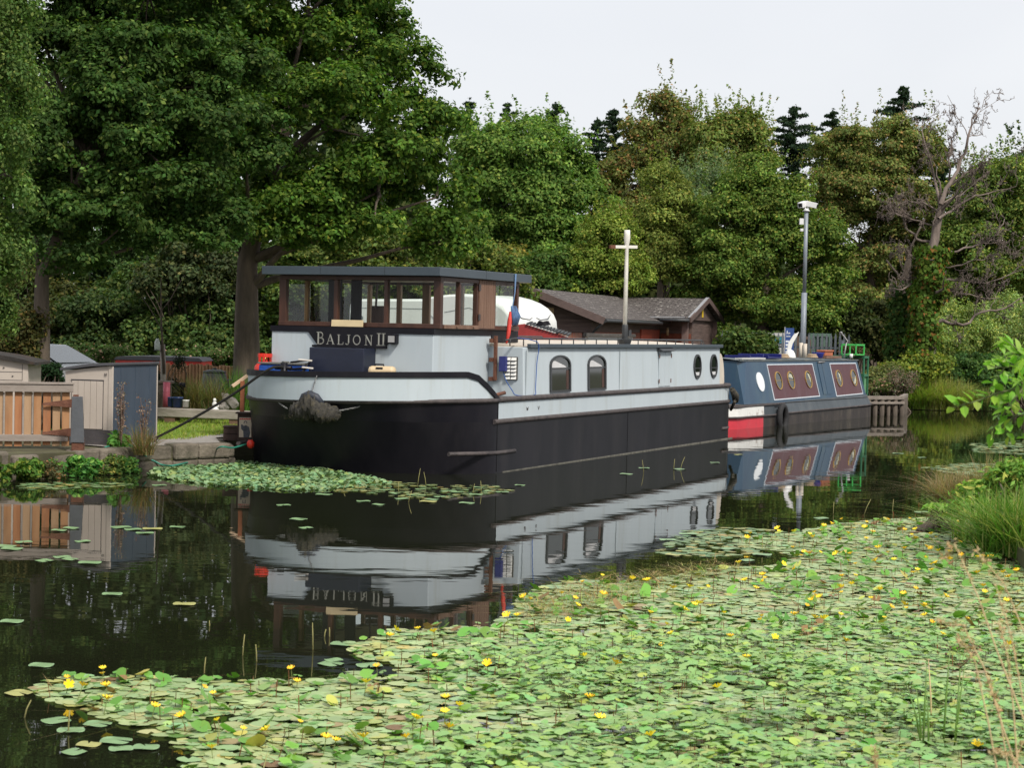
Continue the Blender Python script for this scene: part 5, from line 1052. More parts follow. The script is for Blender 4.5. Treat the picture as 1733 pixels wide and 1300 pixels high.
# ================================================================== YARD BEYOND: palisade, containers, banner, camera pole
galp = mat('palisade_grey', (.16, .18, .20), .5, .15, 5, .1, metal=.3)
pf = thing('palisade_fence', 'grey steel palisade fence in front of the yard', 'fence', (0, 0, 0))
pa_, pb_ = W(1222, 606, 58), W(1436, 604, 56.5)
def palf(b):
    n = 30
    for i in range(n):
        q = pa_.lerp(pb_, i / (n - 1)); zt = W(1300, 568, 57).z + random.uniform(-.01, .01); wd_ = .032
        b.prism([(-wd_, .3), (wd_, .3), (wd_, zt), (0, zt + .12), (-wd_, zt)], 0, lambda a, z, k: (q.x + a, q.y + .02 * k, z))
part('pales', galp, pf, palf)
part('rail', galp, pf, lambda b: [b.beam((pa_.x, pa_.y + .05, z), (pb_.x, pb_.y + .05, z), .04, .06) for z in (.75, 1.65)])
def container(name, label, x0, x1, Y, ytop, m, stripe=None):
    p = W(x0, ytop, Y); l = W(x1, ytop, Y).x - p.x; c = thing(name, label, 'container', (p.x, Y, .3), 0); h = p.z - .3
    def cb(b):
        n = max(6, int(l / .28))
        pts = []
        for i in range(n): a = l * i / n; pts += [(a, 0), (a + l / n * .4, 0), (a + l / n * .5, .05), (a + l / n * .9, .05)]
        pts += [(l, 0), (l, 2.3), (0, 2.3)]
        k = len(pts); b.add([(x, y, 0) for x, y in pts] + [(x, y, h - .1) for x, y in pts], [(i, (i + 1) % k, (i + 1) % k + k, i + k) for i in range(k)])
        b.box(-.02, l + .02, -.03, 2.33, h - .10, h)
    part('walls', m, c, cb)
    if stripe: part('stripe', stripe, c, lambda b: b.box(.1, l * .8, -.05, -.035, h - .32, h - .12))
    for x in (0, l): part('corner_post', m, c, lambda b: b.box(x - .05, x + .05, -.045, .05, 0, h - .1))
    return c
container('white_container', 'white shipping container with a turquoise stripe behind the palisade', 1292, 1348, 59.3, 563, mat('container_white', (.50, .50, .48), .6, .1, 4, .1), mat('stripe_turquoise', (.02, .20, .28), .5))
container('grey_container', 'dull white container behind the palisade next to the porch', 1226, 1262, 60, 569, mat('container_grey', (.36, .38, .39), .6, .1, 4, .1))
container('green_container', 'weathered green shipping container behind the camera pole', 1372, 1405, 59.4, 564, mat('container_green', (.07, .13, .10), .7, .25, 3, .2, dirt=(.15, .12, .09), dirt_amt=.5))
container('rusty_container', 'rusty brown container between the white and the green ones', 1350, 1370, 59.2, 569, mat('container_rust', (.11, .075, .06), .85, .3, 4, .3))
Yb = 54.5; f0, f1 = W(1329, 555, Yb), W(1343, 610, Yb)
bn_ = thing('banner_sign', 'tall blue banner sign with white lettering behind the narrowboat', 'banner', (f0.x, Yb, .3), .1)
bh_ = f0.z - .3
part('cloth', mat('banner_blue', (.012, .05, .20), .6, .08, 3), bn_, lambda b: b.box(0, .26, -.006, .006, .1, bh_))
def bmark(b):
    b.prism([(.03, bh_ - .20), (.045, bh_ - .10), (.06, bh_ - .06), (.075, bh_ - .12), (.085, bh_ - .20), (.06, bh_ - .14)], 0, lambda a, z, k: (a, -.012 + .004 * k, z))
    for r, row in enumerate(((.09, .11, .13), (.035, .06, .085, .11, .135))):
        for x in row: b.box(x, x + .016, -.012, -.008, bh_ - .17 - r * .09, bh_ - .13 - r * .09)
    for z in (.42, .52, .62, .72): b.box(.02, .12, -.012, -.008, bh_ - z, bh_ - z + .06)
part('lettering', linew, bn_, bmark)
part('pole', galv, bn_, lambda b: b.tube([(-.01, 0, 0), (-.01, 0, bh_ + .03)], .014, 6))
Yp = 56.0; c0, c1 = W(1358.5, 600, Yp), W(1363.5, 356, Yp)
cp = thing('camera_pole', 'tall grey steel pole carrying white security cameras', 'camera pole', (c0.x, Yp, .3), 0)
pz = c1.z - .3
part('pole', mat('pole_grey', (.24, .27, .31), .5, .1, 5, .1, metal=.2), cp, lambda b: (b.tube([(0, 0, 0), (0, 0, pz * .55)], .082, 12), b.tube([(0, 0, pz * .55), (0, 0, pz)], .058, 12)))
camw = mat('camera_white', (.70, .70, .71), .4, .03)
for rz, dx, lb in ((-2.2, -.09, None), (-.35, .10, None)):
    h_ = part('security_camera', camw, cp, lambda b: (b.box(-.16, .20, -.085, .085, .0, .16, Matrix.Translation((dx, 0, pz + .10)) @ Matrix.Rotation(rz, 4, 'Z') @ Matrix.Rotation(.22, 4, 'Y')), b.tube([(0, 0, pz - .02), (dx * .6, 0, pz + .1)], .035, 7)), .01)
    part('lens', black, h_, lambda b: b.box(.201, .208, -.06, .06, .03, .13, Matrix.Translation((dx, 0, pz + .10)) @ Matrix.Rotation(rz, 4, 'Z') @ Matrix.Rotation(.22, 4, 'Y')))
part('collar', camw, cp, lambda b: b.lathe([(.12, pz - .02), (.06, pz + .04)], n=12))
part('junction_box', camw, cp, lambda b: (b.box(-.20, -.08, -.06, .06, pz - .42, pz - .24), b.box(-.17, -.08, -.05, .05, pz - .62, pz - .54)), .006)
for px, yt, yb, lb in ((1425.5, 576, 610, 'short grey steel bollard post at the end of the palisade'),):
    p = W(px, yb, 55.5); o = part('steel_post', galp, None, lambda b: b.tube([(0, 0, -.3), (0, 0, (yb - yt) / FPX * 55.5)], .05, 8)); o.location = p; tag(o, lb, 'post')
# ================================================================== TREES
ALD = (.040, .085, .022); 
def base_at(px, Y, z=.28): p = W(px, 600, Y); return (p.x, Y, z)
# two big alders over the garden
a2 = [(300, 60, 190, 130), (520, 20, 170, 120), (640, 120, 110, 95), (690, 220, 95, 85), (560, 210, 150, 130), (420, 270, 170, 130), (640, 320, 140, 90), (740, 330, 80, 80), (760, 405, 70, 45), (520, 370, 150, 60), (340, 350, 120, 80), (400, -80, 240, 140), (620, 45, 60, 60)]
tree('alder_tree', 'huge dark green alder with a thick trunk rising behind the barge bow', 'tree', base_at(416, 35), .29, px_lobes([(x, y, rx, ry, dy) for (x, y, rx, ry), dy in zip(a2, (0, .5, .3, 0, -1.0, -1.4, -.6, .2, .3, -1, 0, .5, .6))], 35), 2100, .34, 95, .095,
     (.048, .094, .015), alt=(.13, .18, .03), altp=.16, flat=.62, trunk_to=5.5, nbranch=40, lean=(.1, 0), inner=.6, upw=.55)
a1 = [(60, 90, 150, 130), (200, 120, 150, 150), (330, 140, 130, 120), (120, 260, 150, 110), (270, 270, 140, 110), (60, 370, 130, 85), (200, 385, 150, 85), (380, 230, 90, 90), (350, 380, 90, 60), (30, -30, 200, 110), (250, -20, 180, 110)]
tree('alder_tree', 'dark alder with a rough trunk growing beside the silver car', 'tree', base_at(69, 30), .17, px_lobes([(x, y, rx, ry, dy) for (x, y, rx, ry), dy in zip(a1, (.3, -.3, 0, -.6, -.8, 0, -.5, .3, 0, .6, .5))], 30.5), 2000, .30, 95, .085,
     (.036, .072, .016), alt=(.085, .13, .03), altp=.14, flat=.6, trunk_to=4.6, nbranch=40, lean=(.2, 0), inner=.6, upw=.5)
bl = [(0, 150, 60, 90), (12, 290, 48, 100), (-15, 420, 50, 100), (-30, 40, 80, 80), (-10, 520, 26, 40)]
tree('birch_tree', 'pale green birch with hanging twigs at the edge of the water garden', 'tree', base_at(-70, 24), .12, px_lobes(bl, 25), 330, .22, 130, .055, (.070, .118, .032), alt=(.12, .17, .045), altp=.2, flat=1.5, droop=.5, trunk_to=5, hang=1.6, upw=.1)
# undergrowth behind the garden
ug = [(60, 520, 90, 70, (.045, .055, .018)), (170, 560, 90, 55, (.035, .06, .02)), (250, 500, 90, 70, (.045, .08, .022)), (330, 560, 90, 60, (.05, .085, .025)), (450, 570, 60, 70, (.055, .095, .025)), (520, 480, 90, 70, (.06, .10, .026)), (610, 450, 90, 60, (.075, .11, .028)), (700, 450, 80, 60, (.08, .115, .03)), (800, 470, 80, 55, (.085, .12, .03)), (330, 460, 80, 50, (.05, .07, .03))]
ul = ['brown green undergrowth bush at the far end beyond the small shed', 'dark bush behind the silver car', 'dark leafy bush rising above the log fence', 'leafy bush behind the red roofed hut', 'bush at the foot of the thick alder trunk', 'tall bush behind the wheelhouse front windows', 'sunlit bush above the wheelhouse roof', 'light green bush behind the wheelhouse roof', 'yellow green bush between the wheelhouse and the round sycamore', 'thin scrubby bush with bare twigs behind the feeder post']
for (x, y, rx, ry, c), lb in zip(ug, ul):
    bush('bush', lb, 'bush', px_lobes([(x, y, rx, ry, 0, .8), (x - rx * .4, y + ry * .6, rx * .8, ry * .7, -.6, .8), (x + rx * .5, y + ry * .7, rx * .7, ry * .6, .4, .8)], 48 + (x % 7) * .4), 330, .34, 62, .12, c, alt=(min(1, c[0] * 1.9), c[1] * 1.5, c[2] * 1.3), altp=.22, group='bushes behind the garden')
bush('bush', 'dim brown green bush between the small shed and the silver car', 'bush', px_lobes([(20, 560, 42, 45, 0, .5), (45, 590, 22, 22, 0, .5)], 29.8), 170, .20, 60, .07, (.05, .055, .018), alt=(.12, .09, .03), altp=.2, group='bushes behind the garden')
bush('bush', 'tall dark bush under the low boughs between the two alder trunks', 'bush', px_lobes([(120, 450, 110, 70, 0, .7), (260, 440, 110, 60, .5, .7), (20, 470, 80, 80, 0, .7)], 52), 420, .40, 70, .12, (.028, .055, .018), alt=(.06, .10, .03), altp=.2, group='bushes behind the garden')
# row beyond the hut and the yard
def sil(specs): return specs
tree('sycamore_tree', 'round dense mid green sycamore behind the motorhome', 'tree', base_at(885, 66), .35,
     px_lobes([(880, 250, 95, 60), (830, 310, 75, 75), (930, 300, 85, 75), (880, 360, 110, 80), (980, 360, 55, 70), (820, 400, 60, 60), (910, 430, 95, 55), (990, 430, 45, 50)], 66), 1500, .55, 89, 0.133, (.085, .15, .032), alt=(.16, .23, .05), altp=.28, flat=.55, nbranch=30, upw=.7)
tree('maple_tree', 'tall maple with brown tinged seed clusters standing behind the sycamore', 'tree', base_at(1120, 76), .35,
     px_lobes([(1110, 195, 35, 38), (1150, 205, 25, 40), (1085, 240, 45, 40), (1150, 260, 60, 50), (1070, 310, 60, 60), (1160, 330, 70, 70), (1110, 400, 90, 70)], 76), 1000, .5, 87, 0.140, (.13, .15, .045), alt=(.24, .15, .06), altp=.2, flat=.8, nbranch=34, upw=.3)
tree('maple_tree', 'olive green maple just beyond the brown tinged one', 'tree', base_at(1240, 74), .32,
     px_lobes([(1245, 215, 48, 34), (1225, 260, 60, 45), (1275, 265, 40, 50), (1190, 235, 30, 40), (1250, 320, 80, 60)], 74), 650, .5, 87, 0.133, (.13, .17, .042), alt=(.22, .17, .055), altp=.15, flat=.75, nbranch=24)
tree('willow_tree', 'grey green willow crown showing between the maples', 'tree', base_at(1190, 68), .2,
     px_lobes([(1200, 320, 55, 40), (1160, 350, 45, 40), (1200, 380, 70, 50)], 68), 375, .45, 87, 0.105, (.12, .17, .085), alt=(.16, .2, .10), altp=.3, flat=.9, nbranch=14, asp=.35)
tree('birch_tree', 'slender bright birch with a pale stem behind the tiled hut', 'tree', base_at(1122, 62), .09,
     px_lobes([(1120, 310, 40, 40), (1130, 370, 55, 55), (1105, 430, 65, 50), (1150, 460, 60, 50)], 62), 650, .38, 84, 0.091, (.118, .150, .034), alt=(.20, .22, .055), altp=.3, flat=.75, nbranch=26, bark='dead_bark')
tree('young_alder', 'bright yellow green young alder behind the tiled roof ridge', 'tree', base_at(1020, 60), .10,
     px_lobes([(1030, 405, 45, 40), (1000, 450, 50, 45), (1060, 460, 55, 45), (1010, 490, 60, 30)], 60), 475, .36, 87, 0.091, (.118, .165, .028), alt=(.20, .235, .05), altp=.3, flat=.7, nbranch=20)
tree('alder_tree', 'broad bright green alder behind the camera pole', 'tree', base_at(1290, 61), .26,
     px_lobes([(1270, 310, 50, 48), (1240, 370, 75, 55), (1310, 360, 60, 55), (1220, 440, 85, 60), (1300, 440, 85, 60), (1380, 430, 60, 60), (1400, 490, 50, 50), (1240, 510, 85, 50), (1320, 520, 90, 50)], 61), 1687, .45, 95, 0.105, (.076, .125, .024), alt=(.17, .205, .045), altp=.3, flat=.6, nbranch=36, upw=.6)
tree('alder_tree', 'wide olive tree with russet tints between the camera pole and the dead tree', 'tree', base_at(1470, 68), .3,
     px_lobes([(1500, 240, 75, 42), (1420, 270, 65, 50), (1560, 260, 45, 55), (1470, 320, 105, 55), (1400, 360, 70, 55), (1540, 370, 80, 60), (1460, 430, 90, 55), (1560, 450, 60, 50), (1470, 500, 80, 45)], 68), 1687, .48, 89, 0.105, (.12, .15, .042), alt=(.22, .16, .06), altp=.2, flat=.5, nbranch=40, upw=.5)
tree('ash_tree', 'dark green ash rising behind the dead tree at the canal bend', 'tree', base_at(1690, 66), .3,
     px_lobes([(1700, 300, 60, 42), (1650, 330, 45, 40), (1720, 370, 60, 50), (1640, 420, 70, 50), (1710, 450, 70, 55), (1650, 490, 80, 40)], 66), 1125, .48, 87, 0.112, (.10, .15, .034), alt=(.20, .22, .05), altp=.25, flat=.55, nbranch=26)
tree('dark_tree', 'deep green broadleaf tree beyond the ash', 'tree', base_at(1770, 76), .3, px_lobes([(1740, 300, 70, 45), (1760, 400, 90, 90)], 76), 475, .6, 79, 0.154, (.035, .06, .02), alt=(.07, .1, .03), altp=.1)
# lower row of bushes in front of those trees
lr = [(1262, 588, 36, 26, 56.5, (.05, .085, .022)), (1430, 560, 60, 45, 62, (.03, .045, .014)), (1480, 560, 50, 55, 62, (.035, .045, .015)), (1180, 555, 50, 35, 68, (.06, .10, .024)), (930, 480, 70, 50, 60, (.06, .11, .025)), (1015, 520, 60, 30, 63, (.10, .15, .03)), (880, 470, 50, 40, 62, (.13, .14, .03))]
ll = ['leafy bush growing through the palisade fence', 'shady dark bush behind the green container', 'shady bush in front of the ivy clad trunks', 'bush behind the open porch', 'bush below the round sycamore', 'yellow green bush touching the hut ridge', 'bush with yellowing leaves beside the hut gable']
for (x, y, rx, ry, Y, c), lb in zip(lr, ll):
    bush('bush', lb, 'bush', px_lobes([(x, y, rx, ry, 0, .8), (x - rx * .5, y + ry * .4, rx * .7, ry * .8, .3, .8), (x + rx * .5, y + ry * .4, rx * .7, ry * .7, -.3, .8)], Y), 300, .38, 60, .14, c, alt=(c[0] * 1.7, c[1] * 1.35, c[2] * 1.3), altp=.22, group='bushes around the yard')
# conifers on the skyline
def conifer(px, ytop, wpx, Y, label, ybot=420):
    p = W(px, ytop, Y); h = p.z - .3; r = wpx / 2 / FPX * Y * 1.25; t = thing('spruce_tree', label, 'conifer', (p.x, Y, .3), 0, 'conifers on the skyline')
    P = []; 
    b = MB(); b.tube(wobble((0, 0, 0), (0, 0, h), 6, .01), [.2, .17, .14, .11, .08, .05, .015], 7); b.build('trunk', MATS['bark'], t)
    z = h * .45
    while z < h - .1:
        f = (h - z) / (h * .35); L_ = min(r, (h - z) * .85 + .05) * random.uniform(.55, 1.2) + .06
        nb_ = 3 if z > h * .85 else 5
        for k in range(nb_):
            a = random.uniform(0, 2 * PI); l = L_ * random.uniform(.6, 1.15); n = int(30 + 100 * l)
            t_ = RNG.random(n) ** .8; rad__ = t_ * l; q = np.stack([np.cos(a) * rad__, np.sin(a) * rad__, z + rad__ * .45 - .30 * rad__ ** 2 / max(l, .2) + .1], 1)
            q += RNG.normal(size=(n, 3)) * np.array([.12, .12, .07]) * (1.2 - t_[:, None] * .6) * (.4 + l * .35); P.append(q)
        z += .13 + .14 * random.random()
    P.append(np.stack([RNG.normal(0, .03, 40), RNG.normal(0, .03, 40), h + RNG.uniform(-.5, .15, 40)], 1))
    P = np.concatenate(P); V = leafquads(P, .20, None, 0, .3, .4)
    poly_mesh('foliage', V, 4, leafcols(len(P), (.028, .052, .030), .25, (.05, .085, .04), .15), leafmat(), t)
for px, yt, wpx, Y, lb in ((795, 170, 60, 96, 'broad dark spruce just beyond the big alder crown'), (860, 178, 55, 98, 'second dark spruce, above the round sycamore'), (941, 177, 36, 104, 'thin pointed spruce top above the sycamore'), (1012, 205, 40, 98, 'low spruce on the near side of the brown maple'), (1040, 188, 50, 96, 'spruce leaning against the brown tinged maple'), (1345, 182, 62, 92, 'wide spruce between the olive maple and the camera pole'), (1410, 188, 45, 95, 'small spruce beside the wide one'), (1528, 150, 62, 90, 'tallest spruce, standing above the olive tree'), (1590, 235, 50, 92, 'spruce half hidden behind the dead branches')):
    conifer(px, yt, wpx, Y, lb)

# far woodland as one mass
P = []
for _ in range(1):
    n = 110000; x = RNG.uniform(-48, 52, n); y = RNG.uniform(80, 88, n) + np.abs(x) * .05; top = 6.3 + 1.2 * np.sin(x * .35) + .7 * np.sin(x * 1.3 + 1) + 9 / (1 + np.exp((x + 6) / 1.5)); z = RNG.uniform(0, 1, n) ** .8 * top
    P = np.stack([x, y - (z / top) * 0.0, z], 1)
V = leafquads(P, .50, np.tile(np.array([[0, -1, .3]]), (n, 1)), 1.0, .3)
tag(poly_mesh('far_woodland', V, 4, leafcols(n, (.04, .065, .02), .3, (.07, .10, .03), .3), leafmat()), 'distant dense woodland closing the view behind the trees', 'woodland', kind='stuff')

# ------------------------------------------------------------------ dead tree and ivy clad trunks
dt = thing('dead_tree', 'bare pinkish grey dead tree with spreading twigs at the canal bend', 'tree', W(1575, 600, 53) * 1.0, 0)
dt.location.z = .3; db = dt.location
def DP(px, py, dy=0): return W(px, py, 53 + dy) - db
twigs = MB()
def branch(pts, r0, r1, sub=5, lvl=0):
    n = len(pts); Q = []
    for i in range(n - 1):
        for j in range(3):
            q = pts[i].lerp(pts[i + 1], j / 3); Q.append(q + Vector((random.gauss(0, .028), random.gauss(0, .028), random.gauss(0, .028))) if (i or j) else q)
    Q.append(pts[-1]); m_ = len(Q)
    twigs.tube(Q, [r0 + (r1 - r0) * i / (m_ - 1) for i in range(m_)], 7 if lvl == 0 else 4, False)
    if lvl > 2: return
    for k in range(sub):
        i = random.randint(m_ // 4, m_ - 1); d = (Q[min(i + 1, m_ - 1)] - Q[max(0, i - 1)]).normalized()
        v = (d + Vector((random.gauss(0, .8), random.gauss(0, .6), random.gauss(.25, .7)))).normalized(); L_ = (pts[-1] - pts[0]).length * random.uniform(.18, .42); L_ = min(L_, 1.6)
        s_ = Q[i]; e1 = s_ + v * L_ * .5 + Vector((0, 0, random.gauss(0, .08))); e2 = e1 + (v + Vector((random.gauss(0, .5), random.gauss(0, .3), random.gauss(.1, .4)))).normalized() * L_ * .5
        rr = max(.008, (r0 + (r1 - r0) * i / m_) * .42); branch([s_, e1, e2], rr, .006, max(1, sub - 3), lvl + 1)
TR = [(1575, 610), (1572, 520), (1582, 470), (1578, 420), (1588, 370), (1592, 340)]
branch([DP(*q) for q in TR], .18, .10, 4)
for pl, r in (([(1592, 345), (1610, 310), (1625, 270), (1640, 230), (1650, 200), (1658, 182)], .11), ([(1592, 345), (1580, 300), (1572, 260), (1562, 225), (1560, 205)], .07), ([(1612, 312), (1632, 295), (1655, 285), (1675, 270)], .05), ([(1610, 310), (1606, 270), (1612, 235), (1622, 205)], .05),
              ([(1588, 370), (1620, 350), (1650, 330), (1680, 325), (1720, 315)], .07), ([(1580, 410), (1550, 405), (1535, 385), (1530, 360), (1510, 345)], .07), ([(1585, 430), (1620, 425), (1660, 410), (1690, 395), (1700, 370)], .06), ([(1580, 455), (1620, 452), (1650, 440), (1690, 430)], .05),
              ([(1578, 470), (1550, 480), (1525, 488), (1508, 490)], .07), ([(1578, 470), (1620, 475), (1670, 480), (1733, 455)], .06), ([(1578, 485), (1600, 492), (1640, 495), (1690, 505)], .05), ([(1582, 545), (1600, 545), (1630, 550), (1660, 530), (1700, 520), (1745, 495)], .10), ([(1590, 360), (1565, 345), (1545, 340), (1525, 330)], .05), ([(1586, 385), (1560, 375), (1520, 365), (1500, 350)], .05), ([(1580, 440), (1545, 440), (1530, 425), (1512, 430)], .04), ([(1590, 345), (1625, 330), (1660, 300)], .045)):
    branch([DP(x, y, random.uniform(-.5, .5)) for x, y in pl], r * .62, .010, 8)
twigs.build('trunk', MATS['dead_bark'], dt)
def ivy(parent, path, r, n, leaf, colA, colB, pB):
    Q = [Vector(q) for q in path]; P = []; O = []
    seg = RNG.integers(0, len(Q) - 1, n); t = RNG.random(n); a = RNG.uniform(0, 2 * PI, n)
    c = np.array([Q[i].lerp(Q[i + 1], float(s)) for i, s in zip(seg, t)])
    rr = r * (1 + .5 * np.sin(c[:, 2] * 5 + a * 2) * .5) * RNG.uniform(.5, 1.25, n); o = np.stack([np.cos(a), np.sin(a), np.zeros(n)], 1)
    V = leafquads(c + o * rr[:, None] + RNG.normal(0, .04, (n, 3)), leaf, o, 1.2, .3, .9)
    poly_mesh('ivy', V, 4, leafcols(n, colA, .25, colB, pB), leafmat(), parent)
ivy(dt, [DP(1560, 625), DP(1562, 560), DP(1568, 510), DP(1576, 470), DP(1580, 420)], .34, 5200, .12, (.085, .145, .022), (.22, .11, .03), .14)
t = thing('ivy_trunk', 'second trunk wrapped in dark ivy next to the dead tree', 'tree', W(1522, 600, 54.5) * 1.0, 0); t.location.z = .3; tb = t.location
tp_ = [W(x, y, 54.5) - tb for x, y in ((1519, 630), (1520, 580), (1524, 530), (1530, 480), (1540, 430))]
part('trunk', MATS['bark'], t, lambda b: b.tube(tp_, [.2, .17, .15, .12, .08], 9))
ivy(t, tp_[:4], .30, 3600, .12, (.045, .095, .02), (.13, .13, .03), .2)
part('branch', MATS['bark'], t, lambda b: (b.tube(wobble(tp_[3], W(1500, 440, 55) - tb, 4, .1), .03, 5), b.tube(wobble(tp_[4], W(1560, 380, 55) - tb, 4, .1), .03, 5)))

# ------------------------------------------------------------------ growth along the far bank by the bend
def colclump(*a, **k): return clump(*a, **k)
bs = [(1625, 560, 60, 45, 57, (.20, .27, .09), .09, 'feathery pale green willowherb thicket beneath the low dead branch', 'thicket'), (1700, 570, 60, 55, 57.5, (.19, .26, .095), .09, 'tall soft green willowherb stand next to the frame edge of the canal bend', 'thicket'),
      (1545, 622, 50, 22, 53.0, (.13, .18, .035), .11, 'bramble bank at the feet of the ivy trunks', 'bush'), (1640, 635, 60, 28, 54.6, (.045, .095, .028), .10, 'dark green nettle clump behind the reeds', 'nettles'), (1720, 630, 50, 30, 55.5, (.05, .10, .03), .10, 'dark nettles and bindweed at the water beyond the reeds', 'nettles'),
      (1600, 600, 40, 25, 55.5, (.12, .17, .045), .10, 'light leafy shrub between the dead tree and the willowherb', 'bush'), (1500, 640, 32, 20, 52.5, (.10, .12, .045), .09, 'straggly bush behind the landing stage', 'bush')]
for x, y, rx, ry, Y, c, lf_, lb, cat in bs:
    bush('thicket' if cat == 'thicket' else 'shrub', lb, cat, px_lobes([(x, y, rx, ry, 0, .7), (x - rx * .5, y + ry * .5, rx * .6, ry * .7, -.4, .7), (x + rx * .4, y + ry * .5, rx * .6, ry * .7, .3, .7)], Y), 260, .26 if cat != 'thicket' else .22, 70, lf_, c, alt=(c[0] * 1.6, c[1] * 1.3, c[2]), altp=.25, asp=.35 if cat == 'thicket' else .6, flat=1.8 if cat == 'thicket' else .8, hang=-1.2 if cat == 'thicket' else 0)
bush('flowering_shrub', 'dry pinkish seed head shrub at the corner of the landing stage', 'shrub', px_lobes([(1527, 645, 22, 22), (1515, 655, 18, 15)], 51.2), 150, .16, 90, .05, (.20, .15, .12), alt=(.07, .10, .04), altp=.4, flat=1.3, hang=-.8)
bush('flowering_shrub', 'low shrub with dusty pink flowers behind the green crate', 'shrub', px_lobes([(1490, 655, 18, 12), (1445, 600, 22, 12, 4)], 51), 110, .16, 70, .06, (.09, .13, .04), alt=(.34, .20, .16), altp=.3)
for (x, y, Y, n, h, c, lb) in ((1553, 692, 52.2, 900, .95, (.26, .40, .06), 'bright green reed tuft at the waterline beside the landing stage'), (1585, 693, 53.6, 1100, .95, (.32, .38, .08), 'yellow green sedge clump drooping to the water'), (1620, 694, 54.8, 900, .85, (.26, .29, .08), 'tawny green sedge clump beyond the bright ones'), (1665, 694, 56, 700, .7, (.09, .15, .04), 'dark sedge clump near the bend of the bank')):
    clump('sedge_tuft', lb, 'sedge', G(x, y, 0.02), .42, n, h, .022, c, alt=(.36, .33, .14), altp=.22, lean=.45, curve=.8, group='sedges along the far bank')
# rough vegetation fringe along the far bank edge
ed = []
for (x0, y0), (x1, y1) in zip(FAR[10:15], FAR[11:16]):
    n = int(math.hypot(x1 - x0, y1 - y0) * 90); t_ = RNG.random(min(n, 3000)); ed.append(np.stack([x0 + (x1 - x0) * t_ + RNG.normal(0, .25, len(t_)), y0 + (y1 - y0) * t_ + np.abs(RNG.normal(0, .5, len(t_))) + .05, np.full(len(t_), .1)], 1))
ed = np.concatenate(ed); V = blades(ed, .5, .02, .5, .6, 3)
tag(poly_mesh('bank_grass', V, 4, np.repeat(leafcols(len(ed), (.12, .17, .04), .3, (.28, .24, .12), .3), 3, axis=0), leafmat()), 'rough grass fringe along the far canal bank', 'grass', kind='stuff')

# ------------------------------------------------------------------ plants on the garden bank (left)
lb_ = [(15, 795, 46, 26, 23.35, (.08, .17, .03), .07, 'leafy weed clump on the wall below the timber gate'), (125, 796, 36, 26, 24.15, (.07, .20, .045), .08, 'bright broad leaved weed hanging over the stone wall'), (178, 798, 26, 22, 24.55, (.09, .15, .035), .05, 'fine leaved weed with reddish tints on the wall'), (218, 795, 22, 20, 24.95, (.06, .16, .035), .05, 'small green weed tumbling to the water below the blue shed side'), (70, 803, 40, 20, 23.75, (.10, .10, .045), .05, 'brownish weed mat on the wall face between the leafy weeds')]
for x, y, rx, ry, Y, c, l_, lb in lb_:
    bush('weed_clump', lb, 'weeds', px_lobes([(x, y, rx, ry, 0, .55), (x + rx * .4, y + ry * .3, rx * .6, ry * .6, -.1, .5)], Y), 62, .09, 38, l_, tuple(q * .72 for q in c), alt=(c[0] * 2, c[1] * 1.2, c[2] * 1.2), altp=.25, stems=False, zmin=.01, group='weeds on the stone wall')
bush('burdock_plant', 'broad bright green leaves at the foot of the blue shed side', 'plant', px_lobes([(203, 752, 13, 9), (196, 742, 6, 6), (214, 742, 6, 6)], 25.5), 32, .07, 13, 0.091, (.10, .25, .05), stems=False)
def dryplant(name, label, px, pyb, pyt, Y, spread, n, col):
    p = W(px, pyb, Y); h = W(px, pyt, Y).z - p.z; t = thing(name, label, 'dry plant', p, 0); b = MB(); pts = []
    for k in range(n):
        a = random.uniform(0, 2 * PI); e = Vector((math.cos(a) * spread * random.random(), math.sin(a) * spread * .5, h * random.uniform(.55, 1)))
        w_ = wobble((0, 0, 0), e, 5, .05); b.tube(w_, [.008, .007, .006, .005, .004, .003], 4)
        for q in w_[2:]:
            for _ in range(5): pts.append(q + Vector((random.gauss(0, .03), random.gauss(0, .03), random.gauss(0, .03))))
    b.build('stem', mat('dry_stem', (.13, .085, .065), .9, .3, 10), t)
    V = leafquads(np.array([tuple(q) for q in pts]), .03, None, 0, 0); poly_mesh('seed_heads', V, 4, leafcols(len(pts), col, .3, (.34, .26, .2), .4), leafmat(), t)
dryplant('dry_dock', 'tall dry brown dock with seed heads against the blue shed side', 205, 755, 645, 25.4, .10, 16, (.17, .11, .085))
dryplant('dry_dock', 'shorter dry stalk with rusty seed heads at the corner of the shed', 243, 760, 672, 25.8, .12, 9, (.18, .10, .07))
clump('sedge_tuft', 'drooping brown green grass tuft on the wall beside the mooring ring', 'grass tuft', G(243, 770, .22), .13, 260, .42, .010, (.15, .15, .06), alt=(.26, .17, .09), altp=.5, lean=.5, curve=.9)
clump('dry_grass_clump', 'sprawling dry brown bush of grass around the glazed pot', 'grass tuft', W(343, 692, 32.9), .33, 700, .62, .012, (.17, .14, .06), alt=(.12, .17, .05), altp=.3, lean=.5, curve=.8)
clump('montbretia_tuft', 'upright green blades between the compost bin and the gangway rail', 'plant', W(405, 705, 34.0), .22, 260, .85, .02, (.08, .18, .03), lean=.25, curve=.4)
bush('shrub', 'small leafy shrub beneath the thick alder trunk', 'shrub', px_lobes([(392, 640, 24, 18)], 38.5), 90, .14, 45, .06, (.06, .12, .03))
bush('shrub', 'shrub with pale pink flowers below the dark trees', 'shrub', px_lobes([(170, 600, 60, 18), (330, 603, 60, 12, 1)], 44), 160, .2, 60, .08, (.06, .10, .03), alt=(.36, .24, .18), altp=.10)
bush('shrub', 'dark evergreen shrub in front of the silver car', 'shrub', px_lobes([(88, 636, 18, 20)], 29.4), 80, .10, 45, .05, (.02, .045, .018))

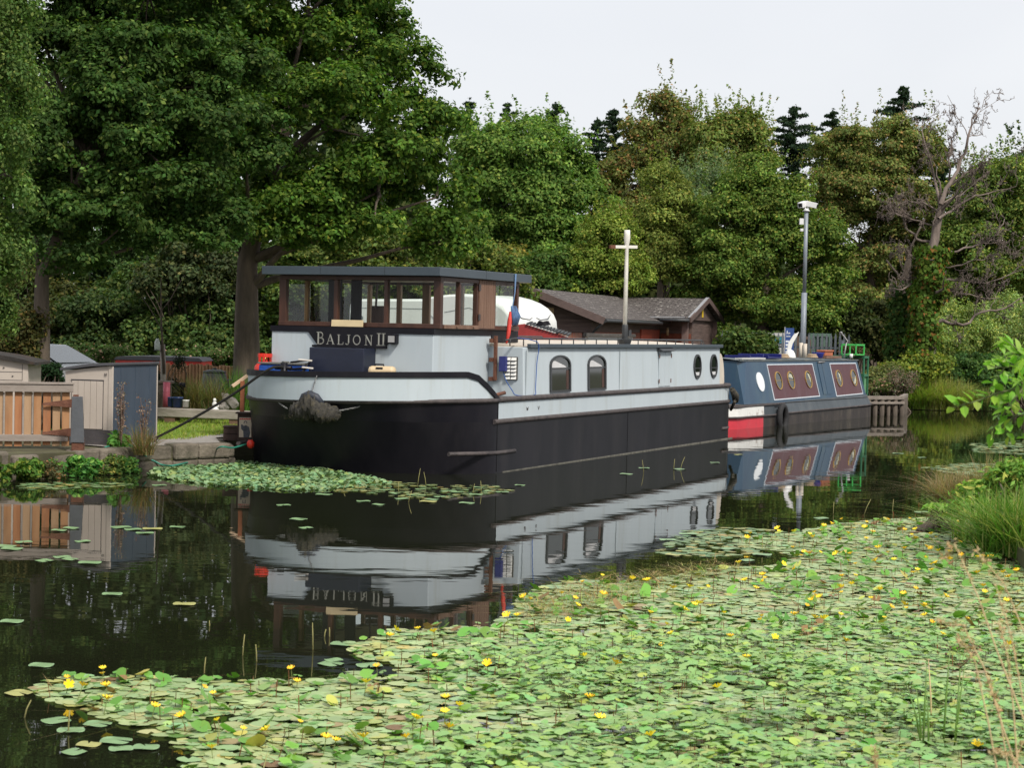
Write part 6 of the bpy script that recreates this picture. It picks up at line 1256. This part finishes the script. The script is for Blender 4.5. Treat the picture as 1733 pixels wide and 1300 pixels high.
# ================================================================== FLOATING PLANTS
def discs(P, r, tilt, n=9, notch=True, rag=.06, cup=0.0, asp=None):
    """round floating leaves as n-gons"""
    N_ = len(P); a0 = RNG.uniform(0, 2 * PI, N_); V = np.empty((N_, n, 3)); R_ = r * RNG.uniform(.6, 1.25, N_) if np.isscalar(r) else r
    tx, ty = RNG.normal(0, tilt, N_), RNG.normal(0, tilt, N_)
    for i in range(n):
        a = a0 + (2 * PI * i / (n - 1) if notch and i < n - 1 else 2 * PI * i / n if not notch else 0)
        rr = R_ * (1 + RNG.normal(0, rag, N_)) if not (notch and i == n - 1) else R_ * .12
        x, y = np.cos(a) * rr, np.sin(a) * rr
        V[:, i, 0] = P[:, 0] + x; V[:, i, 1] = P[:, 1] + y; V[:, i, 2] = P[:, 2] + x * tx + y * ty + cup * rr * rr / np.maximum(R_, 1e-3)
    return V
MATPX = [(150, 1205), (70, 1180), (60, 1162), (130, 1146), (270, 1150), (380, 1152), (560, 1152), (600, 1140), (640, 1150), (680, 1130), (600, 1112), (590, 1092), (660, 1070), (730, 1066), (840, 1058), (870, 1030), (900, 1000), (960, 985), (1050, 992), (1100, 985), (1180, 968), (1240, 962), (1320, 958), (1345, 945), (1320, 935), (1250, 925), (1245, 912), (1330, 905), (1420, 888), (1500, 880), (1620, 876), (1800, 870), (1800, 1420), (262, 1420), (285, 1310), (330, 1285), (300, 1262), (240, 1235)]
HOLES = [[(330, 1215), (380, 1212), (400, 1225), (350, 1232)]]
matp = [tuple(G(x, y)[:2]) for x, y in MATPX]
holep = [[tuple(G(x, y)[:2]) for x, y in h] for h in HOLES]
def scat_mat(n, poly=None):
    A = scatter(poly or matp, n)
    for h in holep: A = A[~in_poly(A, h)]
    A = A[A[:, 0] < .30 * A[:, 1] + .6]
    return A
def project(A):
    d = A[:, 1] * cp_ + CAMH * sp_; up = A[:, 1] * sp_ - CAMH * cp_
    u = FPX * A[:, 0] / d; v = -FPX * up / d
    return 866.5 + u * cr_ - v * sr_, 650 + u * sr_ + v * cr_
PADM = leafmat('pads', rough=.4, trans=.15, spec=.4)
PADG = (.39, .49, .23)
def noise2(x, y, s, ph=0): return np.sin(x * s + ph) * np.cos(y * s * 1.3 + ph * 2) * .5 + np.sin(x * s * 2.3 + y * s * 1.1 + ph) * .3 + np.cos(y * s * 3.1 - x * s * 1.7) * .2
# water lily pads (floating mass)
A = scat_mat(30000); px_, py_ = project(A)
keep = RNG.random(len(A)) < np.where(py_ < 1000, 1.0, .85); A = A[keep]
P = np.column_stack([A, RNG.uniform(.004, .016, len(A))])
cols = leafcols(len(P), PADG, .13, (.45, .48, .16), .07); k = RNG.random(len(P)); cols[k < .02] = (.38, .30, .15); cols[(k > .05) & (k < .09)] = (.13, .26, .06); cols[(k > .09) & (k < .10)] = (.22, .13, .06)
tag(poly_mesh('lily_pads', discs(P, .056, .03, 11), 11, cols, PADM), 'floating mat of round water lily pads covering the near water', 'lily pads', kind='stuff')
# upturned, curled and dying leaves on top of the mat
A = scat_mat(3800); px_, py_ = project(A); A = A[(RNG.random(len(A)) < np.where((px_ > 900) & (py_ > 1080), .12, 1)) & (noise2(A[:, 0], A[:, 1], 2.7, 3) > -.35)]; P = np.column_stack([A, RNG.uniform(.012, .030, len(A))])
V = discs(P, .040, .35, 11, cup=.35); cols = leafcols(len(P), (.14, .32, .05), .25, (.42, .44, .10), .14); k = RNG.random(len(P)); cols[k < .06] = (.28, .17, .07)
tag(poly_mesh('curled_lily_leaves', V, 11, cols, PADM), 'curled upturned lily leaves scattered over the floating mat', 'lily leaves', kind='stuff')
# pennywort: raised scalloped leaves in dense patches of the foreground
A = scat_mat(165000); px_, py_ = project(A)
dens = np.clip((py_ - 1040) / 80, 0, 1) * np.clip((px_ - 640 - (1250 - py_) * .35) / 260, 0, 1) * np.clip(.75 + .9 * noise2(A[:, 0], A[:, 1], 1.6, .7), 0, 1) + .05 * (py_ > 1010)
kk = RNG.random(len(A)) < dens * .40; A = A[kk]; dn_ = np.clip(dens[kk], 0, 1)
hh = np.clip(.015 + dn_ * (.055 + .03 * noise2(A[:, 0], A[:, 1], 4.1, 2)) + RNG.normal(0, .012, len(A)), .012, .14)
P = np.column_stack([A, hh])
PEN = (.26, .43, .14)
tag(poly_mesh('pennywort', discs(P, .031, .17, 13, rag=.08, cup=-.22), 13, leafcols(len(P), PEN, .14, (.32, .48, .10), .18), PADM), 'dense raised pennywort leaves over the lily mat', 'pennywort', kind='stuff')
def stalks(P, w_, col, name, label, cat):
    n = len(P); a = RNG.uniform(0, PI, n); dx, dy = np.cos(a) * w_, np.sin(a) * w_; V = np.empty((n, 4, 3)); B_ = P.copy(); B_[:, 2] = -.01; B_[:, :2] += RNG.normal(0, .008, (n, 2))
    for i, (q, s) in enumerate(((B_, -1), (B_, 1), (P, 1), (P, -1))): V[:, i] = q; V[:, i, 0] += dx * s; V[:, i, 1] += dy * s
    return tag(poly_mesh(name, V, 4, leafcols(n, col, .3), leafmat()), label, cat, kind='stuff')
stalks(P[RNG.random(len(P)) < .6] , .0016, (.16, .15, .05), 'pennywort_stalks', 'thin stalks holding up the pennywort leaves', 'stalks')
A = scat_mat(2600); P = np.column_stack([A, RNG.uniform(.03, .10, len(A))])
stalks(P, .0026, (.15, .07, .04), 'dry_stalks', 'short dead reddish stalks sticking out of the lily mat', 'stalks')
# little plant litter strands
A = scat_mat(3200); px_, py_ = project(A); A = A[RNG.random(len(A)) < np.where((py_ < 1030) | (px_ < 500), 1, .3)]
P = np.column_stack([A, RNG.uniform(.012, .03, len(A))]); V = blades(P, .13, .006, 2.5, .2, 2); V[:, :, 2] = .012 + np.abs(V[:, :, 2] - .012) * .16
tag(poly_mesh('weed_litter', V, 4, np.repeat(leafcols(len(P), (.30, .22, .11), .35, (.40, .36, .16), .3), 2, axis=0), leafmat()), 'brown strands of dead weed lying on the floating mat', 'weed litter', kind='stuff')
# a thin film of small leaves between the pads
A = scat_mat(26000); px_, py_ = project(A); P = np.column_stack([A, np.full(len(A), .003)])
tag(poly_mesh('duckweed', discs(P, .030, .01, 7, notch=False, rag=.2), 7, leafcols(len(P), (.34, .42, .16), .2, (.46, .44, .18), .2), PADM), 'thin film of small leaves filling the gaps between lily pads', 'duckweed', kind='stuff')
# ridge of tangled dead weed along the far edge of the mat
A = scatter([tuple(G(x, y)[:2]) for x, y in [(880, 1035), (960, 995), (1060, 985), (1150, 965), (1230, 958), (1260, 972), (1160, 990), (1080, 1012), (980, 1045), (900, 1060)]], 5200)
P = np.column_stack([A, np.abs(RNG.normal(0, .035, len(A))) * (1 + .8 * noise2(A[:, 0], A[:, 1], 5, 1))]); V = blades(P, .12, .006, 1.6, .3, 2); V[:, :, 2] = P[0, 2] * 0 + np.repeat(P[:, 2], 2)[:, None] + (V[:, :, 2] - np.repeat(P[:, 2], 2)[:, None]) * .35
tag(poly_mesh('weed_ridge', V, 4, np.repeat(leafcols(len(P), (.34, .26, .13), .35, (.30, .34, .10), .3), 2, axis=0), leafmat()), 'low ridge of tangled brown weed along the far edge of the floating mat', 'weed', kind='stuff')
# yellow flowers, each its own
def flower_mesh():
    b = MB()
    for i in range(5):
        a = 2 * PI * i / 5; c, s_ = math.cos(a), math.sin(a); n_ = Vector((-s_, c, 0)); d = Vector((c, s_, 0))
        q = [Vector((0, 0, 0)), d * .009 + n_ * .007 + Vector((0, 0, .008)), d * .020 + n_ * .008 + Vector((0, 0, .018)), d * .022 + Vector((0, 0, .013)), d * .020 - n_ * .008 + Vector((0, 0, .018)), d * .009 - n_ * .007 + Vector((0, 0, .008))]
        b.add([tuple(v) for v in q], [(0, 1, 2, 3), (0, 3, 4, 5)])
    return b
yel = mat('petal_yellow', (.92, .68, .012), .5, .06, 20)
_n = yel.node_tree; _oi = _n.nodes.new('ShaderNodeObjectInfo'); _mx = _n.nodes.new('ShaderNodeMix'); _mx.data_type = 'RGBA'; _mx.inputs[6].default_value = (.95, .74, .03, 1); _mx.inputs[7].default_value = (.80, .46, .01, 1)
_n.links.new(_oi.outputs['Random'], _mx.inputs[0]); _n.links.new(_mx.outputs[2], _n.nodes['Principled BSDF'].inputs['Base Color'])
stm = mat('flower_stalk', (.12, .16, .04), .7)
A = scat_mat(9000); px_, py_ = project(A)
ok = (px_ > -10) & (px_ < 1745) & (py_ < 1300)
pr = np.where(py_ < 1110, .55, .35) * np.where((px_ > 850) & (py_ > 1070), .16, 1.0) * (1 + .6 * noise2(A[:, 0], A[:, 1], 3.3, 1.2)) * np.where((px_ < 420) & (py_ > 1180), 1.8, 1); pr = np.clip(pr, .02, 1)
# sample so that flowers are even in the picture rather than on the ground
wgt = pr * ok * (1.0 / np.maximum(A[:, 1], 5)) ** 1.3
idx = RNG.choice(len(A), 205, replace=False, p=wgt / wgt.sum())
fl0 = None
for n_i, i in enumerate(idx):
    x, y = A[i]; z = float(RNG.uniform(.03, .085))
    if fl0 is None:
        f = flower_mesh().build('lily_flower', yel)
        st_ = part('stalk', stm, f, lambda b: b.tube([(0, 0, 0), (.004, 0, -.06), (0, .006, -.12)], .0018, 5)); fl0 = f
    else:
        f = fl0.copy(); COL.objects.link(f); s_ = fl0.children[0].copy(); COL.objects.link(s_); s_.parent = f
    f.location = (float(x), float(y), z); f.rotation_euler = (random.gauss(0, .3), random.gauss(0, .3), random.uniform(0, 6.28)); k = random.uniform(.75, 1.5); f.scale = (k, k, k)
    tag(f, 'small fringed yellow flower on a short stalk above the floating leaves', 'flower', 'yellow flowers over the floating leaves')
# loose pads out on the open water, each its own
def pad_mesh(r, n=22):
    b = MB(); vs = [(0, 0, .002)]; 
    for i in range(n + 1):
        a = .12 + (2 * PI - .24) * i / n; vs.append((r * math.cos(a) * (1 + .03 * math.sin(5 * a)), r * math.sin(a), .0035 * math.sin(3 * a)))
    b.add(vs, [tuple([0] + list(range(1, n + 2)))]); return b
padm = [mat('pad_green', (.20, .33, .15), .35, .12, 12, .1, spec=.5), mat('pad_yellow', (.36, .36, .12), .4, .15, 12, .1)]
loose = [(150, 1262), (196, 1256), (205, 1270), (125, 1276), (247, 1268), (120, 1238), (95, 1222), (165, 1228), (232, 1205), (262, 1212), (130, 1165), (32, 1175), (70, 1128), (580, 1092), (565, 1120), (560, 1125), (625, 1128), (105, 944), (118, 948), (152, 954), (205, 893), (225, 897), (258, 896), (120, 895), (100, 899), (140, 917), (245, 903), (20, 930), (8, 926), (40, 919), (75, 950), (300, 893), (190, 1007), (312, 1024), (20, 1054), (270, 822), (70, 820), (480, 856), (505, 880), (518, 895), (460, 825), (615, 849), (640, 855), (548, 838), (725, 850), (790, 852), (700, 838), (760, 832), (810, 826), (850, 834), (730, 846), (880, 822), (1090, 793), (1150, 795), (1210, 784), (1250, 770), (1060, 803), (680, 845), (745, 842), (775, 834), (826, 832), (655, 830), (668, 836), (712, 829), (805, 838), (1180, 937), (1140, 940), (1230, 930), (1290, 940), (1265, 950), (1000, 985), (935, 995), (890, 1010), (1130, 915), (1165, 905), (1470, 885), (1390, 878), (1600, 860), (1560, 868), (1650, 762), (1690, 760), (1720, 756), (1660, 757), (1600, 795), (1640, 800), (1520, 768), (1560, 775), (1350, 905), (1400, 897)]
pd0 = {}
for i, (x, y) in enumerate(loose):
    k = 0 if (i * 7) % 11 else 1; p = G(x, y); r = random.uniform(.055, .082)
    if k not in pd0: o = pad_mesh(.07).build('lily_pad', padm[k]); pd0[k] = o
    else: o = pd0[k].copy(); COL.objects.link(o)
    s_ = r / .07 * (1.0 if y > 1000 else 1.25); o.scale = (s_, s_, 1); o.location = (p.x, p.y, .006 + .001 * (i % 5)); o.rotation_euler = (0, 0, random.uniform(0, 6.28))
    tag(o, 'single round green lily pad floating apart on the dark water' if k == 0 else 'single yellowing lily pad floating apart on the dark water', 'lily pad', 'loose green lily pads' if k == 0 else 'loose yellowing lily pads')
# pennywort raft under the barge bow
rp_ = [(250, 806), (262, 794), (300, 787), (360, 782), (420, 783), (500, 790), (560, 797), (600, 806), (640, 812), (660, 820), (600, 826), (540, 831), (480, 832), (430, 826), (370, 824), (300, 815)]
A = scatter([tuple(G(x, y)[:2]) for x, y in rp_], 6500)
hh = np.clip(.042 - .025 * np.abs(RNG.normal(0, 1, len(A))), .008, .2) * np.clip(1.3 - np.abs(A[:, 1] - 24.8) * .25, .25, 1); P = np.column_stack([A, hh])
tag(poly_mesh('pennywort_raft', discs(P, .034, .3, 12, rag=.08, cup=-.2), 12, leafcols(len(P), (.19, .31, .15), .22, (.26, .36, .12), .2), PADM), 'raft of pennywort floating between the wall and the barge bow', 'pennywort', kind='stuff')
stalks(P[::2], .003, (.12, .13, .05), 'raft_stalks', 'stalks of the pennywort raft by the barge bow', 'stalks')
tl = [(600, 808), (660, 815), (740, 822), (830, 822), (880, 830), (800, 842), (720, 846), (640, 838), (560, 832)]
A = scatter([tuple(G(x, y)[:2]) for x, y in tl], 500); P = np.column_stack([A, np.full(len(A), .008)])
tag(poly_mesh('drifting_leaves', discs(P[RNG.random(len(P)) < .5], .05, .02, 10), 10, leafcols(int(1e6) and len(P[:0]) or 0, PADG) if False else leafcols((lambda: 0)() or 0, PADG), PADM) if False else poly_mesh('drifting_leaves', discs(P, .045, .02, 10), 10, leafcols(len(P), (.22, .30, .13), .2, (.36, .34, .12), .3), PADM), 'thin drift of small floating leaves in front of the barge', 'floating leaves', kind='stuff')
# thin patches of leaves further off on the right-hand water
for q, n_, lb in (([(1640, 752), (1760, 745), (1760, 772), (1650, 766)], 900, 'band of floating leaves far along the canal bend'), ([(1560, 792), (1640, 784), (1760, 790), (1760, 812), (1640, 808)], 700, 'thin streak of floating leaves nearer than the far band'), ([(1150, 900), (1250, 893), (1340, 903), (1330, 935), (1200, 945), (1110, 938)], 420, 'sparse drift of small pads off the edge of the mat'), ([(30, 820), (170, 816), (230, 822), (120, 830), (30, 830)], 160, 'few small pads drifting under the stone wall')):
    A = scatter([tuple(G(x, y)[:2]) for x, y in q], n_); P = np.column_stack([A, np.full(len(A), .008)])
    tag(poly_mesh('drifting_leaves', discs(P, .055, .02, 9), 9, leafcols(len(P), (.20, .30, .13), .2, (.34, .32, .10), .2), PADM), lb, 'floating leaves', kind='stuff')
# thin stems standing in the water
stems = [(410, 1110, 1075, 1.0), (435, 1120, 1090, 1.), (530, 1100, 1050, 1.), (548, 1078, 1065, 1), (558, 1078, 1063, 1), (38, 1215, 1185, 1), (115, 1240, 1205, 1), (706, 822, 790, 1), (722, 822, 798, 1), (675, 835, 815, 1), (690, 850, 830, 1), (580, 830, 820, 1), (1090, 800, 780, 1), (1140, 795, 775, 1), (1150, 795, 772, 1), (800, 834, 818, 1), (815, 834, 812, 1), (345, 1140, 1110, 1), (355, 1060, 1050, 1), (1220, 918, 900, 1), (1290, 930, 905, 1), (1410, 870, 850, 1), (1460, 872, 845, 1), (1510, 868, 845, 1)]
for i, (x, yb, yt, _) in enumerate(stems):
    p = G(x, yb); h = (yb - yt) / FPX * p.y; e = Vector((random.gauss(0, .3) * h, 0, h * random.uniform(.9, 1.1)))
    o = part('water_stem', mat('stem_tan', (.26, .24, .09), .8, .2, 20), None, lambda b: b.tube([(0, 0, -.05), tuple(e * .5), tuple(e)], [.0045, .004, .0025], 5)); o.location = p
    tag(o, 'thin bare reed stem standing alone in the open water', 'reed stem', 'bare stems in the open water')

# ------------------------------------------------------------------ near bank growth, right
for (x, y, z, rr, n, h, wd_, c, alt, ap, le, lb, nm, cat) in (
    (1715, 935, .05, .34, 900, .62, .014, (.12, .24, .04), (.34, .36, .13), .25, .6, 'dense dark green sedge tussock on the near bank', 'sedge_tussock', 'sedge'),
    (1775, 945, .05, .38, 800, .66, .014, (.11, .22, .035), (.30, .34, .12), .3, .4, 'sedge tussock partly cut by the frame beside the dense one', 'sedge_tussock', 'sedge'),
    (1650, 915, .03, .22, 300, .48, .011, (.20, .30, .07), (.36, .36, .16), .4, .6, 'light arching grass beside the sedge tussock', 'grass_tuft', 'grass tuft'),
    (1622, 850, .05, .30, 900, .42, .009, (.34, .26, .15), (.24, .2, .09), .4, .8, 'dry tan grass tangle over the water at the bank tip', 'dry_grass_tuft', 'grass tuft'),
    (1700, 845, .10, .35, 700, .55, .010, (.30, .24, .12), (.16, .2, .07), .4, .7, 'dry grass tangle behind the sedge tussock', 'dry_grass_tuft', 'grass tuft')):
    clump(nm, lb, cat, G(x, y, z), rr, n, h, wd_, c, alt=alt, altp=ap, lean=le, curve=.7)
bush('willowherb', 'leafy green willowherb leaning over the near bank edge', 'plant', px_lobes([(1690, 840, 60, 40, 0, .5), (1650, 870, 40, 24, -.3, .5), (1735, 825, 50, 44, 0, .5), (1720, 880, 50, 30, -.6, .5)], 19.0), 210, .15, 34, .085, (.13, .24, .045), alt=(.28, .30, .07), altp=.2, asp=.34, upw=.6, flat=.8)
bush('willowherb', 'young upright willowherb with pale leaves at the edge of the lily mat', 'plant', px_lobes([(1590, 880, 24, 14, 0, .5)], 19.6), 22, .10, 22, .10, (.17, .30, .06), asp=.3, upw=.6)
bush('bank_herbs', 'low round leaved herbs at the foot of the sedge tussock', 'plant', px_lobes([(1715, 968, 40, 10, 0, .5), (1672, 950, 26, 8, .3, .5)], 16.6), 60, .07, 24, .04, (.16, .30, .08), asp=.9, stems=False, zmin=.05)

# overhanging leafy branch from a shrub just outside the frame
YB = 8.2
def sprig(b, leafP, pts, r):
    Q = [W(x, y, YB + dy) for x, y, dy in pts]; b.tube(Q, [r * (1 - .75 * i / (len(Q) - 1)) for i in range(len(Q))], 6)
    return Q
os_ = thing('overhanging_shrub', 'bright green leafy shrub branches reaching in over the water', 'shrub', (2.75, YB, .2), 0)
ob_ = os_.location; b = MB(); LV = []; 
BR = [([(1800, 655, .1), (1750, 660, .1), (1715, 640, .05), (1700, 600, 0)], .006), ([(1740, 612, .1), (1715, 585, 0), (1700, 575, 0)], .004), ([(1800, 625, -.2), (1755, 630, -.15), (1720, 650, -.1)], .005), ([(1715, 705, 0), (1700, 730, 0), (1720, 745, 0)], .004), ([(1800, 640, 0), (1733, 655, 0), (1690, 665, 0), (1650, 680, .0), (1612, 690, 0)], .008), ([(1800, 600, .1), (1740, 612, .1), (1700, 622, 0), (1665, 620, 0)], .007), ([(1733, 655, 0), (1705, 690, -.05), (1690, 715, 0), (1672, 735, 0)], .006), ([(1800, 690, -.1), (1745, 700, -.1), (1715, 705, 0), (1690, 700, 0)], .006), ([(1800, 590, .1), (1755, 600, .1), (1722, 606, 0)], .005), ([(1700, 622, 0), (1690, 640, 0), (1676, 655, 0)], .004), ([(1800, 740, -.1), (1760, 735, -.1), (1735, 720, 0)], .006)]
for pts, r in BR:
    Q = sprig(b, LV, pts, r)
    for i in range(len(Q) - 1):
        d = (Q[i + 1] - Q[i]); L_ = d.length; n_ = max(2, int(L_ / .014))
        for j in range(n_):
            t = (j + .5) / n_; o = Q[i] + d * t; dn = d.normalized()
            side = Vector((random.gauss(0, .25), random.choice((-1, 1)) * random.uniform(.2, 1), random.uniform(-.9, .9))); side = (side - dn * side.dot(dn)).normalized()
            ax_ = (dn * random.uniform(.2, .9) + side).normalized(); nrm = (Vector((0, 0, 1)) + Vector((random.gauss(0, .45), random.gauss(-.3, .45), 0))); nrm = (nrm - ax_ * nrm.dot(ax_)).normalized(); sd_ = ax_.cross(nrm)
            l = random.uniform(.05, .082); w_ = l * .24
            for (f0, f1, w0, w1) in ((0, .35, .15, 1), (.35, .7, 1, .8), (.7, 1, .8, .03)):
                for sgn in (1, -1):
                    c0 = o + ax_ * (l * f0 + .008) + nrm * (-.12 * l * f0 * f0); c1 = o + ax_ * (l * f1 + .008) + nrm * (-.12 * l * f1 * f1)
                    LV.append((c0, c1, c1 + sd_ * sgn * w_ * w1 + nrm * w_ * .3 * w1, c0 + sd_ * sgn * w_ * w0 + nrm * w_ * .3 * w0))
V = np.array([[tuple(v - ob_) for v in q] for q in LV]); nq = len(V) // 6
cc = np.repeat(leafcols(nq, (.22, .42, .05), .14, (.34, .48, .10), .2), 6, axis=0)
poly_mesh('leaves', V, 4, cc, leafmat('near_leaves', rough=.4, trans=.4, spec=.4), os_)
b.v = [tuple(Vector(v) - ob_) for v in b.v]
b.tube([(0, 0, -.2), (.1, 0, .6), (.05, 0, 1.0), tuple(W(1800, 660, YB) - ob_)], [.03, .025, .02, .012], 8)
b.tube([(.1, 0, .6), tuple(W(1800, 600, YB + .1) - ob_)], [.018, .01], 7); b.tube([(.1, 0, .6), tuple(W(1800, 700, YB - .1) - ob_)], [.015, .01], 7)
b.build('branches', mat('twig_green', (.12, .14, .05), .7, .2, 20), os_)

# straw stalks rising close to the viewer, and rushes growing in the mat
def stalkset(name, label, specs, Y, m, r, head=None):
    for i, pts in enumerate(specs):
        Q = [W(x, y, Y + .15 * (i % 3)) for x, y in pts]; t = thing(name, label[i], 'grass stalk', Q[0], 0, name.replace('_', ' ') + 's')
        part('stem', m, t, lambda b: b.tube([q - Q[0] for q in Q], [r * (1 - .6 * j / (len(Q) - 1)) for j in range(len(Q))], 5))
        if head:
            n_ = 90; k = RNG.random(n_) ** .7; P_ = []
            for kk in k:
                f = (.55 + .45 * kk) * (len(Q) - 1); j = min(int(f), len(Q) - 2); P_.append(tuple(Q[j].lerp(Q[j + 1], f - j) - Q[0] + Vector((random.gauss(0, .006), random.gauss(0, .006), random.gauss(0, .006)))))
            V = leafquads(np.array(P_), .014, None, 0, 0, .35); poly_mesh('seed_head', V, 4, leafcols(n_, head, .2), leafmat(), t)
straw = mat('straw', (.55, .42, .23), .8, .15, 20)
stalkset('straw_stalk', ['tallest tan grass stalk, its tip bending over beside the sedge tussock', 'tan grass stalk bending over below the tallest one', 'slanting tan grass stalk nearest the frame edge', 'tan grass stalk curving up between the tallest one and the frame edge', 'short straight tan stalk beside the leaning one', 'lone blunt tan stalk standing well apart from the others', 'short tan grass stalk leaning over the rush flower head', 'upright tan grass stalk just behind the leaning one', 'tan grass stalk leaning out towards the frame edge', 'low bent tan grass stalk at the bottom corner'], [
    [(1790, 1420), (1745, 1250), (1690, 1110), (1655, 1010), (1615, 920), (1596, 945)], [(1760, 1420), (1700, 1240), (1665, 1130), (1630, 1060), (1585, 1050)], [(1850, 1420), (1800, 1250), (1745, 1100), (1700, 990), (1650, 930)],
    [(1830, 1420), (1770, 1290), (1730, 1180), (1712, 1080), (1685, 990)], [(1720, 1420), (1706, 1300), (1690, 1200), (1672, 1150)], [(1480, 1420), (1484, 1330), (1480, 1262)],
    [(1700, 1420), (1690, 1320), (1672, 1220), (1650, 1120), (1620, 1075)], [(1740, 1420), (1722, 1300), (1715, 1200), (1705, 1110), (1690, 1050)], [(1690, 1420), (1700, 1330), (1730, 1260), (1760, 1210)], [(1800, 1420), (1760, 1330), (1712, 1280), (1680, 1270)]], 5.0, straw, .0030, (.56, .43, .26))
rush = mat('rush_green', (.14, .25, .05), .5, .1, 20)
for i, ((x0, y0), (x1, y1)) in enumerate((((1560, 1262), (1532, 1160)), ((1562, 1265), (1565, 1110)), ((1560, 1255), (1548, 1165)), ((1572, 1270), (1566, 1170)), ((1577, 1235), (1568, 1115)), ((1596, 1262), (1604, 1080)), ((1616, 1260), (1630, 1120)))):
    p = G(x0, y0); h = (y0 - y1) / FPX * p.y; o = part('rush', rush if i != 4 else straw, None, lambda b: b.tube([(0, 0, -.02), ((x1 - x0) * .4 / FPX * p.y, 0, h * .5), ((x1 - x0) / FPX * p.y, 0, h)], [.0055, .0045, .0015], 6)); o.location = p
    tag(o, ['green rush leaning furthest out on the open side of the rush group', 'tall straight green rush in the middle of the left trio', 'short green rush leaning beside the tall straight one', 'green rush next to the dead tan one', 'tan dead rush stem among the green ones', 'tallest green rush, its tip beside the brown flower head', 'green rush leaning in beneath the brown flower head'][i], 'rush', 'rush stems in the pennywort')
p = G(1614, 1275); fh = thing('rush_flower', 'brown branching rush flower head above the green rushes', 'rush flower', p, 0)
fz = (1275 - 1130) / FPX * p.y
part('stem', rush, fh, lambda b: b.tube([(0, 0, -.02), (.02, 0, fz)], .004, 5))
def umb(b):
    for i in range(12):
        a = random.uniform(0, 2 * PI); e = Vector((.02 + .09 * math.cos(a), .09 * math.sin(a), fz + random.uniform(.03, .12))); b.tube([(.02, 0, fz), tuple(e)], .0012, 4); b.lathe([(.001, -.006), (.007, 0), (.001, .008)], e, 6)
part('flower_head', mat('rush_brown', (.13, .07, .04), .8), fh, umb)
